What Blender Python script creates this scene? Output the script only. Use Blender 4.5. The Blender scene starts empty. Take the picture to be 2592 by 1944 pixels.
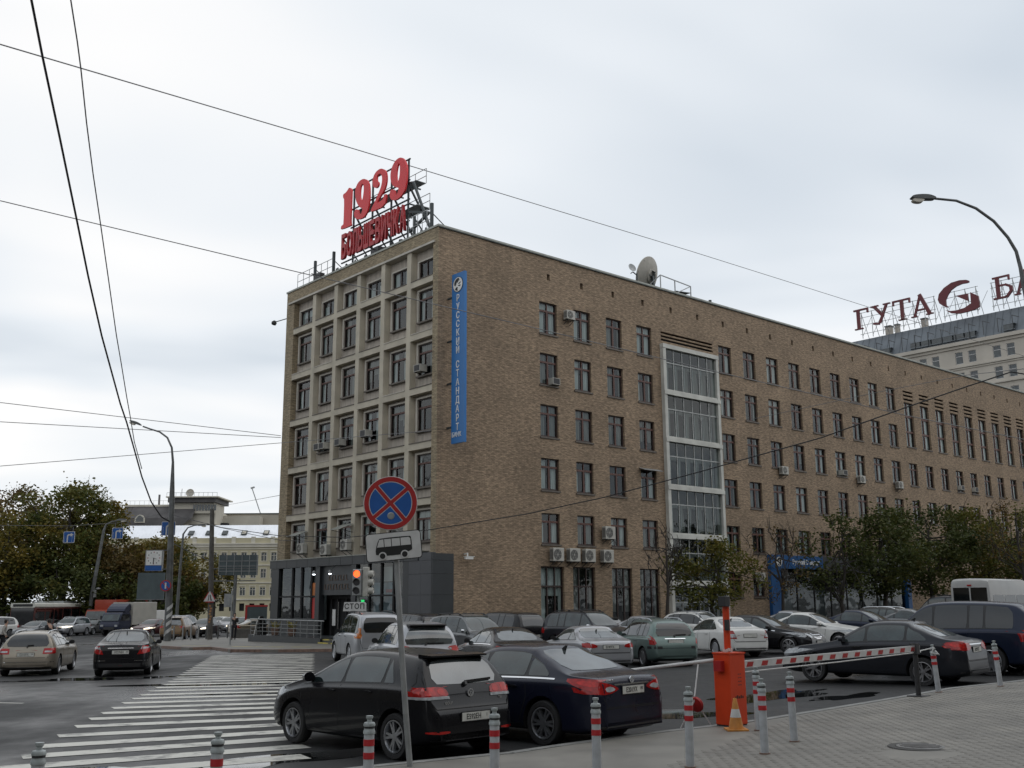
import bpy, bmesh, math, random
from mathutils import Vector, Matrix, Euler
from mathutils.bvhtree import BVHTree
R = math.radians
random.seed(7)
SC = bpy.context.scene
COL = SC.collection

# ------------------------------------------------------------------ camera
cam_d = bpy.data.cameras.new("camera")
cam = bpy.data.objects.new("camera", cam_d)
COL.objects.link(cam)
cam_d.sensor_width = 36.0
cam_d.lens = 36.385
cam_d.clip_start = 0.1
cam_d.clip_end = 4000
def _cam():
    p, r = R(11.904), R(-0.3557)
    c, s, cp, sp = math.cos(r), math.sin(r), math.cos(p), math.sin(p)
    right = Vector((c, -s * sp, s * cp))
    up = Vector((-s, -c * sp, c * cp))
    back = -Vector((0, cp, sp))
    m = Matrix((right, up, back)).transposed().to_4x4()
    m.translation = Vector((0, 0, 2.12))
    return m
cam.matrix_world = _cam()
SC.camera = cam

# ------------------------------------------------------------------ sky, sun, exposure
SUN_EL, SUN_AZ = R(48), R(70)
world = bpy.data.worlds.new("World")
SC.world = world
world.use_nodes = True
_nt = world.node_tree
_nt.nodes.clear()
def _n(t, **k):
    n = _nt.nodes.new(t)
    for a, b in k.items(): setattr(n, a, b)
    return n
_out = _n("ShaderNodeOutputWorld")
_bg = _n("ShaderNodeBackground")
_bg.inputs["Strength"].default_value = 0.1
_sky = _n("ShaderNodeTexSky", sky_type="NISHITA", sun_disc=False)
_sky.sun_elevation, _sky.sun_rotation = SUN_EL, SUN_AZ
_tc = _n("ShaderNodeTexCoord")
# cloud layer: direction projected on a high flat sheet, so clouds thin out to bands near the horizon
_sep = _n("ShaderNodeSeparateXYZ")
_nt.links.new(_tc.outputs["Generated"], _sep.inputs[0])
_zc = _n("ShaderNodeMath", operation="MAXIMUM"); _zc.inputs[1].default_value = 0.0
_nt.links.new(_sep.outputs["Z"], _zc.inputs[0])
_za = _n("ShaderNodeMath", operation="ADD"); _za.inputs[1].default_value = 0.16
_nt.links.new(_zc.outputs[0], _za.inputs[0])
_div = _n("ShaderNodeVectorMath", operation="DIVIDE")
_cmb = _n("ShaderNodeCombineXYZ")
for i in range(3): _nt.links.new(_za.outputs[0], _cmb.inputs[i])
_nt.links.new(_tc.outputs["Generated"], _div.inputs[0])
_nt.links.new(_cmb.outputs[0], _div.inputs[1])
_map = _n("ShaderNodeMapping")
_map.inputs["Rotation"].default_value = (0, 0, R(24))
_map.inputs["Location"].default_value = (0.55, 0.35, 0)
_map.inputs["Scale"].default_value = (0.42, 0.6, 0.0)
_nt.links.new(_div.outputs[0], _map.inputs[0])
_noi = _n("ShaderNodeTexNoise")
_noi.inputs["Scale"].default_value = 1.5
_noi.inputs["Detail"].default_value = 3.5
_noi.inputs["Roughness"].default_value = 0.45
_noi.inputs["Distortion"].default_value = 0.35
_nt.links.new(_map.outputs[0], _noi.inputs["Vector"])
_cr = _n("ShaderNodeValToRGB")
_cr.color_ramp.elements[0].position = 0.36
_cr.color_ramp.elements[0].color = (6.6, 7.25, 7.95, 1)
_cr.color_ramp.elements[1].position = 0.61
_cr.color_ramp.elements[1].color = (10.7, 10.6, 10.5, 1)
_e = _cr.color_ramp.elements.new(0.5); _e.color = (8.9, 9.3, 9.7, 1)
_nt.links.new(_noi.outputs["Fac"], _cr.inputs["Fac"])
_mix = _n("ShaderNodeMixRGB"); _mix.inputs["Fac"].default_value = 0.93
_nt.links.new(_sky.outputs[0], _mix.inputs[1])
_nt.links.new(_cr.outputs["Color"], _mix.inputs[2])
_nt.links.new(_mix.outputs[0], _bg.inputs["Color"])
_nt.links.new(_bg.outputs[0], _out.inputs["Surface"])

sun_d = bpy.data.lights.new("sun", "SUN")
sun_d.energy = 0.5
sun_d.angle = R(70)
sun_d.color = (1.0, 0.97, 0.93)
sun = bpy.data.objects.new("sun", sun_d)
COL.objects.link(sun)
sun.rotation_euler = Vector((-math.sin(SUN_AZ) * math.cos(SUN_EL), -math.cos(SUN_AZ) * math.cos(SUN_EL), -math.sin(SUN_EL))).to_track_quat("-Z", "Y").to_euler()
vs = SC.view_settings
vs.view_transform = "Standard"
vs.look = "None"
vs.gamma = 1.0
vs.exposure = 0.0
vs.use_curve_mapping = False
SC.cycles.max_bounces = 6
SC.cycles.transparent_max_bounces = 6
SC.cycles.caustics_reflective = False
SC.cycles.caustics_refractive = False

# ------------------------------------------------------------------ object helpers
def tag(o, label=None, cat=None, group=None, kind=None):
    if label: o["label"] = label
    if cat: o["category"] = cat
    if group: o["group"] = group
    if kind: o["kind"] = kind
    return o
def link(name, data, parent=None, loc=None, rotz=None):
    o = bpy.data.objects.new(name, data)
    COL.objects.link(o)
    if parent is not None: o.parent = parent
    if loc is not None: o.location = loc
    if rotz is not None: o.rotation_euler = (0, 0, rotz)
    return o
def thing(name, label, cat, loc=(0, 0, 0), rotz=0.0, group=None):
    return tag(link(name, None, None, loc, rotz), label, cat, group)
def copy_tree(o, parent=None):
    c = o.copy(); COL.objects.link(c)
    if parent is not None: c.parent = parent
    for ch in list(o.children): copy_tree(ch, c)
    return c
def gz(x, y): return (0.008 if x < 0 else 0.024) * x - 0.004 * (y - 15)

def chaikin(pts, n=2, closed=True):
    for _ in range(n):
        q = []; m = len(pts)
        rng = range(m) if closed else range(m - 1)
        if not closed: q.append(pts[0])
        for i in rng:
            a, b = pts[i], pts[(i + 1) % m]
            q.append(tuple(.75 * a[k] + .25 * b[k] for k in range(len(a))))
            q.append(tuple(.25 * a[k] + .75 * b[k] for k in range(len(a))))
        if not closed: q.append(pts[-1])
        pts = q
    return pts
def interp(pts, x):
    """piecewise linear; pts sorted by descending or ascending x"""
    if pts[0][0] > pts[-1][0]: pts = pts[::-1]
    if x <= pts[0][0]: return pts[0][1]
    for a, b in zip(pts, pts[1:]):
        if x <= b[0]:
            t = (x - a[0]) / max(1e-9, b[0] - a[0])
            return a[1] + (b[1] - a[1]) * t
    return pts[-1][1]

class MB:
    """collects shapes, builds ONE mesh object"""
    def __init__(s): s.v = []; s.f = []; s.m = []
    def add(s, vs, fs, m=0):
        o = len(s.v)
        s.v += [tuple(p) for p in vs]
        s.f += [tuple(i + o for i in f) for f in fs]
        s.m += [m] * len(fs)
        return s
    def box(s, a, b, m=0, M=None):
        x0, y0, z0 = a; x1, y1, z1 = b
        vs = [(x0, y0, z0), (x1, y0, z0), (x1, y1, z0), (x0, y1, z0), (x0, y0, z1), (x1, y0, z1), (x1, y1, z1), (x0, y1, z1)]
        if M is not None: vs = [M @ Vector(p) for p in vs]
        return s.add(vs, [(0, 3, 2, 1), (4, 5, 6, 7), (0, 1, 5, 4), (1, 2, 6, 5), (2, 3, 7, 6), (3, 0, 4, 7)], m)
    def cbox(s, c, d, m=0, M=None):
        return s.box([c[i] - d[i] / 2 for i in range(3)], [c[i] + d[i] / 2 for i in range(3)], m, M)
    def tube(s, path, r, n=8, m=0, cap=True):
        path = [Vector(p) for p in path]
        rs = r if isinstance(r, (list, tuple)) else [r] * len(path)
        vs = []; fs = []
        ref = None
        for i, p in enumerate(path):
            d = (path[min(i + 1, len(path) - 1)] - path[max(i - 1, 0)]).normalized()
            if ref is None:
                ref = d.orthogonal().normalized()
            else:
                ref = (ref - d * ref.dot(d))
                ref = ref.normalized() if ref.length > 1e-6 else d.orthogonal().normalized()
            b = d.cross(ref)
            for k in range(n):
                a = 2 * math.pi * k / n
                vs.append(p + (ref * math.cos(a) + b * math.sin(a)) * rs[i])
        for i in range(len(path) - 1):
            for k in range(n):
                k2 = (k + 1) % n
                fs.append((i * n + k, i * n + k2, (i + 1) * n + k2, (i + 1) * n + k))
        if cap:
            fs.append(tuple(reversed(range(n))))
            fs.append(tuple((len(path) - 1) * n + k for k in range(n)))
        return s.add(vs, fs, m)
    def bar(s, a, b, w, h=None, m=0):
        """square bar between two points"""
        a, b = Vector(a), Vector(b); h = h or w
        d = (b - a); L = d.length; d.normalize()
        up = Vector((0, 0, 1)) if abs(d.z) < .95 else Vector((0, 1, 0))
        x = d.cross(up).normalized(); y = x.cross(d)
        vs = []
        for p in (a, b):
            for i, j in ((-1, -1), (1, -1), (1, 1), (-1, 1)):
                vs.append(p + x * (i * w / 2) + y * (j * h / 2))
        return s.add(vs, [(3, 2, 1, 0), (4, 5, 6, 7), (0, 1, 5, 4), (1, 2, 6, 5), (2, 3, 7, 6), (3, 0, 4, 7)], m)
    def lathe(s, prof, n=20, m=0, M=None, cap=False):
        """prof: (r, z) list, about z"""
        vs = []; fs = []
        for r, z in prof:
            for k in range(n):
                a = 2 * math.pi * k / n
                p = Vector((r * math.cos(a), r * math.sin(a), z))
                vs.append(M @ p if M is not None else p)
        for i in range(len(prof) - 1):
            for k in range(n):
                k2 = (k + 1) % n
                fs.append((i * n + k, i * n + k2, (i + 1) * n + k2, (i + 1) * n + k))
        if cap:
            fs.append(tuple(reversed(range(n)))); fs.append(tuple((len(prof) - 1) * n + k for k in range(n)))
        return s.add(vs, fs, m)
    def prism(s, poly, f0, f1, m=0):
        """poly: 2D list; f0,f1 map a 2D point to a 3D point on each face"""
        n = len(poly)
        vs = [f0(*p) for p in poly] + [f1(*p) for p in poly]
        fs = [tuple(range(n)), tuple(reversed(range(n, 2 * n)))]
        for i in range(n):
            j = (i + 1) % n
            fs.append((j, i, i + n, j + n))
        return s.add(vs, fs, m)
    def mesh(s, name, mats, smooth=False, recalc=True):
        me = bpy.data.meshes.new(name)
        me.from_pydata(s.v, [], s.f)
        for mt in mats: me.materials.append(mt)
        if len(mats) > 1: me.polygons.foreach_set("material_index", s.m)
        if recalc:
            bm = bmesh.new(); bm.from_mesh(me)
            bmesh.ops.recalc_face_normals(bm, faces=bm.faces)
            bm.to_mesh(me); bm.free()
        if smooth is not False:
            me.shade_smooth() if smooth is True else None
            if smooth is not True:
                me.shade_smooth()
                me.set_sharp_from_angle(angle=R(smooth))
        me.update()
        return me
    def build(s, name, mats, parent=None, smooth=False, loc=None, rotz=None, recalc=True):
        if not isinstance(mats, (list, tuple)): mats = [mats]
        return link(name, s.mesh(name, mats, smooth, recalc), parent, loc, rotz)

# ------------------------------------------------------------------ materials
def new_mat(name):
    m = bpy.data.materials.new(name); m.use_nodes = True
    return m, m.node_tree, m.node_tree.nodes["Principled BSDF"]
def col4(c): return (c[0], c[1], c[2], 1)
def mat(name, c, rough=.6, metal=0.0, spec=.5, var=.18, scale=3.0, bump=0.0, coat=0.0, c2=None, emit=None, estr=0, rvar=0.12, stretch=None, detail=5):
    """principled with procedural tone and gloss variation (object space)"""
    m, nt, b = new_mat(name)
    tc = nt.nodes.new("ShaderNodeTexCoord")
    n = nt.nodes.new("ShaderNodeTexNoise"); n.inputs["Scale"].default_value = scale; n.inputs["Detail"].default_value = detail
    src = tc.outputs["Object"]
    if stretch:
        mp = nt.nodes.new("ShaderNodeMapping"); mp.inputs["Scale"].default_value = stretch
        nt.links.new(src, mp.inputs[0]); src = mp.outputs[0]
    nt.links.new(src, n.inputs["Vector"])
    cr = nt.nodes.new("ShaderNodeValToRGB")
    c2 = c2 or tuple(x * (1 - var) for x in c)
    hi = tuple(min(1, x * (1 + var)) for x in c)
    cr.color_ramp.elements[0].position = .3; cr.color_ramp.elements[0].color = col4(c2)
    cr.color_ramp.elements[1].position = .7; cr.color_ramp.elements[1].color = col4(hi)
    nt.links.new(n.outputs["Fac"], cr.inputs[0]); nt.links.new(cr.outputs[0], b.inputs["Base Color"])
    mr = nt.nodes.new("ShaderNodeMapRange")
    mr.inputs["To Min"].default_value = max(0.02, rough - rvar * rough); mr.inputs["To Max"].default_value = min(1, rough + rvar * rough)
    nt.links.new(n.outputs["Fac"], mr.inputs["Value"]); nt.links.new(mr.outputs[0], b.inputs["Roughness"])
    b.inputs["Metallic"].default_value = metal
    b.inputs["Specular IOR Level"].default_value = spec
    b.inputs["Coat Weight"].default_value = coat
    b.inputs["Coat Roughness"].default_value = .06
    if bump:
        bn = nt.nodes.new("ShaderNodeBump"); bn.inputs["Strength"].default_value = bump; bn.inputs["Distance"].default_value = .02
        nt.links.new(n.outputs["Fac"], bn.inputs["Height"]); nt.links.new(bn.outputs[0], b.inputs["Normal"])
    if emit:
        b.inputs["Emission Color"].default_value = col4(emit); b.inputs["Emission Strength"].default_value = estr
    return m
# ------------------------------------------------------------------ vehicles
M_TYRE = mat("tyre_rubber", (.018, .018, .019), .75, scale=8)
M_ALLOY = mat("alloy", (.42, .43, .45), .32, .9, var=.12, scale=6)
M_ALLOYD = mat("alloy_dirty", (.26, .26, .27), .42, .85, var=.2, scale=6)
M_BRAKE = mat("brake_dark", (.02, .02, .022), .6)
M_TRIM = mat("black_trim", (.012, .012, .013), .45)
M_PLASTIC = mat("dark_plastic", (.03, .03, .032), .55)
M_CHROME = mat("chrome", (.75, .76, .78), .14, 1.0, var=.05)
M_PLATE = mat("plate_white", (.62, .62, .58), .4, var=.12, scale=9)
M_PTEXT = mat("plate_text", (.02, .02, .02), .5)
M_UNDER = mat("underbody", (.008, .008, .008), .9)
M_PLATED = mat("plate_dirty", (.34, .34, .32), .5, var=.25, scale=30)
def glass_mat(name, c, rough=.03):
    m, nt, b = new_mat(name)
    tc = nt.nodes.new("ShaderNodeTexCoord"); n = nt.nodes.new("ShaderNodeTexNoise")
    n.inputs["Scale"].default_value = 2.2; n.inputs["Detail"].default_value = 3
    nt.links.new(tc.outputs["Object"], n.inputs["Vector"])
    cr = nt.nodes.new("ShaderNodeValToRGB")
    cr.color_ramp.elements[0].position = .35; cr.color_ramp.elements[0].color = col4(tuple(x * .4 for x in c))
    cr.color_ramp.elements[1].position = .68; cr.color_ramp.elements[1].color = col4(tuple(x * 1.5 for x in c))
    nt.links.new(n.outputs["Fac"], cr.inputs[0]); nt.links.new(cr.outputs[0], b.inputs["Base Color"])
    b.inputs["Roughness"].default_value = rough
    b.inputs["IOR"].default_value = 1.62
    b.inputs["Specular IOR Level"].default_value = .62
    return m
M_GLASS = glass_mat("car_glass", (.022, .034, .035))
M_GLASSD = glass_mat("tinted_car_glass", (.006, .007, .008))
M_GLASSR = glass_mat("rear_car_glass", (.05, .06, .062)); M_GLASSR.node_tree.nodes["Principled BSDF"].inputs["IOR"].default_value = 2.1
def lamp_mat(name, c, rough=.12, emit=None, estr=0):
    m, nt, b = new_mat(name)
    tc = nt.nodes.new("ShaderNodeTexCoord"); w = nt.nodes.new("ShaderNodeTexVoronoi"); w.inputs["Scale"].default_value = 16
    nt.links.new(tc.outputs["Object"], w.inputs["Vector"])
    cr = nt.nodes.new("ShaderNodeValToRGB")
    cr.color_ramp.elements[0].color = col4(c); cr.color_ramp.elements[1].color = col4(tuple(x * .55 for x in c))
    nt.links.new(w.outputs["Distance"], cr.inputs[0]); nt.links.new(cr.outputs[0], b.inputs["Base Color"])
    b.inputs["Roughness"].default_value = rough
    if emit:
        b.inputs["Emission Color"].default_value = col4(emit); b.inputs["Emission Strength"].default_value = estr
    return m
M_RED = lamp_mat("tail_red", (.42, .012, .012))
M_REDB = lamp_mat("tail_red_bright", (.62, .02, .015))
M_AMBER = lamp_mat("lamp_amber", (.6, .16, .02))
M_CLEAR = lamp_mat("lamp_clear", (.5, .52, .54))
M_HEADON = lamp_mat("headlight_on", (.8, .8, .78), emit=(1, .88, .66), estr=2.2)
def paint(name, c, metal=.25, rough=.3):
    return mat(name, c, rough, metal, .18, var=.08, scale=1.6, coat=.36, rvar=.25)

def patch(bvh, poly, axis, off=.004, step=.07, depth=.012, origin=None):
    """polygon draped on the car skin. axis: 'L','Rr'(sides) use (x,z); 'F','B' use (y,z); 'T' uses (x,y)"""
    bm = bmesh.new()
    vs = [bm.verts.new((p[0], p[1], 0)) for p in poly]
    bm.faces.new(vs)
    xs = [p[0] for p in poly]; ys = [p[1] for p in poly]
    for k, (lo, hi) in enumerate(((min(xs), max(xs)), (min(ys), max(ys)))):
        t = lo + step
        while t < hi - 1e-4:
            co = (t, 0, 0) if k == 0 else (0, t, 0); no = (1, 0, 0) if k == 0 else (0, 1, 0)
            bmesh.ops.bisect_plane(bm, geom=bm.verts[:] + bm.edges[:] + bm.faces[:], plane_co=co, plane_no=no, dist=1e-5)
            t += step
    bad = []
    for v in bm.verts:
        a, b = v.co.x, v.co.y
        if axis == "L": o, d = Vector((a, 3, b)), Vector((0, -1, 0))
        elif axis == "R": o, d = Vector((a, -3, b)), Vector((0, 1, 0))
        elif axis == "F": o, d = Vector((9, a, b)), Vector((-1, 0, 0))
        elif axis == "B": o, d = Vector((-9, a, b)), Vector((1, 0, 0))
        else: o, d = Vector((a, b, 5)), Vector((0, 0, -1))
        hit, nor, _, _ = bvh.ray_cast(o, d)
        if hit is None:
            bad.append(v); continue
        if nor.dot(d) > 0: nor = -nor
        nor = (nor - d * .6).normalized()
        v.co = hit + nor * off
    if bad: bmesh.ops.delete(bm, geom=bad, context="VERTS")
    bmesh.ops.recalc_face_normals(bm, faces=bm.faces)
    d = {"L": Vector((0, 1, 0)), "R": Vector((0, -1, 0)), "F": Vector((1, 0, 0)), "B": Vector((-1, 0, 0)), "T": Vector((0, 0, 1))}[axis]
    if sum((f.normal.dot(d) for f in bm.faces)) < 0: bmesh.ops.reverse_faces(bm, faces=bm.faces)
    # skirt
    bd = [e for e in bm.edges if e.is_boundary]
    if bd:
        r = bmesh.ops.extrude_edge_only(bm, edges=bd)
        for g in r["geom"]:
            if isinstance(g, bmesh.types.BMVert): g.co -= d * depth
    out = ([tuple(v.co) for v in bm.verts], [])
    bm.verts.index_update()
    out = (out[0], [tuple(v.index for v in f.verts) for f in bm.faces])
    bm.free()
    return out
def mir(poly): return [(-p[0], p[1]) for p in poly]

def car_body(sp):
    L, W, H = sp["L"], sp["W"], sp["H"]
    top = sp["top"]; belt = sp["belt"]
    hL = L / 2
    topc = chaikin(top, 2, False); beltc = chaikin(belt, 2, False)
    xs = set()
    n = 58
    for i in range(n + 1): xs.add(round(-hL + L * i / n, 4))
    for e in (.004, .015, .035, .06, .1, .15, .2): xs.add(round(hL - e, 4)); xs.add(round(-hL + e, 4))
    xs = sorted(xs)
    full = H - interp(beltc, -.2)
    rl, a = sp.get("round", (.6, .2))
    def hw(x):
        t = max(0, (abs(x) - (hL - rl)) / rl)
        return W / 2 * (1 - a * t ** 2.3 - .06 * t ** 14)
    rows = None; V = []; secs = []
    wroof = sp.get("wroof", .56)
    for x in xs:
        zt = interp(topc, x); zs = min(interp(beltc, x), zt - .02)
        t = max(0, (abs(x) - (hL - .5)) / .5)
        zb = sp.get("zb", .2) + .1 * t ** 2
        h = hw(x)
        hc = zt - zs
        k = max(0, min(1, hc / full))
        wt = (h - .07) * (1 - k) + min(wroof, h - .1) * k
        c = .3 + .7 * k
        zm = zb + (zs - zb) * .5
        tb = sp.get("tb", .02)
        P = [(0, zb), (h - .2, zb), (h - .05, zb + .03), (h - .015, zb + .1), (h, zm), (h - .012, zs - .13), (h - .02, zs - .04), (h - .05 - tb * k, zs),
             (wt + (h - .05 - wt) * .45, zs + hc * .55), (wt + .03, zt - .1 * c * min(1, hc * 3 + .2)), (wt - .05, zt - .035 * c), (wt * .55, zt - .008), (0, zt)]
        P = chaikin(P, 2, False)
        secs.append((x, P))
    np_ = len(secs[0][1])
    ring = 2 * np_ - 2
    vs = []; fs = []
    for x, P in secs:
        full_ring = [(x, y, z) for y, z in P] + [(x, -y, z) for y, z in P[-2:0:-1]]
        vs += full_ring
    for i in range(len(secs) - 1):
        for k in range(ring):
            k2 = (k + 1) % ring
            fs.append((i * ring + k, (i + 1) * ring + k, (i + 1) * ring + k2, i * ring + k2))
    fs.append(tuple(range(ring)))
    fs.append(tuple(reversed(range((len(secs) - 1) * ring, len(secs) * ring))))
    mb = MB(); mb.add(vs, fs)
    me = mb.mesh("tmp_body", [M_TRIM, M_UNDER], smooth=False)
    o = bpy.data.objects.new("tmp_body", me); COL.objects.link(o)
    cb = MB()
    for ax in (sp["xf"], sp["xr"]):
        for s in (1, -1):
            Mx = Matrix.Translation((ax, s * (W / 2 + .12), sp["R"] + .005)) @ Matrix.Rotation(R(90), 4, "X")
            cb.lathe([(sp["R"] + .06, -.42), (sp["R"] + .06, .42)], 32, 0, Mx, cap=True)
    cme = cb.mesh("tmp_cut", [M_UNDER])
    co = bpy.data.objects.new("tmp_cut", cme); COL.objects.link(co)
    md = o.modifiers.new("b", "BOOLEAN"); md.object = co; md.operation = "DIFFERENCE"; md.solver = "EXACT"; md.material_mode = "TRANSFER"
    dg = bpy.context.evaluated_depsgraph_get()
    ev = o.evaluated_get(dg)
    out = bpy.data.meshes.new_from_object(ev)
    bpy.data.objects.remove(o); bpy.data.objects.remove(co)
    out.shade_smooth(); out.set_sharp_from_angle(angle=R(38))
    bm = bmesh.new(); bm.from_mesh(out); bvh = BVHTree.FromBMesh(bm); bm.free()
    return out, bvh, topc, beltc, hw

def wheel_meshes(Rw, width, n, twin, mat_rim, rr=.72):
    """axis along y, outside = +y"""
    tb = MB()
    w = width / 2
    Mx = Matrix.Rotation(R(-90), 4, "X")
    r0 = Rw * rr
    tb.lathe([(r0 - .01, -w), (Rw * .9, -w), (Rw - .008, -w * .8), (Rw, -w * .4), (Rw, w * .4), (Rw - .008, w * .8), (Rw * .93, w), (r0 + .01, w * .96), (r0, w * .8)], 28, 0, Mx)
    tyre = tb.mesh("wheel", [M_TYRE], smooth=40)
    rb = MB()
    rb.lathe([(r0 - .004, w * .95), (r0 - .022, w * .99), (r0 - .03, w * .8), (r0 - .045, w * .2)], 28, 0, Mx)
    rb.lathe([(r0 - .03, w * .15), (.05, w * .1), (.0, w * .1)], 20, 1, Mx)
    rb.lathe([(.0, w * .86), (.055, w * .84), (.062, w * .6), (.06, w * .2)], 14, 0, Mx)
    for i in range(n):
        for s in ((-1, 1) if twin else (0,)):
            a = 2 * math.pi * i / n
            sw = .026 if twin else (.5 / n + .012)
            a0 = a + s * (.16 if twin else 0); a1 = a + s * (.17 if twin else 0)
            p0 = Vector((math.cos(a0) * .045, 0, math.sin(a0) * .045)); p1 = Vector((math.cos(a1) * (r0 - .022), 0, math.sin(a1) * (r0 - .022)))
            d = (p1 - p0).normalized(); sd = Vector((-d.z, 0, d.x))
            q = []
            for p, k, yy in ((p0, 1.1, .82), (p1, .8, .86)):
                for t, y in ((-1, w * yy), (1, w * yy), (1.25, w * (yy - .4)), (-1.25, w * (yy - .4))):
                    q.append(p + sd * (t * sw / 2 * k * 1.4) + Vector((0, y, 0)))
            rb.add(q, [(0, 1, 5, 4), (1, 2, 6, 5), (3, 0, 4, 7)], 0)
    rim = rb.mesh("rim", [mat_rim, M_BRAKE], smooth=30)
    return tyre, rim

def text_mesh(s, size, ext=.002, bold=0.0, align="CENTER", name="lettering", spacing=1.0, shear=0.0):
    cu = bpy.data.curves.new(name, "FONT")
    cu.body = s; cu.size = size; cu.extrude = ext; cu.offset = bold; cu.align_x = align; cu.align_y = "CENTER"; cu.space_character = spacing; cu.shear = shear
    cu.resolution_u = 3
    o = bpy.data.objects.new("tmp", cu); COL.objects.link(o)
    dg = bpy.context.evaluated_depsgraph_get()
    me = bpy.data.meshes.new_from_object(o.evaluated_get(dg))
    bpy.data.objects.remove(o)
    return me
def text_part(s, size, m, parent, M, name="lettering", ext=.002, bold=0.0, sx=1.0, align="CENTER", spacing=1.0, shear=0.0):
    me = text_mesh(s, size, ext, bold, align, name, spacing, shear)
    me.transform(M @ Matrix.Diagonal((sx, 1, 1, 1)))
    me.materials.clear(); me.materials.append(m)
    return link(name, me, parent)

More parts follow.
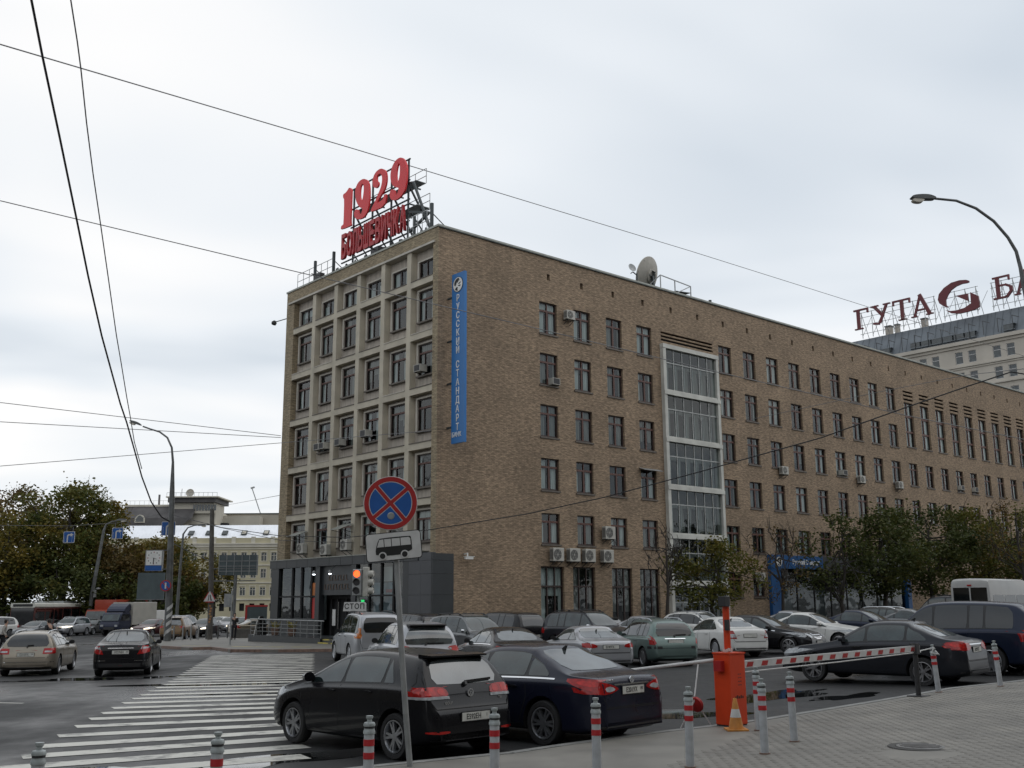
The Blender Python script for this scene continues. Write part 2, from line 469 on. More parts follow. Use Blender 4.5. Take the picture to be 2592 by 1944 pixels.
CARS = {}
def car_model(key, sp):
    """returns list of (name, mesh, parent_index, loc, rot, slot)"""
    body, bvh, topc, beltc, hw = car_body(sp)
    L, W, H = sp["L"], sp["W"], sp["H"]; hL = L / 2
    full = sp.get("detail", 1)
    parts = []
    def P(name, mesh, parent=None, loc=None, rot=None):
        parts.append((name, mesh, parent, loc, rot)); return len(parts) - 1
    def PP(name, lst, mats, smooth=40, parent=None):
        mb = MB()
        for i, pc in enumerate(lst):
            pc, mi = pc if isinstance(pc[1], int) else (pc, 0)
            mb.add(pc[0], pc[1], mi)
        return P(name, mb.mesh(name, mats, smooth=smooth, recalc=False), parent)
    P("body", body)
    # side glazing
    x0, x1 = sp["dlo"][0], None
    (xl, zl), (xh, zh) = sp["cut"]           # rear limit line low / high
    low = lambda x: interp(beltc, x) + sp.get("gl", .02)
    def up(x):
        z = interp(topc, x) - sp.get("gt", .095)
        # rear cut
        if xl != xh:
            t = (x - xl) / (xh - xl)
            zc = zl + (zh - zl) * t
            if x < max(xl, xh) and sp["cut"][0][0] < sp["cut"][1][0]: z = min(z, zc)
        return z
    def pane(a, b, inset):
        xs = [a + (b - a) * i / 10 for i in range(11)]
        lo = [(x, low(x) + inset) for x in xs if up(x) - low(x) > 2 * inset + .005]
        hi = [(x, up(x) - inset) for x in xs if up(x) - low(x) > 2 * inset + .005]
        if len(lo) < 3: return None
        return chaikin(lo + hi[::-1], 1)
    a, b = sp["dlo"]
    gm = sp.get("glass", M_GLASS)
    for side in ("L", "R"):
        tr = pane(a, b, 0)
        ti = PP("window_trim", [patch(bvh, tr, side, .002)], [sp.get("trim", M_TRIM)])
        edges = [a - .05] + list(sp["pillars"]) + [b + .04]
        for e0, e1 in zip(edges, edges[1:]):
            pn = pane(e0 + (.03 if e0 != edges[0] else 0), e1 - (.03 if e1 != edges[-1] else 0), .018)
            if pn: PP("side_window", [patch(bvh, pn, side, .005)], [gm])
        if sp.get("chrome"):
            xs_ = [a - .02 + (b - a + .0) * i / 14 for i in range(15)]
            st = [(x, low(x) - .004) for x in xs_] + [(x, low(x) - .026) for x in xs_[::-1]]
            PP("chrome_strip", [patch(bvh, st, side, .007)], [M_CHROME])
    z0, z1, y0, y1 = sp["ws"]
    ws = chaikin([(-y0, z0), (-y0 * .5, z0 - .03), (y0 * .5, z0 - .03), (y0, z0), (y1, z1), (y1 * .5, z1 + .015), (-y1 * .5, z1 + .015), (-y1, z1)], 1)
    PP("windscreen", [patch(bvh, ws, "F", .005)], [sp.get("wsglass", M_GLASS)])
    z0, z1, y0, y1 = sp["rw"]
    rw = chaikin([(-y0, z0), (-y0 * .5, z0 - .015), (y0 * .5, z0 - .015), (y0, z0), (y1, z1), (y1 * .5, z1 + .02), (-y1 * .5, z1 + .02), (-y1, z1)], 1)
    rwi = PP("rear_window", [patch(bvh, rw, "B", .005)], [sp.get("rwglass", M_GLASSR)])
    # lamps: rear polygon (y,z) + optional side polygon (x,z)
    for sgn in (1, -1):
        lst = []
        f = (lambda p: p) if sgn == 1 else mir
        for poly, mi in sp["tail"]: lst.append((patch(bvh, f(poly), "B", .008 + .002 * mi, .05), mi))
        for poly, mi in sp.get("tails", []): lst.append((patch(bvh, poly, "L" if sgn == 1 else "R", .008 + .002 * mi, .05), mi))
        PP("tail_light", lst, sp.get("tailm", [M_RED, M_REDB, M_CLEAR]))
        lst = []
        for poly, mi in sp["head"]: lst.append((patch(bvh, f(poly), "F", .008 + .002 * mi, .05), mi))
        for poly, mi in sp.get("heads", []): lst.append((patch(bvh, poly, "L" if sgn == 1 else "R", .008, .05), mi))
        PP("headlight", lst, sp.get("headm", [M_CLEAR, M_TRIM, M_AMBER]))
    # grille, valances, sills
    for nm, poly, ax, m in sp.get("extra", []):
        PP(nm, [patch(bvh, poly, ax, .006, .08)], [m])
    for side in ("L", "R"):
        st = [(sp["xf"] - sp["R"] - .1, sp.get("zb", .2) + .02), (sp["xr"] + sp["R"] + .1, sp.get("zb", .2) + .02), (sp["xr"] + sp["R"] + .1, sp.get("zb", .2) + .1), (sp["xf"] - sp["R"] - .1, sp.get("zb", .2) + .1)]
        PP("sill", [patch(bvh, st, side, .004, .2)], [sp.get("sillm", M_PLASTIC)])
    # panel gaps
    if full:
        for side in ("L", "R"):
            lst = []
            for ln in sp.get("gaps", []):
                for (xa, za), (xb, zb_) in zip(ln, ln[1:]):
                    d = Vector((xb - xa, zb_ - za)); n = Vector((-d.y, d.x)).normalized() * .006
                    lst.append(patch(bvh, [(xa - n.x, za - n.y), (xb - n.x, zb_ - n.y), (xb + n.x, zb_ + n.y), (xa + n.x, za + n.y)], side, .0015, .1, .003))
            if lst: PP("panel_gaps", lst, [M_UNDER])
            for (hx, hz) in sp.get("handles", []):
                yy = bvh.ray_cast(Vector((hx + .0013, 3, hz + .0017)), Vector((0, -1, 0)))[0]
                if yy is None: print('NOHANDLE', key, hx, hz); continue
                s = 1 if side == "L" else -1
                hb = MB(); q = chaikin([(hx - .1, hz - .014), (hx + .1, hz - .01), (hx + .1, hz + .016), (hx - .1, hz + .012)], 1)
                hb.prism(q, lambda x, z: (x, s * (yy.y - .01), z), lambda x, z: (x, s * (yy.y + .032), z))
                P("door_handle", hb.mesh("door_handle", [sp.get("handlem", M_TRIM)], smooth=40))
        rg = []
        for ln in sp.get("rgaps", []):
            for (ya, za), (yb, zb_) in zip(ln, ln[1:]):
                d = Vector((yb - ya, zb_ - za)); n = Vector((-d.y, d.x)).normalized() * .006
                rg.append(patch(bvh, [(ya - n.x, za - n.y), (yb - n.x, zb_ - n.y), (yb + n.x, zb_ + n.y), (ya + n.x, za + n.y)], "B", .0015, .1, .003))
        if rg: PP("tailgate_gap", rg, [M_UNDER])
    # mirrors
    mx, mz = sp["mirror"]
    for s in (1, -1):
        yy = abs(bvh.ray_cast(Vector((mx + .0013, 3, mz)), Vector((0, -1, 0)))[0].y)
        mb = MB()
        q = chaikin([(yy - .02, mz - .05), (yy + .2, mz - .07), (yy + .22, mz + .07), (yy + .06, mz + .09)], 2)
        mb.prism(q, lambda y, z: (mx - .05, s * y, z), lambda y, z: (mx + .07, s * (yy + (y - yy) * .8), mz + (z - mz) * .75))
        mi = P("mirror", mb.mesh("mirror", [sp.get("mirrorm", M_TRIM)], smooth=50))
    # wheels
    tw, rim = wheel_meshes(sp["R"], sp.get("tw", .21), *sp.get("spokes", (5, True, M_ALLOY)))
    for ax in (sp["xf"], sp["xr"]):
        for s in (1, -1):
            y = s * (W / 2 - sp.get("tw", .21) / 2 - .015)
            wi = P("wheel", tw, None, (ax, y, sp["R"]), 0 if s == 1 else math.pi)
            P("rim", rim, wi)
    # plate
    for ax, key2 in (("B", "rplate"), ("F", "fplate")):
        if key2 in sp:
            z = sp[key2]
            o, d = (Vector((-9, 0, z)), Vector((1, 0, 0))) if ax == "B" else (Vector((9, 0, z)), Vector((-1, 0, 0)))
            h = bvh.ray_cast(o, d)[0]
            s = -1 if ax == "B" else 1
            mb = MB(); mb.cbox((h.x + s * .012, 0, z), (.012, .52, .112), 0)
            mb.cbox((h.x + s * .008, 0, z), (.016, .545, .135), 1)
            pi = P("license_plate", mb.mesh("license_plate", [M_PLATE if key2 == "rplate" and not sp.get("dirty") else M_PLATED, M_TRIM]))
            sp[key2 + "_x"] = h.x + s * .019
            sp[key2 + "_i"] = pi
    if "antenna" in sp:
        ax_ = sp["antenna"]; zt = interp(topc, ax_)
        mb = MB()
        mb.prism([(ax_ + .07, zt - .01), (ax_ - .04, zt - .01), (ax_ - .07, zt + .06), (ax_ - .05, zt + .065)], lambda x, z: (x, .015, z), lambda x, z: (x, -.015, z))
        P("antenna", mb.mesh("antenna", [M_TRIM]))
    if "rails" in sp:
        xa, xb, hh, rm = sp["rails"]
        for s in (1, -1):
            mb = MB(); pts = []
            for i in range(9):
                x = xa + (xb - xa) * i / 8
                y = min(sp.get("wroof", .56), hw(x)) - .03
                z = interp(topc, x) - .035 + hh * (1 if 0 < i < 8 else -.05)
                pts.append((x, s * y, z))
            mb.tube(pts, .018, 6)
            for i in (1, 4, 7):
                mb.box((pts[i][0] - .05, pts[i][1] - .014, pts[i][2] - hh), (pts[i][0] + .05, pts[i][1] + .014, pts[i][2]))
            P("roof_rail", mb.mesh("roof_rail", [rm], smooth=40))
    if "spoiler" in sp:
        xa, xb, z, hwid, th, m = sp["spoiler"]
        mb = MB()
        q = chaikin([(-hwid, 0), (-hwid + .08, .0), (hwid - .08, .0), (hwid, 0)], 0)
        mb.add([(xa, -hwid, z + th), (xa, hwid, z + th), (xb, hwid * .93, z + th * .3), (xb, -hwid * .93, z + th * .3), (xa, -hwid, z - th), (xa, hwid, z - th), (xb, hwid * .93, z - th * .6), (xb, -hwid * .93, z - th * .6)],
               [(0, 1, 2, 3), (7, 6, 5, 4), (0, 4, 5, 1), (1, 5, 6, 2), (2, 6, 7, 3), (3, 7, 4, 0)])
        P("spoiler", mb.mesh("spoiler", [M_TRIM if m is None else m]))
    if "wiper" in sp:
        (ya, za), (yb, zb2) = sp["wiper"]
        def rp(y, z):
            h = bvh.ray_cast(Vector((-9, y, z)), Vector((1, 0, 0)))[0]
            return (h.x - .03, y, z + .005)
        mb = MB(); mb.bar(rp(ya, za), rp(yb, zb2), .016, .03); mb.bar(rp(ya, za), rp(ya, za - .05), .04)
        P("wiper", mb.mesh("wiper", [M_TRIM]))
    CARS[key] = (parts, sp, bvh)
    return parts

def heading(az): return math.pi / 2 - az      # car forward is local +X; az clockwise from +Y
def place_car(key, x, y, az, col, label, cat="car", group=None, name="car", low=False, glassm=None, z=0.0):
    parts, sp, bvh = CARS[key]
    t = thing(name, label, cat, (x, y, gz(x, y) + z), heading(R(az)), group)
    objs = []
    for nm, me, par, loc, rot in parts:
        if low and nm in ("panel_gaps", "door_handle", "tailgate_gap", "sill", "wiper", "antenna", "window_trim", "chrome_strip"):
            objs.append(None); continue
        o = link(nm, me, t if par is None else objs[par])
        if loc: o.location = loc
        if rot: o.rotation_euler = (0, 0, rot)
        if nm == "body" or (nm in ("mirror", "spoiler") and sp.get("bodymirror")) or (nm == "door_handle" and sp.get("bodyhandle")):
            o.material_slots[0].link = "OBJECT"; o.material_slots[0].material = col
        if nm in ("panel_gaps", "tailgate_gap"): o["kind"] = "stuff"
        objs.append(o)
    return t, objs
def plate_text(t, objs, key, s, region="", front=False):
    parts, sp, bvh = CARS[key]
    k = "fplate" if front else "rplate"
    x, z = sp[k + "_x"], sp[k]
    sgn = 1 if front else -1
    M = Matrix.Translation((x, .045 * (1 if not front else -1), z - .004)) @ Matrix.Rotation(R(90 * sgn), 4, "Z") @ Matrix.Rotation(R(90), 4, "X")
    text_part(s, .098, M_PTEXT, objs[sp[k + "_i"]], M, "lettering", bold=.0012, sx=.82)
    if region:
        M = Matrix.Translation((x, -.2 * (1 if not front else -1), z + .008)) @ Matrix.Rotation(R(90 * sgn), 4, "Z") @ Matrix.Rotation(R(90), 4, "X")
        text_part(region, .06, M_PTEXT, objs[sp[k + "_i"]], M, "lettering", bold=.0008, sx=.8)
def q4(y0, y1, z0, z1): return [(y0, z0), (y1, z0), (y1, z1), (y0, z1)]
def sedan(L=4.6, W=1.8, H=1.47, wb=2.68, foh=.9, Rw=.325, hood=.98, deck=1.04, dx=0.0, belt=.93, **k):
    """three-box saloon; dx moves the tail of the roof back (+) or forward (-)"""
    h = L / 2; xf = h - foh; xr = xf - wb
    cow = xf - .62
    sp = dict(L=L, W=W, H=H, xf=xf, xr=xr, R=Rw,
        top=[(h, .4), (h - .012, .6), (h - .1, .74), (h - .4, .85), (xf - .1, hood - .05), (cow + .1, hood + .01), (cow, hood + .05), (cow - .42, H - .18), (cow - .72, H - .04), (cow - 1.1, H), (cow - 1.75, H - .015), (xr + .5 - dx, H - .1), (xr + .2 - dx, H - .19), (xr - .28 - dx * .6, deck + .03), (xr - .45 - dx * .5, deck), (-h + .2, deck - .02), (-h + .06, deck - .05), (-h + .03, .8), (-h + .015, .6), (-h, .42)],
        belt=[(h, .55), (h - .3, .68), (xf, .78), (cow, belt - .06), (0, belt), (xr, belt + .03), (-h + .3, belt + .01), (-h, belt - .2)],
        wroof=.56, dlo=(xr - .05 - dx, cow + .12), cut=((xr - .12 - dx * .8, belt), (xr + .5 - dx, H - .1)), pillars=(xr + .38, xr + 1.34),
        ws=(hood + .07, H - .075, .7, .55), rw=(deck + .05, H - .1, .64, .52), mirror=(cow - .17, belt + .06),
        tail=[(q4(.5, .92, .72, .93), 0), (q4(.52, .66, .79, .86), 2)], tails=[(q4(-h + .02, -h + .34, .76, .93), 0)],
        head=[(chaikin([(.45, .62), (.92, .66), (.92, .8), (.5, .72)], 1), 0)], heads=[(chaikin([(h - .1, .62), (h - .1, .7), (h - .55, .83), (h - .5, .72)], 1), 0)],
        extra=[("grille", q4(-.4, .4, .55, .7), "F", M_TRIM), ("grille", q4(-.6, .6, .28, .42), "F", M_TRIM), ("bumper_valance", q4(-.78, .78, .25, .36), "B", M_PLASTIC)],
        rplate=.75, fplate=.46, handles=[(xr + .62, belt - .1), (xr + 1.55, belt - .11)],
        gaps=[[(xr + 1.31, belt + .0), (xr + 1.3, .28)], [(cow + .1, belt - .05), (cow + .02, .3)], [(xr + .36, belt), (xr + .34, .7), (xr + .42, .5), (xr + .5, .3)]],
        rgaps=[[(-.72, deck - .08), (-.7, .74), (-.62, .6), (.62, .6), (.7, .74), (.72, deck - .08)], [(-.84, .58), (.84, .58)]])
    sp.update(k); return sp
def suv(L=4.6, W=1.85, H=1.72, wb=2.7, foh=.9, Rw=.36, hood=1.08, belt=1.06, rake=.3, tb=.18, **k):
    """two-box tall wagon; rake = slope length of the tailgate glass"""
    h = L / 2; xf = h - foh; xr = xf - wb; cow = xf - .6
    sp = dict(L=L, W=W, H=H, xf=xf, xr=xr, R=Rw, zb=.27, tw=.24,
        top=[(h, .45), (h - .01, .7), (h - .1, .86), (h - .35, .96), (xf - .1, hood - .02), (cow + .1, hood + .03), (cow, hood + .07), (cow - .42, H - .2), (cow - .7, H - .04), (cow - 1.2, H), (cow - 2.0, H - .01), (-h + rake + .25, H - .05), (-h + rake + .06, H - .1), (-h + rake * .6, H - .3), (-h + tb, belt + .03), (-h + tb * .6, .9), (-h + .03, .72), (-h + .01, .6), (-h, .48)],
        belt=[(h, .65), (h - .3, .82), (xf, .9), (cow, belt - .05), (0, belt), (-h + .3, belt + .02), (-h, belt - .1)],
        wroof=.6, dlo=(-h + rake + .2, cow + .13), cut=((-h + rake * .5 + .05, belt), (-h + rake + .3, H - .1)), pillars=(xr + .1, xr + .5, xr + 1.4),
        ws=(hood + .1, H - .09, .74, .6), rw=(belt + .06, H - .16, .66, .56), mirror=(cow - .17, belt + .07),
        tail=[(q4(.6, .93, .86, 1.08), 0)], tails=[(q4(-h + .02, -h + .3, .9, 1.06), 0)],
        head=[(chaikin([(.5, .76), (.92, .78), (.92, .94), (.52, .88)], 1), 0)], heads=[(chaikin([(h - .1, .76), (h - .1, .86), (h - .45, .96), (h - .45, .84)], 1), 0)],
        extra=[("grille", q4(-.45, .45, .66, .86), "F", M_TRIM), ("grille", q4(-.65, .65, .34, .52), "F", M_TRIM), ("bumper_valance", q4(-.8, .8, .32, .48), "B", M_PLASTIC)],
        rplate=.8, fplate=.58, handles=[(xr + .62, belt - .1), (xr + 1.6, belt - .11)],
        gaps=[[(xr + 1.36, belt), (xr + 1.35, .34)], [(cow + .1, belt - .05), (cow + .02, .36)], [(xr + .46, belt), (xr + .44, .8), (xr + .55, .6), (xr + .6, .4)]],
        rgaps=[[(-.74, belt + .02), (-.78, .85), (-.7, .62), (.7, .62), (.78, .85), (.74, belt + .02)]])
    sp.update(k); return sp

SPECS = dict(
 hatch=dict(L=4.2, W=1.786, H=1.48, xf=1.23, xr=-1.348, R=.318, zb=.19, wroof=.575, round=(.62, .22),
    top=[(2.1, .4), (2.085, .62), (2.0, .76), (1.75, .87), (1.3, .97), (1.0, 1.035), (.9, 1.07), (.42, 1.32), (.1, 1.435), (-.35, 1.48), (-.95, 1.468), (-1.42, 1.43), (-1.6, 1.4), (-1.66, 1.37), (-1.78, 1.2), (-1.9, 1.0), (-1.965, .88), (-1.99, .76), (-2.06, .68), (-2.09, .6), (-2.1, .42)],
    belt=[(2.1, .6), (1.6, .76), (1.0, .9), (0, .955), (-1.3, 1.0), (-2.1, .96)],
    dlo=(-1.42, 1.02), cut=((-1.3, .98), (-1.02, 1.39)), pillars=(-1.0, -.02),
    ws=(1.1, 1.41, .69, .56), rw=(1.03, 1.33, .62, .54), mirror=(.82, 1.02),
    tail=[(chaikin([(.38, .86), (.6, .865), (.92, .86), (.92, .985), (.6, 1.0), (.42, .975)], 1), 0), (q4(.62, .86, .885, .985), 1), (chaikin([(.44, .885), (.57, .885), (.57, .97), (.46, .965)], 1), 1), (q4(.39, .92, .83, .868), 2)],
    tails=[(chaikin([(-2.1, .84), (-1.62, .86), (-1.7, .96), (-1.9, 1.0), (-2.1, .97)], 1), 0), (q4(-2.1, -1.66, .835, .868), 2)],
    head=[(chaikin([(.45, .66), (.9, .7), (.9, .82), (.5, .76)], 1), 0)], heads=[(chaikin([(2.0, .66), (1.98, .76), (1.6, .86), (1.62, .74)], 1), 0)],
    extra=[("grille", q4(-.42, .42, .62, .7), "F", M_TRIM), ("reflector", chaikin(q4(.48, .78, .385, .42), 1), "B", M_REDB), ("reflector", chaikin(q4(-.78, -.48, .385, .42), 1), "B", M_REDB), ("bumper_valance", q4(-.72, .72, .21, .3), "B", M_PLASTIC)],
    rplate=.585, fplate=.46, handles=[(-.72, .89), (.2, .865)], sillm=M_TRIM,
    gaps=[[(.0, .95), (-.02, .6), (.0, .3)], [(1.02, .88), (1.0, .3)], [(-1.0, .97), (-.98, .72), (-1.08, .5), (-.95, .3)], [(-1.62, 1.36), (-1.72, 1.05), (-1.66, 1.0)]],
    rgaps=[[(-.66, 1.32), (-.74, 1.0), (-.72, .8), (-.66, .7), (.66, .7), (.72, .8), (.74, 1.0), (.66, 1.32)]],
    spoiler=(-1.5, -1.74, 1.395, .57, .026, None), bodymirror=True, bodyhandle=True, wiper=((.05, 1.04), (-.46, 1.06)), spokes=(5, True, M_ALLOY), rwglass=M_GLASSR),
 sonata=sedan(4.82, 1.835, 1.47, 2.795, .95, .335, hood=.95, deck=1.06, dx=.16, belt=.96, chrome=True, bodymirror=True, handlem=M_CHROME, spokes=(6, True, M_ALLOY), antenna=-1.0,
    tail=[(chaikin([(.34, .84), (.6, .78), (.95, .8), (.95, 1.0), (.6, .95), (.36, .88)], 1), 0), (chaikin([(.4, .84), (.62, .81), (.66, .88), (.5, .9)], 1), 2)],
    tails=[(chaikin([(-2.42, .8), (-2.1, .86), (-1.72, 1.0), (-2.1, 1.01), (-2.42, .98)], 1), 0), (chaikin([(-2.3, .88), (-2.0, .93), (-2.0, .98), (-2.3, .97)], 1), 1)],
    rplate=.83, extra=[("grille", q4(-.4, .4, .55, .7), "F", M_TRIM), ("bumper_valance", q4(-.78, .78, .24, .34), "B", M_PLASTIC), ("garnish", q4(-.42, .42, .905, .925), "B", M_CHROME)]),
 cruze=sedan(4.6, 1.79, 1.475, 2.685, .93, .325, hood=.98, deck=1.08, dx=.2, belt=.96, spokes=(5, True, M_ALLOYD), antenna=-.85, bodymirror=True,
    tail=[(chaikin([(.34, .86), (.6, .8), (.92, .84), (.92, 1.0), (.6, .99), (.36, .96)], 1), 0), (q4(.62, .88, .87, .96), 1)],
    tails=[(chaikin([(-2.3, .82), (-1.95, .86), (-1.8, .98), (-2.1, 1.02), (-2.3, 1.0)], 1), 0), (chaikin([(-2.2, .88), (-1.98, .9), (-1.92, .97), (-2.2, .98)], 1), 1)],
    rplate=.83, extra=[("grille", q4(-.4, .4, .55, .7), "F", M_TRIM), ("bumper_valance", q4(-.78, .78, .24, .36), "B", M_PLASTIC), ("garnish", q4(-.4, .4, .935, .96), "B", M_CHROME)]),
 teana=sedan(4.85, 1.795, 1.49, 2.776, .98, .325, hood=.98, deck=1.07, dx=.05, belt=.95, spokes=(5, False, M_ALLOY), antenna=-1.0,
    tail=[(chaikin([(.52, .72), (.72, .74), (.92, .8), (.92, 1.0), (.66, .98), (.6, .86)], 0), 0), (chaikin([(.62, .88), (.84, .9), (.84, .95), (.64, .95)], 0), 2)],
    tails=[(chaikin([(-2.4, .78), (-2.15, .86), (-2.05, .98), (-2.4, 1.0)], 0), 0)], rplate=.79,
    extra=[("grille", q4(-.4, .4, .55, .7), "F", M_TRIM), ("garnish", q4(-.4, .4, .905, .935), "B", M_CHROME), ("chrome_strip", q4(-.84, -.45, .52, .532), "B", M_CHROME), ("chrome_strip", q4(.45, .84, .52, .532), "B", M_CHROME), ("bumper_valance", q4(-.8, .8, .24, .44), "B", M_TRIM), ("reflector", q4(-.08, .08, .36, .38), "B", M_RED)]),
 audi=sedan(4.92, 1.87, 1.455, 2.91, .95, .335, hood=.96, deck=1.04, dx=.2, belt=.94, chrome=True, spokes=(10, False, M_ALLOY), antenna=-1.1,
    tail=[(chaikin([(.5, .84), (.92, .84), (.92, .95), (.5, .93)], 0), 0), (q4(.56, .86, .87, .9), 1)], rplate=.76),
 coupe=sedan(4.58, 1.78, 1.39, 2.76, .8, .335, hood=.94, deck=.99, dx=-.02, belt=.91, pillars=(-.62,), spokes=(5, True, M_ALLOY), antenna=-1.0, dlo=(-1.35, .92), cut=((-1.5, .9), (-.75, 1.34)),
    gaps=[[(-.62, .9), (-.66, .3)], [(.85, .86), (.8, .3)]], handles=[(-.45, .8)],
    tail=[(chaikin([(.42, .74), (.92, .76), (.92, .89), (.5, .87)], 1), 0)], tails=[(chaikin([(-2.3, .76), (-1.9, .82), (-2.0, .9), (-2.3, .89)], 1), 0)], rplate=.77),
 liftback=sedan(4.57, 1.77, 1.46, 2.578, .9, .32, hood=.98, deck=1.06, dx=.1, belt=.95, spokes=(5, False, M_ALLOY), antenna=-.9, bodymirror=True, bodyhandle=True,
    tail=[(chaikin([(.55, .7), (.88, .7), (.92, .98), (.66, .98)], 0), 0), (q4(.6, .76, .74, .86), 2)], tails=[(q4(-2.3, -2.06, .72, .97), 0)], rplate=.8),
 estate=suv(4.42, 1.757, 1.53, 2.708, .88, .31, hood=.99, belt=.95, rake=.42, tb=.2, spokes=(5, False, M_ALLOYD), zb=.2, tw=.2, wroof=.57, rails=(.5, -1.5, .06, M_ALLOY), bodymirror=True, bodyhandle=True, rw=(1.0, 1.38, .66, .54),
    tail=[(chaikin([(.66, .72), (.93, .74), (.9, 1.0), (.8, 1.06), (.74, .95)], 1), 0)], tails=[(chaikin([(-2.2, .74), (-1.95, .76), (-1.98, .92), (-2.1, 1.04), (-2.2, 1.0)], 1), 0)], rplate=.82,
    glass=M_GLASSD, rwglass=M_GLASSD, wiper=((0, 1.02), (-.4, 1.03)), extra=[("grille", q4(-.4, .4, .5, .62), "F", M_TRIM), ("garnish", q4(-.36, .36, .9, .925), "B", M_CHROME), ("bumper_strip", q4(.5, .86, .6, .68), "B", M_TRIM), ("bumper_strip", q4(-.86, -.5, .6, .68), "B", M_TRIM)]),
 wagon=suv(4.83, 1.86, 1.48, 2.815, 1.0, .33, hood=.98, belt=.95, rake=.5, tb=.22, spokes=(7, False, M_ALLOY), zb=.2, tw=.21, wroof=.56, rails=(.3, -1.7, .05, M_CHROME), bodymirror=False, bodyhandle=True, rw=(.99, 1.36, .7, .55),
    tail=[(chaikin([(.52, .74), (.92, .74), (.92, .93), (.54, .92)], 0), 0), (q4(.58, .8, .79, .84), 2)], tails=[(q4(-2.4, -2.1, .76, .92), 0)], rplate=.72,
    rwglass=M_GLASSD, wiper=((0, 1.01), (-.2, 1.02)), extra=[("grille", q4(-.4, .4, .5, .62), "F", M_TRIM), ("chrome_strip", q4(-.86, .86, .47, .485), "B", M_CHROME), ("bumper_valance", q4(-.8, .8, .22, .32), "B", M_PLASTIC)]),
 crossover=suv(4.55, 1.84, 1.7, 2.7, .92, .36, hood=1.05, belt=1.05, rake=.42, tb=.2, spokes=(5, True, M_ALLOY), antenna=-1.4, bodyhandle=True,
    tail=[(chaikin([(.5, .98), (.72, .9), (.93, .92), (.93, 1.06), (.6, 1.06)], 1), 0), (chaikin(q4(.64, .8, .92, 1.03), 2), 1), (chaikin([(.52, .99), (.62, .95), (.62, 1.0)], 0), 2)], tails=[(chaikin([(-2.27, .92), (-1.95, .98), (-2.0, 1.06), (-2.27, 1.06)], 1), 0)],
    rw=(1.1, 1.5, .72, .56), wiper=((.1, 1.12), (-.4, 1.12)), spoiler=(-1.72, -1.98, 1.6, .56, .03, None)),
 bigsuv=suv(4.97, 1.95, 1.86, 2.88, .92, .38, hood=1.16, belt=1.13, rake=.42, tb=.12, spokes=(10, False, M_ALLOY), glass=M_GLASSD, rwglass=M_GLASSD, bodymirror=True, bodyhandle=True, wroof=.63,
    tail=[(q4(.74, .95, .86, 1.14), 0)], tails=[(q4(-2.48, -2.3, .88, 1.14), 0)]),
 boxsuv=suv(4.7, 1.885, 1.94, 2.54, .85, .37, hood=1.16, belt=1.13, rake=.16, tb=.06, spokes=(5, False, M_ALLOY), rails=(.4, -1.9, .07, M_TRIM), bodyhandle=False, wroof=.7, rw=(1.2, 1.72, .68, .64),
    tail=[(q4(.76, .92, .98, 1.36), 0)], tails=[(q4(-2.34, -2.2, .98, 1.36), 0)], tailm=[M_AMBER, M_REDB, M_CLEAR], rwglass=M_GLASSD),
 sportsuv=suv(4.695, 1.815, 1.8, 2.8, .87, .37, hood=1.12, belt=1.1, rake=.36, tb=.16, spokes=(6, False, M_ALLOY), rails=(.2, -1.7, .06, M_TRIM), mirrorm=M_CHROME, handlem=M_CHROME),
 oldsedan=sedan(4.3, 1.68, 1.4, 2.46, .85, .29, hood=.93, deck=.98, dx=-.1, belt=.9, spokes=(8, False, M_ALLOYD), tw=.17, wroof=.54),
)
# ------------------------------------------------------------------ ground, road, pavements
def asphalt_mat():
    m, nt, b = new_mat("wet_asphalt")
    N = nt.nodes.new; Lk = nt.links.new
    geo = N("ShaderNodeNewGeometry")
    def noise(scale, det, rough=.55, st=None):
        n = N("ShaderNodeTexNoise"); n.inputs["Scale"].default_value = scale; n.inputs["Detail"].default_value = det; n.inputs["Roughness"].default_value = rough
        src = geo.outputs["Position"]
        if st:
            mp = N("ShaderNodeMapping"); mp.inputs["Scale"].default_value = st[0]; mp.inputs["Rotation"].default_value = (0, 0, st[1]); Lk(src, mp.inputs[0]); src = mp.outputs[0]
        Lk(src, n.inputs["Vector"]); return n.outputs["Fac"]
    big = noise(.16, 6, .6, ((1, .55, 1), .4)); fine = noise(55, 3); mid = noise(2.2, 5, .65)
    wet = N("ShaderNodeMapRange"); wet.inputs["From Min"].default_value = .42; wet.inputs["From Max"].default_value = .62
    Lk(big, wet.inputs["Value"])
    add = N("ShaderNodeMath"); add.operation = "MULTIPLY_ADD"; add.inputs[1].default_value = .55; add.inputs[2].default_value = -.27
    Lk(mid, add.inputs[0])
    s = N("ShaderNodeMath"); s.operation = "ADD"; s.use_clamp = True
    Lk(wet.outputs[0], s.inputs[0]); Lk(add.outputs[0], s.inputs[1])
    # colour: dry grey with grit, darker where wet
    cr = N("ShaderNodeValToRGB"); cr.color_ramp.elements[0].position = .3; cr.color_ramp.elements[0].color = (.02, .021, .022, 1); cr.color_ramp.elements[1].position = .72; cr.color_ramp.elements[1].color = (.05, .05, .05, 1)
    Lk(fine, cr.inputs[0])
    mx = N("ShaderNodeMixRGB"); mx.blend_type = "MULTIPLY"; mx.inputs[2].default_value = (.5, .5, .52, 1)
    Lk(s.outputs[0], mx.inputs[0]); Lk(cr.outputs[0], mx.inputs[1]); Lk(mx.outputs[0], b.inputs["Base Color"])
    rr = N("ShaderNodeMapRange"); rr.inputs["To Min"].default_value = .75; rr.inputs["To Max"].default_value = .26; b.inputs["Specular IOR Level"].default_value = .24
    Lk(s.outputs[0], rr.inputs["Value"]); Lk(rr.outputs[0], b.inputs["Roughness"])
    bn = N("ShaderNodeBump"); bn.inputs["Strength"].default_value = .25; bn.inputs["Distance"].default_value = .008
    Lk(fine, bn.inputs["Height"]); Lk(bn.outputs[0], b.inputs["Normal"])
    return m
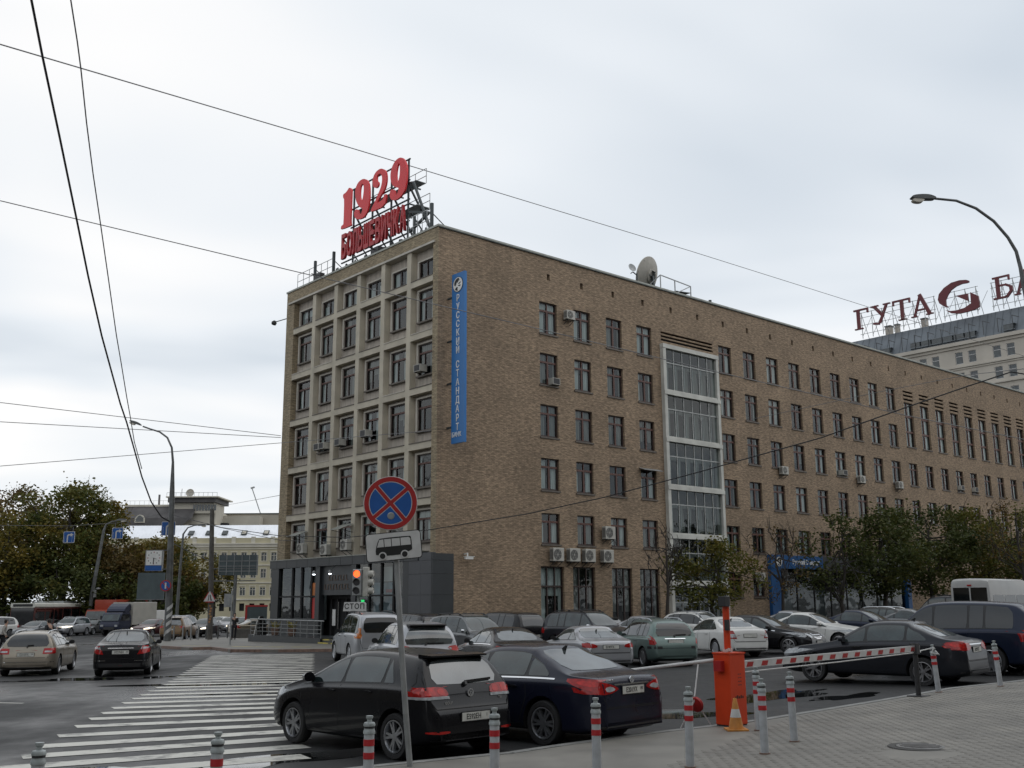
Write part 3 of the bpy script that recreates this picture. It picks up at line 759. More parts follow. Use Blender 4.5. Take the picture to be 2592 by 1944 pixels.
M_ASPHALT = asphalt_mat()
M_PUDDLE = mat("puddle_water", (.012, .013, .013), .03, var=.3, scale=1.5, rvar=.3)
def paint_mark_mat(name, c, thr=.46):
    m, nt, b = new_mat(name); N = nt.nodes.new; Lk = nt.links.new
    geo = N("ShaderNodeNewGeometry")
    a = N("ShaderNodeTexNoise"); a.inputs["Scale"].default_value = 1.3; a.inputs["Detail"].default_value = 8; a.inputs["Roughness"].default_value = .72
    Lk(geo.outputs["Position"], a.inputs["Vector"])
    cr = N("ShaderNodeValToRGB"); cr.color_ramp.elements[0].position = thr - .11; cr.color_ramp.elements[0].color = (.06, .06, .06, 1); cr.color_ramp.elements[1].position = thr + .04; cr.color_ramp.elements[1].color = col4(c)
    Lk(a.outputs["Fac"], cr.inputs[0]); Lk(cr.outputs[0], b.inputs["Base Color"]); b.inputs["Roughness"].default_value = .5
    return m
M_MARK = paint_mark_mat("road_paint_white", (.52, .51, .46), .45)
M_YEL = paint_mark_mat("kerb_paint_yellow", (.55, .45, .08), .5)
M_PAVE = mat("pavement_dirty", (.175, .165, .145), .62, var=.26, scale=1.1, bump=.15, detail=9)
M_PAVER = mat("paver_concrete", (.178, .167, .147), .66, var=.26, scale=1.4, detail=9)
M_PAVER2 = mat("paver_concrete_light", (.186, .175, .154), .66, var=.26, scale=1.4, detail=9)
M_KERB = mat("kerb_granite", (.2, .2, .19), .6, var=.25, scale=5)
M_KERBR = mat("kerb_reddish", (.2, .13, .1), .6, var=.3, scale=5)

def gcl(x, y):
    return gz(max(-120, min(40, x)), max(-60, min(170, y)))
_gz0 = gz
mb = MB()
gx = [-900, -500, -250, -120, -60, -30, 0, 20, 40, 120, 250, 500, 900]; gy = [-300, -60, 0, 40, 80, 120, 170, 300, 600, 1100]
vs = [(x, y, gcl(x, y)) for y in gy for x in gx]
fs = [(j * len(gx) + i, j * len(gx) + i + 1, (j + 1) * len(gx) + i + 1, (j + 1) * len(gx) + i) for j in range(len(gy) - 1) for i in range(len(gx) - 1)]
mb.add(vs, fs)
road = mb.build("road", M_ASPHALT); road["kind"] = "structure"

def sheet(name, poly, h, m, parent=None, kind=None, thick=0):
    bm = bmesh.new()
    bm.faces.new([bm.verts.new((x, y, 0)) for x, y in poly]); bm.normal_update()
    if bm.faces[:][0].normal.z < 0: bmesh.ops.reverse_faces(bm, faces=bm.faces[:])
    if min(p[0] for p in poly) < 0 < max(p[0] for p in poly):
        bmesh.ops.bisect_plane(bm, geom=bm.verts[:] + bm.edges[:] + bm.faces[:], plane_co=(0, 0, 0), plane_no=(1, 0, 0), dist=1e-5)
    bmesh.ops.triangulate(bm, faces=[f for f in bm.faces if len(f.verts) > 4])
    if thick:
        r = bmesh.ops.extrude_edge_only(bm, edges=[e for e in bm.edges if e.is_boundary])
        low = {g for g in r["geom"] if isinstance(g, bmesh.types.BMVert)}
    else: low = set()
    for v in bm.verts: v.co.z = gcl(v.co.x, v.co.y) + h - (thick if v in low else 0)
    me = bpy.data.meshes.new(name); bm.normal_update(); bm.to_mesh(me); bm.free(); me.materials.append(m)
    o = link(name, me, parent)
    if kind: o["kind"] = kind
    return o

# near pavement: kerb line runs away to the right
KL = [(-9, 7.2), (-5.6, 10.6), (-2.14, 13.65), (-.13, 14.85), (.8, 15.65), (2.31, 16.75), (3.5, 17.45), (4.29, 18.1), (6.37, 19.98), (7.69, 21.2), (9.14, 22.6), (11.28, 23.9), (15, 27), (22, 33), (34, 44)]
pav = sheet("pavement", [(x + .12, y - .13) for x, y in KL] + [(60, 46), (60, -20), (-9, -20)], .1165, M_PAVE, kind="structure", thick=.3)
def resample(line, step):
    out = []; d = 0
    for (a, b) in zip(line, line[1:]):
        L = math.dist(a, b)
        while d < L:
            t = d / L; out.append((a[0] + (b[0] - a[0]) * t, a[1] + (b[1] - a[1]) * t)); d += step
        d -= L
    return out
rp = resample(KL[1:13], 1.0)
for a, b in zip(rp, rp[1:]):
    d = Vector((b[0] - a[0], b[1] - a[1], 0)).normalized(); n = Vector((d.y, -d.x, 0))
    mb = MB(); p0 = Vector((a[0], a[1], 0)) + d * .006; p1 = Vector((b[0], b[1], 0)) - d * .006
    q = [p0, p1, p1 + n * .16, p0 + n * .16]
    mb.add([(p.x, p.y, gz(p.x, p.y) - .1) for p in q] + [(p.x, p.y, gz(p.x, p.y) + .122) for p in q], [(0, 1, 2, 3), (7, 6, 5, 4), (0, 4, 5, 1), (1, 5, 6, 2), (2, 6, 7, 3), (3, 7, 4, 0)])
    mb.build("kerb_stone", M_KERB, pav)
# paving setts: nearest in view as single bricks, the rest joined
KD = Vector((.735, .678)); KN = Vector((.678, -.735))
rnd = random.Random(3)
cand = []
for i in range(-30, 110):
    for j in range(0, 72):
        p = Vector((-2.14, 13.65)) + KD * (i * .2 + (j % 2) * .1) + KN * (.42 + j * .1)
        if p.y < 12.2 or abs(p.x) / p.y > .53 or p.y > 24: continue
        # stay behind the kerb line
        cand.append(p)
def behind(p):
    for a, b in zip(KL, KL[1:]):
        if a[0] <= p.x <= b[0]:
            yk = a[1] + (b[1] - a[1]) * (p.x - a[0]) / (b[0] - a[0])
            return (yk - p.y) > (.42 + max(0, 4.6 - p.x) * 1.0)
    return False
cand = [p for p in cand if behind(p) and not (p - Vector((5.06, 13.56))).length < .46]
cand.sort(key=lambda p: (p - Vector((3.6, 10.5))).length)
ang = math.atan2(KD.y, KD.x)
pb = MB(); pb.box((-.098, -.048, -.05), (.098, .048, .0))
pm1 = pb.mesh("brick", [M_PAVER]); pm2 = pb.mesh("brick", [M_PAVER2])
stuff = MB()
for k, p in enumerate(cand):
    h = gz(p.x, p.y) + .1185 + rnd.uniform(-.0012, .0008)
    if k < 296:
        o = link("brick", pm1 if rnd.random() < .6 else pm2, pav, (p.x, p.y, h)); o.rotation_euler = (rnd.uniform(-.006, .006) + .004, rnd.uniform(-.006, .006), ang)
    else:
        Mx = Matrix.Translation((p.x, p.y, h)) @ Matrix.Rotation(ang, 4, "Z") @ Matrix.Rotation(rnd.uniform(-.002, .002), 4, "X")
        vs = [Mx @ Vector(q) for q in ((-.098, -.048, 0), (.098, -.048, 0), (.098, .048, 0), (-.098, .048, 0))]
        vs2 = [v + Vector((0, 0, -.03)) for v in vs]
        stuff.add(vs + vs2, [(0, 1, 2, 3), (0, 4, 5, 1), (1, 5, 6, 2), (2, 6, 7, 3), (3, 7, 4, 0)], 0 if rnd.random() < .6 else 1)
so = stuff.build("bricks", [M_PAVER, M_PAVER2], pav); so["kind"] = "stuff"
# manhole
t = thing("manhole_cover", "round grey manhole cover set in the paving at lower right", "manhole", (5.28, 14.15, gz(5.06, 13.56) + .112))
M_IRON = mat("cast_iron", (.16, .155, .15), .55, .3, var=.3, scale=9)
M_IROND = mat("cast_iron_dark", (.05, .048, .045), .7, .2)
mb = MB(); mb.lathe([(.3, 0), (.3, .018), (.29, .02), (0.0, .02)], 32); mb.build("lid", M_IRON, t)
mb = MB(); mb.lathe([(.31, -.02), (.31, .013), (.4, .014), (.42, -.02)], 32); mb.build("frame", M_IROND, t)
for a in range(-2, 3):
    mb = MB(); w = math.sqrt(.25 ** 2 - (a * .09) ** 2); mb.box((-w, a * .09 - .02, .018), (w, a * .09 + .02, .026)); mb.build("rib", M_IRON, t)

# far pavement by the shop corner
FP = [(-24.5, 71.0), (-20.2, 61.2), (-17.6, 57.8), (-16.7, 58.6), (-14.4, 54.2), (-11.8, 53.0), (-6, 52.6), (4, 50.5), (10, 55), (-3, 60), (-16, 74), (-19.2, 80.5), (-21.0, 79.5), (-23.6, 73.5)]
fpav = sheet("far_pavement", FP, .13, M_PAVE, kind="structure", thick=.3)
rp = resample(FP[1:8], 1.5)
for a, b in zip(rp, rp[1:]):
    d = Vector((b[0] - a[0], b[1] - a[1], 0)).normalized(); n = Vector((-d.y, d.x, 0))
    p0 = Vector((a[0], a[1], 0)) + d * .008 - n * .02; p1 = Vector((b[0], b[1], 0)) - d * .008 - n * .02
    mb = MB(); q = [p0, p1, p1 + n * .18, p0 + n * .18]
    mb.add([(p.x, p.y, gz(p.x, p.y) - .1) for p in q] + [(p.x, p.y, gz(p.x, p.y) + .142) for p in q], [(0, 1, 2, 3), (7, 6, 5, 4), (0, 4, 5, 1), (1, 5, 6, 2), (2, 6, 7, 3), (3, 7, 4, 0)])
    mb.build("kerb_stone", M_KERBR, fpav)
for a, b, w in (((-15.5, 58.4), (-12.3, 56.4), .3), ((-19, 60.8), (-17.2, 60.1), .2), ((-11.8, 56.2), (-10.6, 55.9), .25)):
    d = Vector((b[0] - a[0], b[1] - a[1])).normalized(); n = Vector((-d.y, d.x)) * w
    sheet("yellow_marking", [a, b, (b[0] + n.x, b[1] + n.y), (a[0] + n.x, a[1] + n.y)], .136, M_YEL, fpav)
# park lawn and path strip on the far left, pavement in front of the long facade
M_LAWN = mat("park_lawn", (.05, .065, .022), .9, var=.4, scale=.4)
lawn = sheet("lawn", [(-120, 111), (-18, 111), (-24, 150), (-120, 150)], .12, M_LAWN, kind="structure", thick=.3)
bpav = sheet("building_pavement", [(1.5, 55.2), (30, 80), (75, 119), (84, 108), (40, 70), (18, 56), (6, 49.8)], .128, M_PAVE, kind="structure", thick=.3)

# zebra crossing
cw = thing("crosswalk", "worn white zebra stripes crossing the wet road towards the shop corner", "road marking"); cw["kind"] = "structure"; del cw["label"]; del cw["category"]
tips = [13.9, 15.05, 16.21, 17.4, 18.78, 20.24, 21.6, 22.77, 23.92, 25.14, 26.36, 27.47, 28.73, 29.96, 31.15, 32.28]
while tips[-1] < 50.2: tips.append(tips[-1] + 1.13)
XL = [(13, -6.8), (16.2, -7.35), (18.8, -7.93), (21.6, -8.51), (25.1, -9.16), (28.7, -9.81), (32.3, -10.43), (51, -14.4)]
SL = [(13, .5), (16.3, .5), (18.8, .36), (20.3, .27), (24, .18), (29, .12), (33, .08), (52, .02)]
for y0 in tips:
    x0 = interp(XL, y0); mslope = interp(SL, y0)
    xr = (-3.3 - .185 * (y0 - mslope * x0 - 16.85)) / (1 + .185 * mslope)
    yr = y0 + mslope * (xr - x0)
    sx, sy = .25, -.46
    q = [(x0, y0), (x0 + sx, y0 + sy), (xr + sx, yr + sy), (xr, yr)]
    sheet("stripe", q, .007, M_MARK, cw)
# stop and lane lines on the road
for nm, q in (("lane_line", [(-34, 45.2), (-18.5, 44.2), (-18.5, 44.35), (-34, 45.35)]), ("lane_line", [(-30, 31.5), (-11.5, 25.2), (-11.5, 25.33), (-30, 31.65)])):
    o = sheet(nm, q, .006, M_MARK); o["kind"] = "structure"
# puddles
def puddle(cx, cy, rx, ry, rot, seed):
    r = random.Random(seed); n = 26; pts = []
    ph = [(r.uniform(0, 6.28), r.uniform(.05, .22)) for _ in range(5)]
    for i in range(n):
        a = 2 * math.pi * i / n
        k = 1 + sum(am * math.sin((j + 2) * a + p) for j, (p, am) in enumerate(ph))
        x, y = rx * k * math.cos(a), ry * k * math.sin(a)
        pts.append((cx + x * math.cos(rot) - y * math.sin(rot), cy + x * math.sin(rot) + y * math.cos(rot)))
    o = sheet("puddle", chaikin(pts, 1), .004, M_PUDDLE); o["kind"] = "structure"
for a in ((-6.9, 31.0, 3.6, 1.0, .05, 1), (-13.2, 34.0, 2.6, .75, .1, 2), (-3.4, 15.2, 1.5, .62, .7, 3), (-5.5, 14.4, 1.6, .42, .45, 4), (3.0, 20.2, 1.0, .85, .6, 5), (5.6, 23.3, 2.0, .62, .75, 6),
          (1.6, 24.5, 2.0, .5, .6, 7), (-20.5, 36.2, 3.2, .35, .1, 8), (7.0, 22.6, 1.1, .35, .7, 9), (-16.5, 28, 2.8, .35, -.1, 11), (-6.6, 27.2, 1.2, .28, .1, 12)):
    puddle(*a)
# leaf litter by the kerb
M_LEAF_G = mat("fallen_leaves", (.2, .17, .04), .8, var=.5, scale=12)
lb = MB()
for _ in range(160):
    t_ = rnd.random(); 
    if rnd.random() < .45: x, y = 8.35 + rnd.gauss(0, .16), 21.9 + rnd.gauss(0, .12)
    else:
        a, b = KL[2 + int(t_ * 6)], KL[3 + int(t_ * 6)]; s_ = rnd.random(); x, y = a[0] + (b[0] - a[0]) * s_ + rnd.gauss(-.2, .2), a[1] + (b[1] - a[1]) * s_ + rnd.gauss(.2, .2)
    z = gz(x, y) + .012 + (.12 if behind(Vector((x, y))) or rnd.random() < .0 else 0); w = rnd.uniform(.02, .045); a = rnd.uniform(0, 6.28)
    lb.add([(x + w * math.cos(a + k * 1.57), y + w * math.sin(a + k * 1.57) * .7, z + rnd.uniform(0, .012)) for k in range(4)], [(0, 1, 2, 3)])
lo = lb.build("fallen_leaves", M_LEAF_G); lo["kind"] = "stuff"
# ------------------------------------------------------------------ the brick office building
def brick_mat(name, c1, c2, mort):
    m, nt, b = new_mat(name); N = nt.nodes.new; Lk = nt.links.new
    tc = N("ShaderNodeTexCoord"); sp = N("ShaderNodeSeparateXYZ"); Lk(tc.outputs["Object"], sp.inputs[0])
    ad = N("ShaderNodeMath"); ad.operation = "ADD"; Lk(sp.outputs["X"], ad.inputs[0]); Lk(sp.outputs["Y"], ad.inputs[1])
    cb = N("ShaderNodeCombineXYZ"); Lk(ad.outputs[0], cb.inputs[0]); Lk(sp.outputs["Z"], cb.inputs[1])
    br = N("ShaderNodeTexBrick"); br.inputs["Scale"].default_value = 1.0
    br.inputs["Brick Width"].default_value = .26; br.inputs["Row Height"].default_value = .077; br.inputs["Mortar Size"].default_value = .009; br.inputs["Mortar Smooth"].default_value = .3
    br.inputs["Color1"].default_value = col4(c1); br.inputs["Color2"].default_value = col4(c2); br.inputs["Mortar"].default_value = col4(mort); br.inputs["Bias"].default_value = -.1
    Lk(cb.outputs[0], br.inputs["Vector"])
    # weathering: broad stains plus per-course streaks
    n1 = N("ShaderNodeTexNoise"); n1.inputs["Scale"].default_value = .35; n1.inputs["Detail"].default_value = 7; n1.inputs["Roughness"].default_value = .62; Lk(cb.outputs[0], n1.inputs["Vector"])
    mp = N("ShaderNodeMapping"); mp.inputs["Scale"].default_value = (3.3, 11, 1); Lk(cb.outputs[0], mp.inputs[0])
    n2 = N("ShaderNodeTexNoise"); n2.inputs["Scale"].default_value = 1.0; n2.inputs["Detail"].default_value = 2; Lk(mp.outputs[0], n2.inputs["Vector"])
    r1 = N("ShaderNodeMapRange"); r1.inputs["From Min"].default_value = .3; r1.inputs["From Max"].default_value = .7; r1.inputs["To Min"].default_value = .78; r1.inputs["To Max"].default_value = 1.14; Lk(n1.outputs["Fac"], r1.inputs["Value"])
    r2 = N("ShaderNodeMapRange"); r2.inputs["From Min"].default_value = .3; r2.inputs["From Max"].default_value = .72; r2.inputs["To Min"].default_value = .66; r2.inputs["To Max"].default_value = 1.4; Lk(n2.outputs["Fac"], r2.inputs["Value"])
    mu = N("ShaderNodeMath"); mu.operation = "MULTIPLY"; Lk(r1.outputs[0], mu.inputs[0]); Lk(r2.outputs[0], mu.inputs[1])
    mx = N("ShaderNodeVectorMath"); mx.operation = "SCALE"; Lk(br.outputs["Color"], mx.inputs[0]); Lk(mu.outputs[0], mx.inputs["Scale"])
    Lk(mx.outputs[0], b.inputs["Base Color"]); b.inputs["Roughness"].default_value = .85
    bn = N("ShaderNodeBump"); bn.inputs["Strength"].default_value = .5; bn.inputs["Distance"].default_value = .012; Lk(br.outputs["Fac"], bn.inputs["Height"]); bn.invert = True; Lk(bn.outputs[0], b.inputs["Normal"])
    return m
M_BRICK = brick_mat("brown_brick", (.35, .255, .17), (.235, .172, .115), (.125, .096, .068))
M_BRICKL = brick_mat("tan_brick", (.37, .3, .2), (.28, .225, .145), (.16, .13, .088))
M_CONC = mat("facade_concrete", (.5, .455, .365), .8, var=.16, scale=.9, detail=9, bump=.1)
M_PANEL = mat("spandrel_concrete", (.43, .385, .33), .8, var=.2, scale=1.6, detail=9, stretch=(3, 3, .5))
M_WOOD = mat("window_wood", (.085, .032, .022), .5, var=.3, scale=4)
M_WOODD = mat("window_wood_dark", (.035, .02, .017), .5, var=.3, scale=4)
M_SILL = mat("sill_metal", (.1, .085, .07), .5, .3, var=.3, scale=3)
M_FLASH = mat("roof_flashing", (.3, .31, .28), .5, .4, var=.25, scale=2)
M_FLASHD = mat("roof_edge_dark", (.05, .06, .055), .6)
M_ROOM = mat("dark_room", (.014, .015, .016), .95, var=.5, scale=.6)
M_CURT = mat("curtain", (.58, .6, .58), .9, var=.3, scale=2.2, stretch=(6, 6, .4))
M_CURT2 = mat("curtain_dim", (.2, .2, .185), .9, var=.35, scale=2.2, stretch=(6, 6, .4))
M_WHITE = mat("white_frame", (.5, .5, .46), .6, var=.16, scale=1.2, detail=8)
M_JAMB = mat("white_jamb", (.5, .47, .41), .7, var=.14, scale=1.5)
M_STEELG = mat("mullion_grey", (.33, .34, .33), .45, .4, var=.2, scale=3)
M_CLAD = mat("dark_cladding", (.03, .034, .037), .4, .2, var=.14, scale=1.2)
M_CLAD2 = mat("grey_cladding", (.055, .059, .066), .4, .25, var=.12, scale=1.2)
M_CLADJ = mat("cladding_joint", (.012, .012, .013), .8)
M_BLUE = mat("sign_blue", (.012, .15, .42), .42, var=.06, scale=1.5)
M_SIGNW = mat("sign_white", (.72, .72, .7), .5, var=.06)
M_BLACK = mat("sign_black", (.01, .01, .01), .5)
M_REDL = mat("sign_red", (.74, .03, .038), .45, var=.08, scale=1.5)
M_STEELD = mat("frame_steel_dark", (.045, .055, .058), .55, .3, var=.25, scale=3)
M_GREYP = mat("galvanised", (.3, .31, .31), .45, .5, var=.2, scale=4)
M_ACW = mat("ac_casing", (.42, .41, .37), .55, var=.16, scale=5)
def bglass_mat(name, tint, fac=.55):
    m, nt, b = new_mat(name); N = nt.nodes.new; Lk = nt.links.new
    nt.nodes.remove(b)
    out = nt.nodes["Material Output"]
    tr = N("ShaderNodeBsdfTransparent"); tr.inputs[0].default_value = col4(tint)
    gl = N("ShaderNodeBsdfGlossy"); gl.inputs["Roughness"].default_value = .03; gl.inputs["Color"].default_value = (.9, .94, .95, 1)
    lw = N("ShaderNodeLayerWeight"); fr = N("ShaderNodeMath"); fr.operation = "POWER"; fr.inputs[1].default_value = 4.6; Lk(lw.outputs["Facing"], fr.inputs[0])
    geo = N("ShaderNodeNewGeometry"); no = N("ShaderNodeTexNoise"); no.inputs["Scale"].default_value = .8; Lk(geo.outputs["Position"], no.inputs["Vector"])
    bn = N("ShaderNodeBump"); bn.inputs["Strength"].default_value = .06; bn.inputs["Distance"].default_value = .3; Lk(no.outputs["Fac"], bn.inputs["Height"]); Lk(bn.outputs[0], gl.inputs["Normal"])
    mr = N("ShaderNodeMath"); mr.operation = "MULTIPLY_ADD"; mr.inputs[1].default_value = .94; mr.inputs[2].default_value = .06; mr.use_clamp = True; Lk(fr.outputs[0], mr.inputs[0])
    mx = N("ShaderNodeMixShader"); Lk(mr.outputs[0], mx.inputs[0]); Lk(tr.outputs[0], mx.inputs[1]); Lk(gl.outputs[0], mx.inputs[2]); Lk(mx.outputs[0], out.inputs["Surface"])
    return m
M_WGL = bglass_mat("window_glass", (.62, .68, .68))
M_SGL = bglass_mat("shop_glass", (.5, .55, .55))

BA = R(48.963)
BU = Vector((math.sin(BA), math.cos(BA), 0)); BV = Vector((-BU.y, BU.x, 0))
BC = Vector((-4.268, 57.843, 0))
BROT = math.atan2(BU.y, BU.x)
bld = thing("office_building", "long brown brick office building with a concrete grid end facade and stair tower", "building", BC, BROT)
def bw(x, y, z=0):
    p = BC + BU * x + BV * y; return Vector((p.x, p.y, z))
ZR = 24.0
def wall_holes(mb, holes, s0, s1, z0, z1, P, depth, m=0, mr=0):
    """wall on plane with rectangular holes (a,b,c,d)=(s0,s1,z0,z1); P(s,d,z)->3D, d = depth inwards"""
    zs = sorted({z0, z1} | {h[2] for h in holes} | {h[3] for h in holes})
    for za, zb in zip(zs, zs[1:]):
        zm = (za + zb) / 2
        act = sorted([h for h in holes if h[2] < zm < h[3]])
        s = s0
        for h in act + [(s1, s1, 0, 0)]:
            if h[0] > s + 1e-6: mb.add([P(s, 0, za), P(h[0], 0, za), P(h[0], 0, zb), P(s, 0, zb)], [(0, 1, 2, 3)], m)
            s = h[1]
    for h in holes:
        d = h[4] if len(h) > 4 else depth
        a, b, c, e = h[:4]
        for q in (((a, c), (b, c)), ((b, c), (b, e)), ((b, e), (a, e)), ((a, e), (a, c))):
            (sa, za), (sb, zb) = q
            mb.add([P(sa, 0, za), P(sb, 0, zb), P(sb, d, zb), P(sa, d, za)], [(0, 1, 2, 3)], mr)
PR = lambda s, d, z: (s, d, z)          # right facade, y=0 plane
PL = lambda s, d, z: (d, s, z)          # left facade, x=0 plane
rng = random.Random(11)
# window rows on the long facade
ROW = {6: (18.72, 20.8), 5: (15.42, 17.45), 4: (12.12, 14.15), 3: (8.82, 10.8), 2: (5.55, 7.42)}
colA = [7.98 + 3.025 * i for i in range(4)]
colB = [26.05 + 2.98 * i for i in range(9)]
colT = [52.9 + 2.91 * i for i in range(17)]
wins = []     # (s, z0, z1, width)
for r_, (a, b) in ROW.items():
    for s in colA + colB: wins.append((s, a, b, 1.53, r_))
    if r_ <= 4:
        for s in colT: wins.append((s + .05, a, b, 1.45, r_))
holes = [(s, s + w, a, b, .2) for s, a, b, w, _ in wins]
for s in colT: holes.append((s, s + 1.6, 15.66, 19.74, .25))
gfw = [(7.86, 9.8), (10.55, 12.5), (14.0, 15.9), (16.65, 18.58)]
for a, b in gfw: holes.append((a, b, .3, 4.22, .25))
gfs = [(26.0, 27.5), (28.85, 30.3)]
for a, b in gfs: holes.append((a, b, 2.38, 4.15, .2))
slots = [8.68 + 2.99 * i for i in range(31)]
for s in slots: holes.append((s, s + .26, 22.3, 22.72, .25))
for z in (20.62, 20.36, 20.1): holes.append((19.58, 25.37, z, z + .15, .14))
for s in colT:
    for z in (20.65, 20.3, 19.93): holes.append((s, s + 1.75, z, z + .17, .12))
mb = MB()
XE = 102.0
TW = (19.45, 25.62)
holes.append((TW[0], TW[1], .1, 19.8, .3))
SHOPR = (30.7, 51.0)
holes.append((SHOPR[0], SHOPR[1], -.1, 5.45, .3))
wall_holes(mb, holes, 0, XE, -1.5, ZR - .12, PR, .2)
mb.build("brick_wall", [M_BRICK], bld)
mb = MB()
mb.add([(0, 16.95, -1.5), (0, 18.0, -1.5), (0, 18.0, ZR - .12), (0, 16.95, ZR - .12)], [(0, 1, 2, 3)])
mb.add([(0, 0, -1.5), (0, .52, -1.5), (0, .52, ZR - .12), (0, 0, ZR - .12)], [(0, 1, 2, 3)])
mb.add([(0, .52, 23.09), (0, 16.95, 23.09), (0, 16.95, ZR - .12), (0, .52, ZR - .12)], [(0, 1, 2, 3)])
mb.add([(0, 18.0, -1.5), (30, 18.0, -1.5), (30, 18.0, ZR - .12), (0, 18.0, ZR - .12)], [(0, 1, 2, 3)])
mb.add([(0, .52, 4.9), (.45, .52, 4.9), (.45, .52, 23.09), (0, .52, 23.09)], [(0, 1, 2, 3)])
mb.add([(0, 16.95, 4.9), (.45, 16.95, 4.9), (.45, 16.95, 23.09), (0, 16.95, 23.09)], [(0, 1, 2, 3)])
mb.build("tan_brick_wall", [M_BRICKL], bld)
mb = MB(); mb.add([(0, 0, ZR - .3), (XE, 0, ZR - .3), (XE, 18, ZR - .3), (0, 18, ZR - .3)], [(0, 1, 2, 3)]); mb.add([(XE, 0, -1.5), (XE, 18, -1.5), (XE, 18, ZR - .3), (XE, 0, ZR - .3)], [(0, 1, 2, 3)])
mb.build("roof", M_FLASHD, bld)
mb = MB()
mb.box((-.06, -.06, ZR - .12), (.3, 18.06, ZR)); mb.box((.3, -.06, ZR - .12), (XE, .3, ZR))
mb.build("parapet_cap", M_FLASH, bld)
mb = MB(); mb.box((.0, -.09, ZR - .19), (XE, -.002, ZR - .121)); mb.build("drip_edge", M_FLASHD, bld)
# dark rooms behind the windows
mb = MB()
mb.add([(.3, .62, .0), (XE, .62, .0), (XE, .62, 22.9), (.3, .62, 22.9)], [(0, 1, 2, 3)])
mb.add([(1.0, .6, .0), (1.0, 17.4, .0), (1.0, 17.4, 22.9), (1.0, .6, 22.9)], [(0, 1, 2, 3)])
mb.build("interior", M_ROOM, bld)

def window_meshes(w, h, kind, side):
    """frame + panes, local: u along wall, depth inwards, z up"""
    P = PR if side == "R" else PL
    fb, gb = MB(), MB()
    def bx(mb, a, b, d0, d1, c, e, m=0):
        p, q = P(a, d0, c), P(b, d1, e)
        mb.box([min(p[i], q[i]) for i in range(3)], [max(p[i], q[i]) for i in range(3)], m)
    t = .07
    bx(fb, 0, t, 0, .09, 0, h); bx(fb, w - t, w, 0, .09, 0, h); bx(fb, t, w - t, 0, .09, 0, t); bx(fb, t, w - t, 0, .09, h - t, h)
    if kind == "std":
        zt = h * .73
        bx(fb, t, w - t, -.01, .085, zt - .06, zt + .06, 1); bx(fb, w * .5 - .06, w * .5 + .06, -.005, .085, t, zt - .06, 1); bx(fb, w * .5 - .035, w * .5 + .035, 0, .085, zt + .06, h - t, 1)
        # opening casements inside the frame
        for a, b in ((t, w * .5 - .06), (w * .5 + .06, w - t)):
            bx(fb, a, a + .035, .01, .08, t, zt - .06, 0); bx(fb, b - .035, b, .01, .08, t, zt - .06, 0); bx(fb, a + .035, b - .035, .01, .08, t, t + .045, 0)
    elif kind == "bay":
        zt = h * .72
        bx(fb, t, w - t, -.01, .085, zt - .055, zt + .055, 1)
        bx(fb, w * .62 - .03, w * .62 + .03, 0, .085, t, zt - .055, 0)
    elif kind == "attic":
        bx(fb, w * .5 - .03, w * .5 + .03, 0, .085, t, h - t, 0)
    elif kind == "tall":
        for k in (.34, .69):
            bx(fb, t, w - t, -.02, .09, h * k - .09, h * k + .09, 1)
        bx(fb, w * .45 - .05, w * .45 + .05, 0, .085, t, h * .34 - .09, 1); bx(fb, w * .45 - .05, w * .45 + .05, 0, .085, h * .34 + .09, h * .69 - .09, 1); bx(fb, w * .45 - .05, w * .45 + .05, 0, .085, h * .69 + .09, h - t, 1)
    elif kind == "shop":
        for k in (.33, .66): bx(fb, w * k - .04, w * k + .04, 0, .09, t, h - t, 0)
        bx(fb, t, w - t, -.006, .085, h * .7 - .05, h * .7 + .05, 0)
    p = [P(t, .05, t), P(w - t, .05, t), P(w - t, .05, h - t), P(t, .05, h - t)]
    gb.add(p, [(0, 1, 2, 3)])
    return fb, gb
def curtain_mesh(w, h, side, r):
    P = PR if side == "R" else PL
    out = []
    def strip(a, b, z0, z1):
        mb = MB(); out.append(mb)
        n = max(2, int((b - a) / .07))
        pts = [(a + (b - a) * i / n, .14 + .025 * math.sin(i * 1.9 + r.random())) for i in range(n + 1)]
        vs = [P(x, d, z0) for x, d in pts] + [P(x, d, z1) for x, d in pts]
        mb.add(vs, [(i, i + 1, n + 2 + i, n + 1 + i) for i in range(n)])
    k = r.random()
    a = r.uniform(.18, .45) * w; b = r.uniform(.1, .42) * w
    z0 = r.choice((.1, .1, .1, h * .3)); z1 = h * r.choice((.98, .98, .72))
    if k < .8: strip(.08, a, z0, z1)
    if k > .15: strip(w - b, w - .08, z0, z1)
    if r.random() < .22: strip(.08, w - .08, h * r.uniform(.5, .74), h * .98)
    return out
WM = {}
def place_window(kind, side, s, z0, w, h, d, sill=True, sd=None, wood=(M_WOODD, M_WOOD), curt=None, label=None):
    key = (kind, side, round(w, 2), round(h, 2))
    if key not in WM:
        f, g = window_meshes(w, h, kind, side)
        P = PR if side == "R" else PL
        sb = MB(); sd = d if sd is None else sd; p, q = P(-.06, -sd - .07, -.1), P(w + .06, .0, -.004)
        sb.box([min(p[i], q[i]) for i in range(3)], [max(p[i], q[i]) for i in range(3)])
        cs = [[c.mesh("curtain", [M_CURT if k % 3 else M_CURT2], recalc=False) for c in curtain_mesh(w, h, side, random.Random(k + 5))] for k in range(9)]
        WM[key] = (f.mesh("window", list(wood)), g.mesh("pane", [M_WGL], recalc=False), sb.mesh("sill", [M_SILL]), cs)
    f, g, sm, cs = WM[key]
    P = PR if side == "R" else PL
    o = link("window", f, bld, P(s, d, z0))
    link("pane", g, o)
    if sill: link("sill", sm, o)
    if (curt if curt is not None else rng.random() < .86): 
        for c in rng.choice(cs): link("curtain", c, o)
    return o
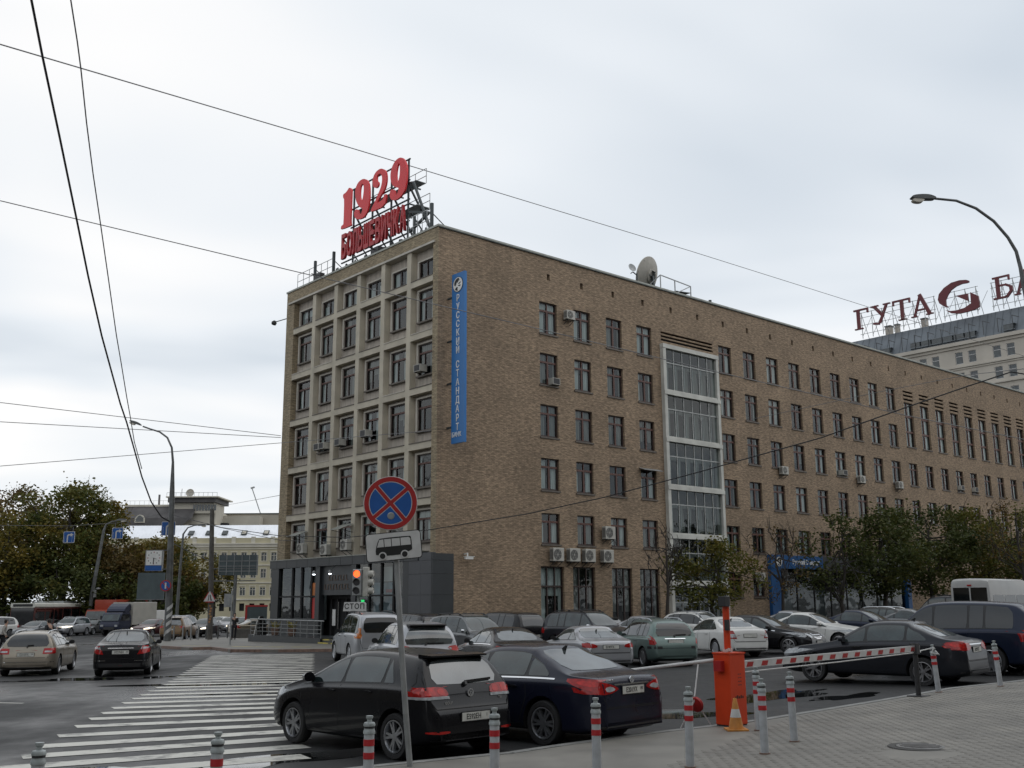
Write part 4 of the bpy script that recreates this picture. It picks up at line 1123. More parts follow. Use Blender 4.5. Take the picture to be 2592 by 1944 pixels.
for s, a, b, w, r_ in wins: place_window("std", "R", s, a, w, b - a, .13)
for s in colT: place_window("tall", "R", s, 15.66, 1.6, 4.08, .16, curt=True)
for a, b in gfw: place_window("shop", "R", a, .3, b - a, 3.92, .15, sill=False, curt=True)
for a, b in gfs: place_window("std", "R", a, 2.38, b - a, 1.77, .13)
# ---- concrete grid on the end facade
FIN = [14.15, 11.35, 8.55, 5.75, 2.95]
for y in FIN:
    mb = MB(); mb.box((0, y - .21, 4.9), (.45, y + .21, 22.96)); mb.build("concrete_fin", M_CONC, bld)
BEAM = [20.65, 17.36, 14.06, 10.78, 7.55]
edges = [16.95] + [v for y in FIN for v in (y + .21, y - .21)] + [.52]
bays = [(edges[i + 1], edges[i]) for i in range(0, 12, 2)]
for zb in BEAM:
    for (a, b) in bays:
        mb = MB(); mb.box((.003, a, zb), (.45, b, zb + .37)); mb.build("concrete_beam", M_CONC, bld)
        mb = MB(); mb.box((-.03, a + .06, zb + .372), (.3, b - .02, zb + .42)); mb.build("ledge", M_SILL if rng.random() < .75 else M_JAMB, bld)
mb = MB(); mb.box((-.1, .3, 22.96), (.45, 17.65, 23.088)); mb.build("lintel", M_JAMB, bld)
ROWL = [(21.1, 22.25, "attic")] + [(zb - 2.15 if zb > 8 else zb - 2.0, zb - .25, "bay") for zb in BEAM]
for (z0, z1, k) in ROWL:
    for (a, b) in bays:
        wa, wb = a + .33, b - .38
        # recessed backing with jambs around the window and the spandrel below
        zb0 = z0 - .68 if k == "bay" else z0 - .06
        zt0 = z1 + .26 if k == "bay" else 22.96
        mb = MB()
        mb.add([(.42, a, zb0), (.42, b, zb0), (.42, b, z0), (.42, a, z0)], [(0, 1, 2, 3)], 0)
        mb.add([(.42, a, z1), (.42, b, z1), (.42, b, zt0), (.42, a, zt0)], [(0, 1, 2, 3)], 0)
        mb.add([(.42, a, z0), (.42, wa, z0), (.42, wa, z1), (.42, a, z1)], [(0, 1, 2, 3)], 0)
        mb.add([(.42, wb, z0), (.42, b, z0), (.42, b, z1), (.42, wb, z1)], [(0, 1, 2, 3)], 0)
        mb.build("spandrel_panel", [M_PANEL], bld)
        mb = MB()
        mb.box((.3, wb, z0 - .02), (.415, wb + .12, z1 + .1)); mb.box((.3, wa - .1, z0 - .02), (.415, wa, z1 + .1)); mb.box((.3, wa, z1), (.415, wb, z1 + .1))
        mb.build("jamb", M_JAMB, bld)
        place_window(k, "L", wa, z0, wb - wa, z1 - z0, .4, sill=True, sd=.12, wood=(M_WOODD, M_WOOD))
# ---- glazed stair tower
mb = MB(); mb.box((TW[0], -.28, .0), (TW[0] + .3, .3, 19.56)); mb.build("tower_post", M_WHITE, bld)
mb = MB(); mb.box((TW[1] - .27, -.28, .0), (TW[1], .3, 19.53)); mb.build("tower_post", M_WHITE, bld)
mb = MB(); mb.box((TW[0] - .02, -.31, 19.53), (TW[1] + .02, .3, 19.83)); mb.build("tower_fascia", M_WHITE, bld)
slabs = [(16.21, 16.62), (12.9, 13.31), (9.59, 10.0), (6.28, 6.69), (3.03, 3.5)]
tops = [19.53] + [s[0] for s in slabs]
for a, b in slabs:
    mb = MB(); mb.box((TW[0] - .01, -.33, a), (TW[1] + .01, .3, b - .13)); mb.box((TW[0] + .3, -.24, b - .13), (TW[1] - .27, .3, b - .02)); mb.build("tower_slab", M_WHITE, bld)
for i, (a, b) in enumerate(slabs + [(0, .15)]):
    z0, z1 = b - .02, tops[i]
    x0, x1 = TW[0] + .3, TW[1] - .27
    fr = MB(); zt = z0 + (z1 - z0) * .66
    xs = [x0 + (x1 - x0) * k / 6 for k in range(7)]
    for k, x in enumerate(xs): 
        if 0 < k < 6: fr.box((x - .03, -.14, z0), (x + .03, -.06, z1))
    fr.box((x0, -.15, zt - .035), (x1, -.05, zt + .035))
    # inner casement bars, seen as pairs
    for k in range(6):
        fr.box((xs[k] + .28, -.05, z0 + .04), (xs[k] + .33, .02, zt - .04))
    fo = fr.build("tower_glazing", M_STEELG, bld)
    for k in range(6):
        for (c, d) in ((z0, zt - .035), (zt + .035, z1)):
            gb = MB(); gb.add([(xs[k] + .03, -.1, c), (xs[k + 1] - .03, -.1, c), (xs[k + 1] - .03, -.1, d), (xs[k] + .03, -.1, d)], [(0, 1, 2, 3)]); gb.build("pane", M_WGL, fo, recalc=False)
# stair flights and landings dimly seen inside
mb = MB()
for i in range(6):
    z = .3 + 3.31 * i
    mb.box((TW[0] + .4, .34, z + 1.5), (TW[1] - .4, .6, z + 1.72))
mb.build("stair_landing", M_CURT2, bld)
mb = MB()
for i in range(6):
    z0 = 16.75 - 3.31 * i
    for k in range(5):
        a = TW[0] + .45 + k * 1.05 + rng.uniform(-.1, .1); mb.add([(a, .2, max(.2, z0)), (a + rng.uniform(.3, .7), .2, max(.2, z0)), (a + .5, .2, z0 + 1.7), (a, .2, z0 + 1.7)], [(0, 1, 2, 3)])
mb.build("blinds", M_CURT2, bld)
# ---- ground-floor shop on the corner
shp = thing("corner_shop", "dark clad ground floor shop front with canopy at the building corner", "shop", BC, BROT)
mb = MB(); mb.box((-.34, 1.22, 4.42), (.4, 18.3, 4.93)); mb.build("canopy", M_CLAD, shp)
mb = MB(); mb.box((-.4, 1.18, 4.932), (.4, 18.36, 4.985)); mb.build("canopy_flashing", M_FLASH, shp)
for i in range(12):
    y = 2.6 + i * 1.34; mb = MB(); mb.box((-.346, y - .008, 4.425), (-.341, y + .008, 4.925)); mb.build("panel_joint", M_CLADJ, shp)
zz = [-.6, .9, 2.54, 3.68, 4.42]
for (a, b) in ((.006, .96), (.97, 2.15)):
    for c, d in zip(zz, zz[1:]):
        mb = MB(); mb.box((-.3, a, c + .006), (.0, b, d - .006)); mb.build("cladding_panel", M_CLAD2, shp)
mb = MB(); mb.box((-.3, .0, 4.426), (.0, 1.21, 4.85)); mb.build("cladding_panel", M_CLAD2, shp)
for c, d in zip(zz, zz[1:] ):
    mb = MB(); mb.box((-.29, -.1, c + .006), (1.18, -.003, d - .006)); mb.build("cladding_panel", M_CLAD, shp)
mb = MB(); mb.box((-.29, -.1, 4.426), (1.18, -.003, 4.8)); mb.build("cladding_panel", M_CLAD, shp)
for y0, y1 in ((17.1, 18.1), (11.8, 12.3), (7.6, 8.1), (2.16, 2.7)):
    mb = MB(); mb.box((-.3, y0, -.8), (.1, y1, 4.415)); mb.build("cladding_column", M_CLAD, shp)
mb = MB(); mb.box((-.28, 12.3, -.8), (.1, 17.1, 1.18)); mb.build("plinth", M_CLAD, shp)
mb = MB(); mb.box((-.28, 2.7, -.8), (.1, 7.6, .9)); mb.build("plinth", M_CLAD, shp)
mb = MB()
for y in (15.4, 14.2, 12.95): mb.box((-.22, y - .09, 1.18), (-.06, y + .09, 4.42))
for y in (6.3, 5.0, 3.75): mb.box((-.22, y - .07, .9), (-.06, y + .07, 4.42))
mb.box((-.23, 12.3, 2.5), (-.07, 17.1, 2.6)); mb.box((-.23, 2.7, 2.5), (-.07, 7.6, 2.6))
mb.build("shop_mullions", M_CLADJ, shp)
for a, b, z0 in ((12.3, 17.1, 1.18), (2.7, 7.6, .9)):
    gb = MB(); gb.add([(-.14, a, z0), (-.14, b, z0), (-.14, b, 4.42), (-.14, a, 4.42)], [(0, 1, 2, 3)]); gb.build("shop_window", M_SGL, shp, recalc=False)
mb = MB(); mb.box((-.12, 8.1, 2.62), (.05, 11.8, 4.41)); mb.build("entrance_fascia", M_CLAD, shp)
M_LETD = mat("brown_letters", (.085, .055, .035), .5)
RL = Matrix(((0, 0, -1, 0), (-1, 0, 0, 0), (0, 1, 0, 0), (0, 0, 0, 1)))   # text on planes facing -X: text x -> -Y, y -> Z, z -> -X
mb = MB()
for y, z, n in ((10.9, 3.5, 7), (11.4, 2.95, 9)):
    for i in range(n):
        yy = y - i * .33
        mb.box((-.15, yy - .03, z), (-.12, yy + .03, z + .34)); mb.box((-.148, yy - .16, z + (.28 if i % 2 else .02)), (-.12, yy - .031, z + (.33 if i % 2 else .07)))
lt = mb.build("worn_letters", M_LETD, shp); lt["kind"] = "stuff"
mb = MB(); mb.box((.5, 8.1, -.4), (.6, 11.8, 2.62)); mb.build("entrance_recess", M_ROOM, shp)
mb = MB()
for y in (8.6, 9.6, 10.6, 11.3): mb.box((.32, y - .05, -.3), (.42, y + .05, 2.5))
mb.box((.32, 8.1, 2.4), (.42, 11.8, 2.6))
mb.build("entrance_door", M_CLADJ, shp)
mb = MB(); mb.tube([(.25, 10.35, .3), (.25, 10.35, 2.2)], .035, 8); mb.build("door_handle", M_CHROME, shp)
mb = MB(); mb.box((.28, 10.75, .75), (.31, 11.1, 1.75)); mb.build("paper_notice", M_SIGNW, shp)
M_ORANGE = mat("poster_orange", (.5, .16, .04), .5, var=.35, scale=1.5)
M_POSTR = mat("poster_red", (.5, .03, .025), .5, var=.25, scale=1.2)
M_POSTB = mat("poster_blue", (.2, .3, .36), .5, var=.35, scale=1.5)
mb = MB(); mb.box((-.16, 12.42, 2.62), (-.145, 12.86, 3.4)); mb.build("poster", M_ORANGE, shp)
mb = MB(); mb.box((-.16, 12.42, .95), (-.145, 12.86, 2.48)); mb.build("poster", M_POSTR, shp)
mb = MB(); mb.box((0.1, 3.9, 1.2), (.12, 6.2, 3.3)); mb.build("poster", M_POSTB, shp)
mb = MB(); mb.box((0.07, 4.3, 2.72), (.09, 4.9, 2.9)); mb.build("poster", M_POSTR, shp)
mb = MB(); mb.box((0.05, 3.95, 3.35), (.06, 5.1, 4.2)); mb.build("poster", M_SIGNW, shp)
M_DISP = mat("shop_back_wall", (.22, .26, .26), .8, var=.3, scale=.8)
mb = MB(); mb.box((.6, 12.4, 1.1), (.65, 15.6, 4.2)); mb.build("display_wall", M_DISP, shp)
for y, m in ((14.75, M_POSTR), (14.45, M_PLASTIC), (13.55, M_PLASTIC), (13.3, M_CURT2), (5.6, M_PLASTIC), (4.4, M_BLACK)):
    mb = MB(); mb.lathe([(.02, 1.1), (.14, 1.15), (.2, 1.6), (.22, 1.95), (.2, 2.15), (.07, 2.22), (.06, 2.3), (.09, 2.42), (.0, 2.5)], 12, 0, Matrix.Translation((.3, y, 0))); mb.build("mannequin", m, shp, smooth=50)
M_SPOT = mat("spotlight_glow", (.9, .9, .9), .3, emit=(.85, .92, 1), estr=9)
for y in (11.75, 9.82):
    t = thing("spotlight", "small lit spotlight hung under the shop canopy " + ("beside the orange poster" if y > 11 else "above the entrance lettering"), "lamp", bw(-.75, y, 3.97), BROT, "spotlights under the shop canopy")
    mb = MB(); mb.lathe([(.0, -.06), (.1, -.05), (.1, .1), (.04, .16)], 12); mb.build("lamp_housing", M_GREYP, t)
    mb = MB(); mb.lathe([(.0, -.055), (.085, -.055), (.08, -.09), (.0, -.1)], 12); mb.build("bulb", M_SPOT, t)
    mb = MB(); mb.bar((0, 0, .14), (.45, 0, .5), .03); mb.build("bracket", M_STEELD, t)
# shop windows inside the bank branch on the long facade
bk = thing("bank_branch", "grey glazed bank branch with blue frame on the ground floor behind the trees", "shop", BC, BROT)
M_BLUED = mat("bank_blue_dull", (.008, .075, .22), .5, var=.12, scale=1.5)
mb = MB(); mb.box((30.72, -.3, 4.47), (37.6, .1, 5.46)); bs = mb.build("blue_fascia", M_BLUED, bk)
mb = MB(); mb.box((30.72, -.26, -.2), (31.95, .1, 4.468)); mb.build("blue_column", M_BLUED, bk)
mb = MB(); mb.box((50.4, -.26, -.2), (51.0, .1, 5.0)); mb.build("blue_column", M_BLUED, bk)
mb = MB(); mb.box((37.6, -.2, 4.3), (50.4, .1, 5.46)); mb.build("grey_fascia", M_CLAD2, bk)
M_BANKG = mat("bank_grey_panel", (.12, .13, .135), .5, var=.2, scale=1)
for i in range(8):
    x = 32.0 + i * 2.3
    mb = MB(); mb.box((x, .0, -.2), (x + .12, .1, 4.45)); mb.build("mullion", M_CLADJ, bk)
    gb = MB(); gb.add([(x + .12, .05, 0), (x + 2.3, .05, 0), (x + 2.3, .05, 4.3), (x + .12, .05, 4.3)], [(0, 1, 2, 3)]); gb.build("shop_window", M_SGL, bk, recalc=False)
    if i % 2 == 0:
        mb = MB(); mb.box((x + .3, .3, .2), (x + 2.0, .35, 3.0)); mb.build("display_board", M_BANKG, bk)
RRm = Matrix(((1, 0, 0, 0), (0, 0, -1, 0), (0, 1, 0, 0), (0, 0, 0, 1)))   # text on planes facing -Y
text_part("Русский Стандарт", .5, M_SIGNW, bs, Matrix.Translation((35.3, -.31, 4.95)) @ RRm, "lettering", .012, .004, .82)
def emblem(parent, Mx, r):
    """round bank emblem: pale disc with a dark sweeping eagle-like shape"""
    mb = MB(); mb.lathe([(0, .02), (r, .02), (r, 0)], 28, 0, Mx); mb.build("emblem_disc", M_BLACK, parent)
    mb = MB(); mb.lathe([(0, .026), (r * .93, .026), (r * .93, .018)], 28, 0, Mx); mb.build("emblem_face", M_SIGNW, parent)
    def sh(pts, z=.034):
        mb = MB(); q = chaikin(pts, 1)
        mb.prism(q, lambda a, b: Mx @ Vector((a * r, b * r, z)), lambda a, b: Mx @ Vector((a * r, b * r, .02))); mb.build("emblem_mark", M_BLACK, parent)
    sh([(-.75, .1), (-.6, .55), (-.1, .85), (.35, .78), (.2, .62), (.45, .5), (.1, .45), (.0, .2), (-.2, .3), (-.3, .05), (-.55, -.2)])
    sh([(-.6, -.55), (-.2, -.3), (.05, -.42), (-.1, -.62), (.1, -.8), (-.25, -.82)])
    sh([(.1, .1), (.65, .3), (.5, .05), (.15, -.02)])
    sh([(.05, -.12), (.7, -.15), (.45, -.32), (.1, -.25)])
emblem(bs, Matrix.Translation((31.75, -.305, 4.97)) @ RRm, .38)
# ------------------------------------------------------------------ roof signs, facade signs, antennas, neighbours
ONE = [(11.13, 30.02), (10.8, 29.83), (10.81, 29.14), (10.83, 28.34), (10.84, 27.34), (10.74, 27.22), (10.79, 27.15), (12.02, 27.23), (12.06, 27.33), (11.99, 27.49), (11.79, 27.5), (11.72, 27.57), (11.71, 29.37), (11.85, 29.44), (11.91, 29.75), (11.55, 29.77), (11.28, 29.91)]
NIN = [(9.35, 30.09), (8.93, 29.88), (8.67, 29.53), (8.56, 29.05), (8.55, 28.43), (8.66, 27.81), (8.87, 27.44), (9.23, 27.26), (9.76, 27.3), (10.15, 27.45), (10.35, 27.66), (10.41, 27.94), (10.3, 28.13), (10.09, 28.14), (9.89, 27.99), (9.85, 27.82), (9.73, 27.64), (9.59, 27.59), (9.43, 27.74), (9.36, 27.98), (9.65, 28.09), (9.96, 28.39), (10.21, 28.77), (10.33, 29.21), (10.33, 29.57), (10.19, 29.88), (9.85, 30.08)]
NINH = [(9.49, 29.79), (9.3, 29.64), (9.26, 29.23), (9.34, 28.77), (9.44, 28.56), (9.59, 28.63), (9.72, 28.89), (9.74, 29.25), (9.68, 29.63)]
TWO = [(7.28, 30.13), (6.91, 29.95), (6.65, 29.69), (6.55, 29.27), (6.59, 28.85), (6.78, 28.48), (7.21, 28.19), (7.53, 27.97), (7.7, 27.8), (6.98, 27.85), (6.84, 27.99), (6.74, 28.15), (6.55, 28.11), (6.68, 27.32), (8.27, 27.39), (8.37, 27.51), (8.21, 27.7), (7.93, 27.94), (7.68, 28.25), (7.3, 28.65), (7.11, 29.02), (7.07, 29.4), (7.19, 29.68), (7.34, 29.79), (7.56, 29.82), (7.71, 29.7), (7.73, 29.48), (7.65, 29.33), (7.5, 29.24), (7.49, 29.02), (7.67, 28.9), (7.93, 28.96), (8.16, 29.14), (8.24, 29.39), (8.23, 29.65), (8.11, 29.83), (8.0, 29.97), (7.72, 30.11)]
NI2 = [(5.08, 30.15), (4.73, 29.99), (4.45, 29.64), (4.29, 29.25), (4.28, 28.7), (4.35, 28.17), (4.44, 27.74), (4.67, 27.57), (4.94, 27.4), (5.35, 27.34), (5.7, 27.4), (6.02, 27.56), (6.17, 27.84), (6.17, 28.08), (6.07, 28.22), (5.9, 28.23), (5.65, 28.11), (5.59, 27.94), (5.54, 27.75), (5.43, 27.66), (5.26, 27.79), (5.15, 28.09), (5.37, 28.18), (5.73, 28.36), (6.02, 28.71), (6.13, 29.09), (6.11, 29.47), (5.95, 29.8), (5.71, 30.02), (5.43, 30.14)]
NI2H = [(5.21, 29.83), (5.08, 29.71), (5.05, 29.29), (5.08, 28.88), (5.21, 28.56), (5.35, 28.56), (5.42, 28.73), (5.46, 29.13), (5.38, 29.53)]
def outline_mesh(polys, depth, name):
    """filled 2D outlines (holes by nesting), extruded; local x,y then z thickness"""
    cu = bpy.data.curves.new(name, "CURVE"); cu.dimensions = "2D"; cu.fill_mode = "BOTH"; cu.extrude = depth / 2
    for p in polys:
        sp = cu.splines.new("POLY"); sp.points.add(len(p) - 1); sp.use_cyclic_u = True
        for i, (a, b) in enumerate(p): sp.points[i].co = (a, b, 0, 1)
    o = bpy.data.objects.new("tmp", cu); COL.objects.link(o)
    me = bpy.data.meshes.new_from_object(o.evaluated_get(bpy.context.evaluated_depsgraph_get()))
    bpy.data.objects.remove(o); return me
def digit(name, polys, x0, depth, parent, m, smooth=1):
    pl = [[(-y, z) for y, z in (chaikin(p, smooth) if smooth else p)] for p in polys]
    me = outline_mesh(pl, depth, name)
    me.transform(Matrix.Translation((x0, 0, 0)) @ RL)
    me.materials.clear(); me.materials.append(m)
    return link(name, me, parent)
rs = thing("roof_sign", "large red rooftop sign reading 1929 over a smaller red word on a dark steel frame", "sign", BC, BROT)
M_REDSIDE = M_REDL
digit("numeral", [ONE], .7, .12, rs, M_REDL, 1)
digit("numeral", [NIN, NINH], .7, .12, rs, M_REDL)
digit("numeral", [TWO], .7, .12, rs, M_REDL)
digit("numeral", [NI2, NI2H], .7, .12, rs, M_REDL)
word = "БОЛЬШЕВИЧКА"
M_REDL2 = mat("sign_red_dull", (.42, .02, .026), .45, var=.12, scale=2)
for i, ch in enumerate(word):
    me = text_mesh(ch, 2.3, .09, .055, "CENTER", "letter")
    xs = [v.co.x for v in me.vertices]; ys = [v.co.y for v in me.vertices]
    w, h = max(xs) - min(xs), max(ys) - min(ys)
    yc = 11.6 - i * .69
    me.transform(Matrix.Translation((-(max(xs) + min(xs)) / 2, -min(ys), 0)))
    me.transform(Matrix.Diagonal((.58 / w, 1.78 / h, 1, 1)))
    # slab serifs like the heavy condensed face on the roof
    me.transform(Matrix.Translation((.7, yc, 25.02)) @ RL)
    me.materials.clear(); me.materials.append(M_REDL2)
    link("letter", me, rs)
fr = MB()
for y in (4.5, 6.4, 8.6, 10.9, 12.1):
    if y < 11.5: fr.bar((.95, y, 24.0), (.95, y, 29.9), .1); fr.bar((.95, y, 28.2), (3.6, y, 24.3), .1); fr.bar((.95, y, 26.9), (2.6, y, 26.9), .08); fr.bar((.95, y, 28.1), (1.9, y, 28.1), .08)
    fr.bar((.95, y, 26.6), (3.2, y, 24.1), .07); fr.bar((.4, y, 24.35), (3.6, y, 24.35), .1)
for z in (29.88, 28.45, 27.15, 26.85, 25.7, 24.9, 24.45): fr.bar((.92, 4.3, z), (.92, 11.2 if z > 27 else 12.3, z), .08)
fr.bar((1.35, .9, 24.2), (1.35, 17.5, 24.2), .14); fr.bar((.6, .9, 24.25), (.6, 17.5, 24.25), .12)
fr.bar((.9, 3.9, 28.15), (.9, 2.0, 24.4), .13); fr.bar((.9, 3.95, 28.15), (.9, 4.6, 28.3), .1)
fr.bar((.9, 4.4, 26.3), (.9, 2.2, 25.6), .14); fr.bar((.9, 2.2, 25.6), (.9, 4.2, 24.9), .14); fr.bar((.9, 3.72, 25.8), (.9, 3.72, 24.3), .13)
for y in (2.2, 2.7, 4.1, 5.0, 5.9, 6.9, 7.9, 9.0, 10.2, 11.3, 12.4): fr.bar((.6, y, 24.2), (1.0, y + .45, 24.75), .08)
fr.build("steel_frame", M_STEELD, rs)
wk = MB()
for z, x0, x1 in ((28.35, 1.1, 1.9), (26.75, 1.2, 2.2)): wk.box((x0, 3.9, z - .03), (x1, 11.1, z))
wk.build("walkway", M_GREYP, rs)
rl = MB()
def railing(mb, x, y0, y1, z0, h, n, r=.02):
    for i in range(n + 1):
        y = y0 + (y1 - y0) * i / n; mb.bar((x, y, z0), (x, y, z0 + h), r * 1.6)
    for k in (.5, 1.0): mb.bar((x, y0, z0 + h * k), (x, y1, z0 + h * k), r * 1.6)
for x, z in ((1.9, 28.35), (2.2, 26.75)): railing(rl, x, 3.9, 11.1, z, 1.0, 6)
rl.build("railing", M_GREYP, rs)["kind"] = "stuff"
for a in ((.5, 1.37, 3.8, 24.2, 1.35, 5), (.5, 12.6, 17.5, 24.2, 1.1, 6)):
    rl = MB(); railing(rl, *a); rl.build("railing", M_GREYP, rs)
for y, z1 in ((1.37, 25.85), (12.61, 25.75), (15.08, 25.72)): po = MB(); po.bar((.5, y, 24), (.5, y, z1), .16); po.bar((.5, y, z1 - .6), (1.4, y - .6, 24.1), .05); po.build("steel_post", M_STEELD, rs)
for y in (6.8, 13.9):
    mb = MB(); mb.box((.0, y - .4, 24.02), (.35, y + .4, 24.4)); mb.bar((.1, y, 24.2), (-.45, y, 24.3), .06); mb.build("floodlight", M_PLASTIC, rs)
# wall lamp arm on the far edge of the facade
t = thing("wall_lamp", "small lamp on a thin arm sticking out from the office building's left edge", "lamp", bw(0, 18.0, 22.05), BROT)
mb = MB(); mb.bar((0, .02, 0), (-.1, 1.7, .06), .05); mb.build("arm", M_STEELD, t)
mb = MB(); mb.lathe([(.0, 0), (.16, .03), (.2, .2), (.08, .34), (0, .36)], 14, 0, Matrix.Translation((-.1, 1.75, -.12)) @ Matrix.Rotation(R(35), 4, "X")); mb.build("lamp_head", M_PLASTIC, t)
# vertical blue bank sign
vsg = thing("vertical_sign", "tall narrow blue sign with white vertical lettering fixed edge-on to the brick facade", "sign", BC, BROT)
mb = MB(); mb.box((.65, -1.65, 10.88), (.82, -.48, 20.85)); mb.build("sign_board", M_BLUE, vsg)
for z in (19.5, 16.9, 14.4, 11.85):
    mb = MB(); mb.bar((.73, 0, z), (.73, -.48, z), .1); mb.build("bracket", M_STEELD, vsg)
letters = "РУССКИЙ СТАНДАРТ"
for i, ch in enumerate(letters):
    if ch == " ": continue
    z = 19.32 - (i if i < 7 else i - .35) * .515
    text_part(ch, .56, M_SIGNW, vsg, Matrix.Translation((.64, -1.06, z)) @ RL, "letter", .012, .006, .8)
text_part("БАНК", .37, M_SIGNW, vsg, Matrix.Translation((.64, -.98, 11.35)) @ RL, "lettering", .012, .004, .85)
emblem(vsg, Matrix.Translation((.645, -1.06, 20.15)) @ RL, .46)
# satellite dishes
M_DISH = mat("dish_cream", (.36, .34, .3), .6, var=.16, scale=2)
t = thing("satellite_dish", "large cream satellite dish seen from behind on the roof edge", "satellite dish", bw(21.0, 2.0, 25.62), BROT)
Mx = Matrix.Rotation(R(12), 4, "Z") @ Matrix.Rotation(R(-72), 4, "X")
mb = MB(); mb.lathe([(0, 0), (.5, .03), (.95, .14), (1.38, .34), (1.42, .34), (1.42, .28), (.96, .07), (.5, -.05), (0, -.08)], 36, 0, Mx); mb.build("reflector", M_DISH, t, smooth=40)
mb = MB()
for k in range(8):
    a = k * math.pi / 4; mb.bar(Mx @ Vector((.4 * math.cos(a), .4 * math.sin(a), -.06)), Mx @ Vector((1.35 * math.cos(a), 1.35 * math.sin(a), .24)), .03)
mb.lathe([(.5, -.05), (.52, -.16), (.4, -.2)], 20, 0, Mx); mb.build("rib_ring", M_DISH, t)
mb = MB()
for k in range(6):
    a = k * math.pi / 3; mb.bar(Mx @ Vector((.1, 0, -.2)), Mx @ Vector((.45 * math.cos(a), .45 * math.sin(a), -.2)), .07)
mb.bar(Mx @ Vector((0, 0, -.2)), (0, -.35, -1.6), .16); mb.build("mount", M_STEELD, t)
t = thing("satellite_dish", "small dark satellite dish on a short mast left of the large dish", "satellite dish", bw(18.3, .9, 24.0), BROT)
mb = MB(); mb.tube([(0, 0, -.1), (0, 0, 1.0)], .05, 8); mb.bar((0, 0, .85), (-.4, 0, 1.0), .06); mb.build("mast", M_STEELD, t)
mb = MB(); mb.lathe([(0, 0), (.2, .03), (.32, .1), (.2, .06), (0, .02)], 18, 0, Matrix.Translation((-.55, 0, 1.25)) @ Matrix.Rotation(R(-30), 4, "Y") @ Matrix.Rotation(R(70), 4, "X")); mb.build("reflector", M_GREYP, t)
mb = MB(); mb.bar((-.45, 0, 1.0), (-.75, -.1, .8), .05); mb.build("feed_arm", M_STEELD, t)
t = thing("roof_railing", "grey pipe railing beside the large dish on the roof edge", "railing", BC, BROT)
mb = MB()
for a, b in (((20.6, .7, 25.3), (24.0, .7, 25.1)), ((20.6, .7, 24.0), (20.6, .7, 25.3)), ((22.2, .7, 24), (22.2, .7, 25.2)), ((24.0, .7, 23.9), (24.0, .7, 25.1)), ((22.2, .7, 24.2), (24.0, .7, 25.1)), ((20.0, 2.4, 24.0), (20.6, .7, 25.3))): mb.bar(a, b, .06)
mb.build("rail", M_GREYP, t)
t = thing("roof_vent", "dark box vent with a sloping lid behind the roof railing", "vent", bw(23.3, 1.3, 23.7), BROT)
mb = MB(); mb.box((-.7, -.4, 0), (.6, .4, .75)); mb.build("vent_box", M_FLASHD, t)
mb = MB(); mb.add([(-.85, -.5, .74), (.75, -.5, .9), (.75, .5, .9), (-.85, .5, .74), (-.85, -.5, .8), (.75, -.5, .96), (.75, .5, .96), (-.85, .5, .8)], [(0, 3, 2, 1), (4, 5, 6, 7), (0, 1, 5, 4), (1, 2, 6, 5), (2, 3, 7, 6), (3, 0, 4, 7)]); mb.build("lid", M_FLASHD, t)
t = thing("roof_pipe", "short dark pipe stub standing alone on the roof edge", "pipe", bw(26.9, 1.2, 23.8), BROT)
mb = MB(); mb.tube([(0, 0, 0), (0, 0, .9)], .12, 10); mb.build("pipe", M_STEELD, t)
# camera on the wall
t = thing("security_camera", "white security camera on the brick wall near the grey cladding", "camera", bw(2.0, 0, 4.6), BROT)
mb = MB(); mb.bar((0, 0, .2), (0, -.3, .22), .07); mb.bar((0, -.3, .25), (0, -.3, .02), .06); mb.build("arm", M_SIGNW, t)
mb = MB(); mb.box((-.2, -.4, -.1), (.35, -.26, .03)); mb.box((-.24, -.42, .03), (.42, -.24, .06)); mb.build("housing", M_SIGNW, t)
# ---- air conditioners
def ac_split(loc, rot, label, group, w=.9, h=.8, d=.34):
    t = thing("air_conditioner", label, "air conditioner", loc, rot, group)
    mb = MB(); mb.box((-w / 2, -d - .12, 0), (w / 2, -.12, h)); o = mb.build("casing", M_ACW, t)
    md = o.modifiers.new("bev", "BEVEL"); md.width = .025; md.segments = 2
    Mx = Matrix.Translation((-w * .1, -d - .12, h * .5)) @ Matrix.Rotation(R(90), 4, "X")
    mb = MB(); mb.lathe([(0, .004), (h * .36, .004), (h * .37, .012), (h * .39, .012), (h * .4, 0)], 24, 0, Mx); mb.build("fan_opening", M_PLASTIC, t)
    mb = MB()
    for k in (.12, .2, .28, .35): mb.lathe([(h * k - .006, .016), (h * k + .006, .016), (h * k + .006, .01)], 20, 0, Mx)
    for k in range(6):
        a = k * math.pi / 3; mb.bar(Mx @ Vector((0, 0, .014)), Mx @ Vector((h * .38 * math.cos(a), h * .38 * math.sin(a), .014)), .01)
    mb.lathe([(0, .02), (h * .06, .02), (h * .07, .01)], 12, 0, Mx); mb.build("fan_guard", M_ACW, t)
    mb = MB()
    for s in (-w * .35, w * .35): mb.box((s - .02, -d - .14, -.05), (s + .02, 0, -.004)); mb.bar((s, -d - .1, -.03), (s, -.01, -.3), .03)
    mb.build("bracket", M_STEELD, t)
    mb = MB()
    for i in range(5): mb.box((-w / 2 - .006, -d - .1 + i * .06, .1), (-w / 2 + .004, -d - .07 + i * .06, h - .1))
    mb.build("side_grille", M_PLASTIC, t)
    return t
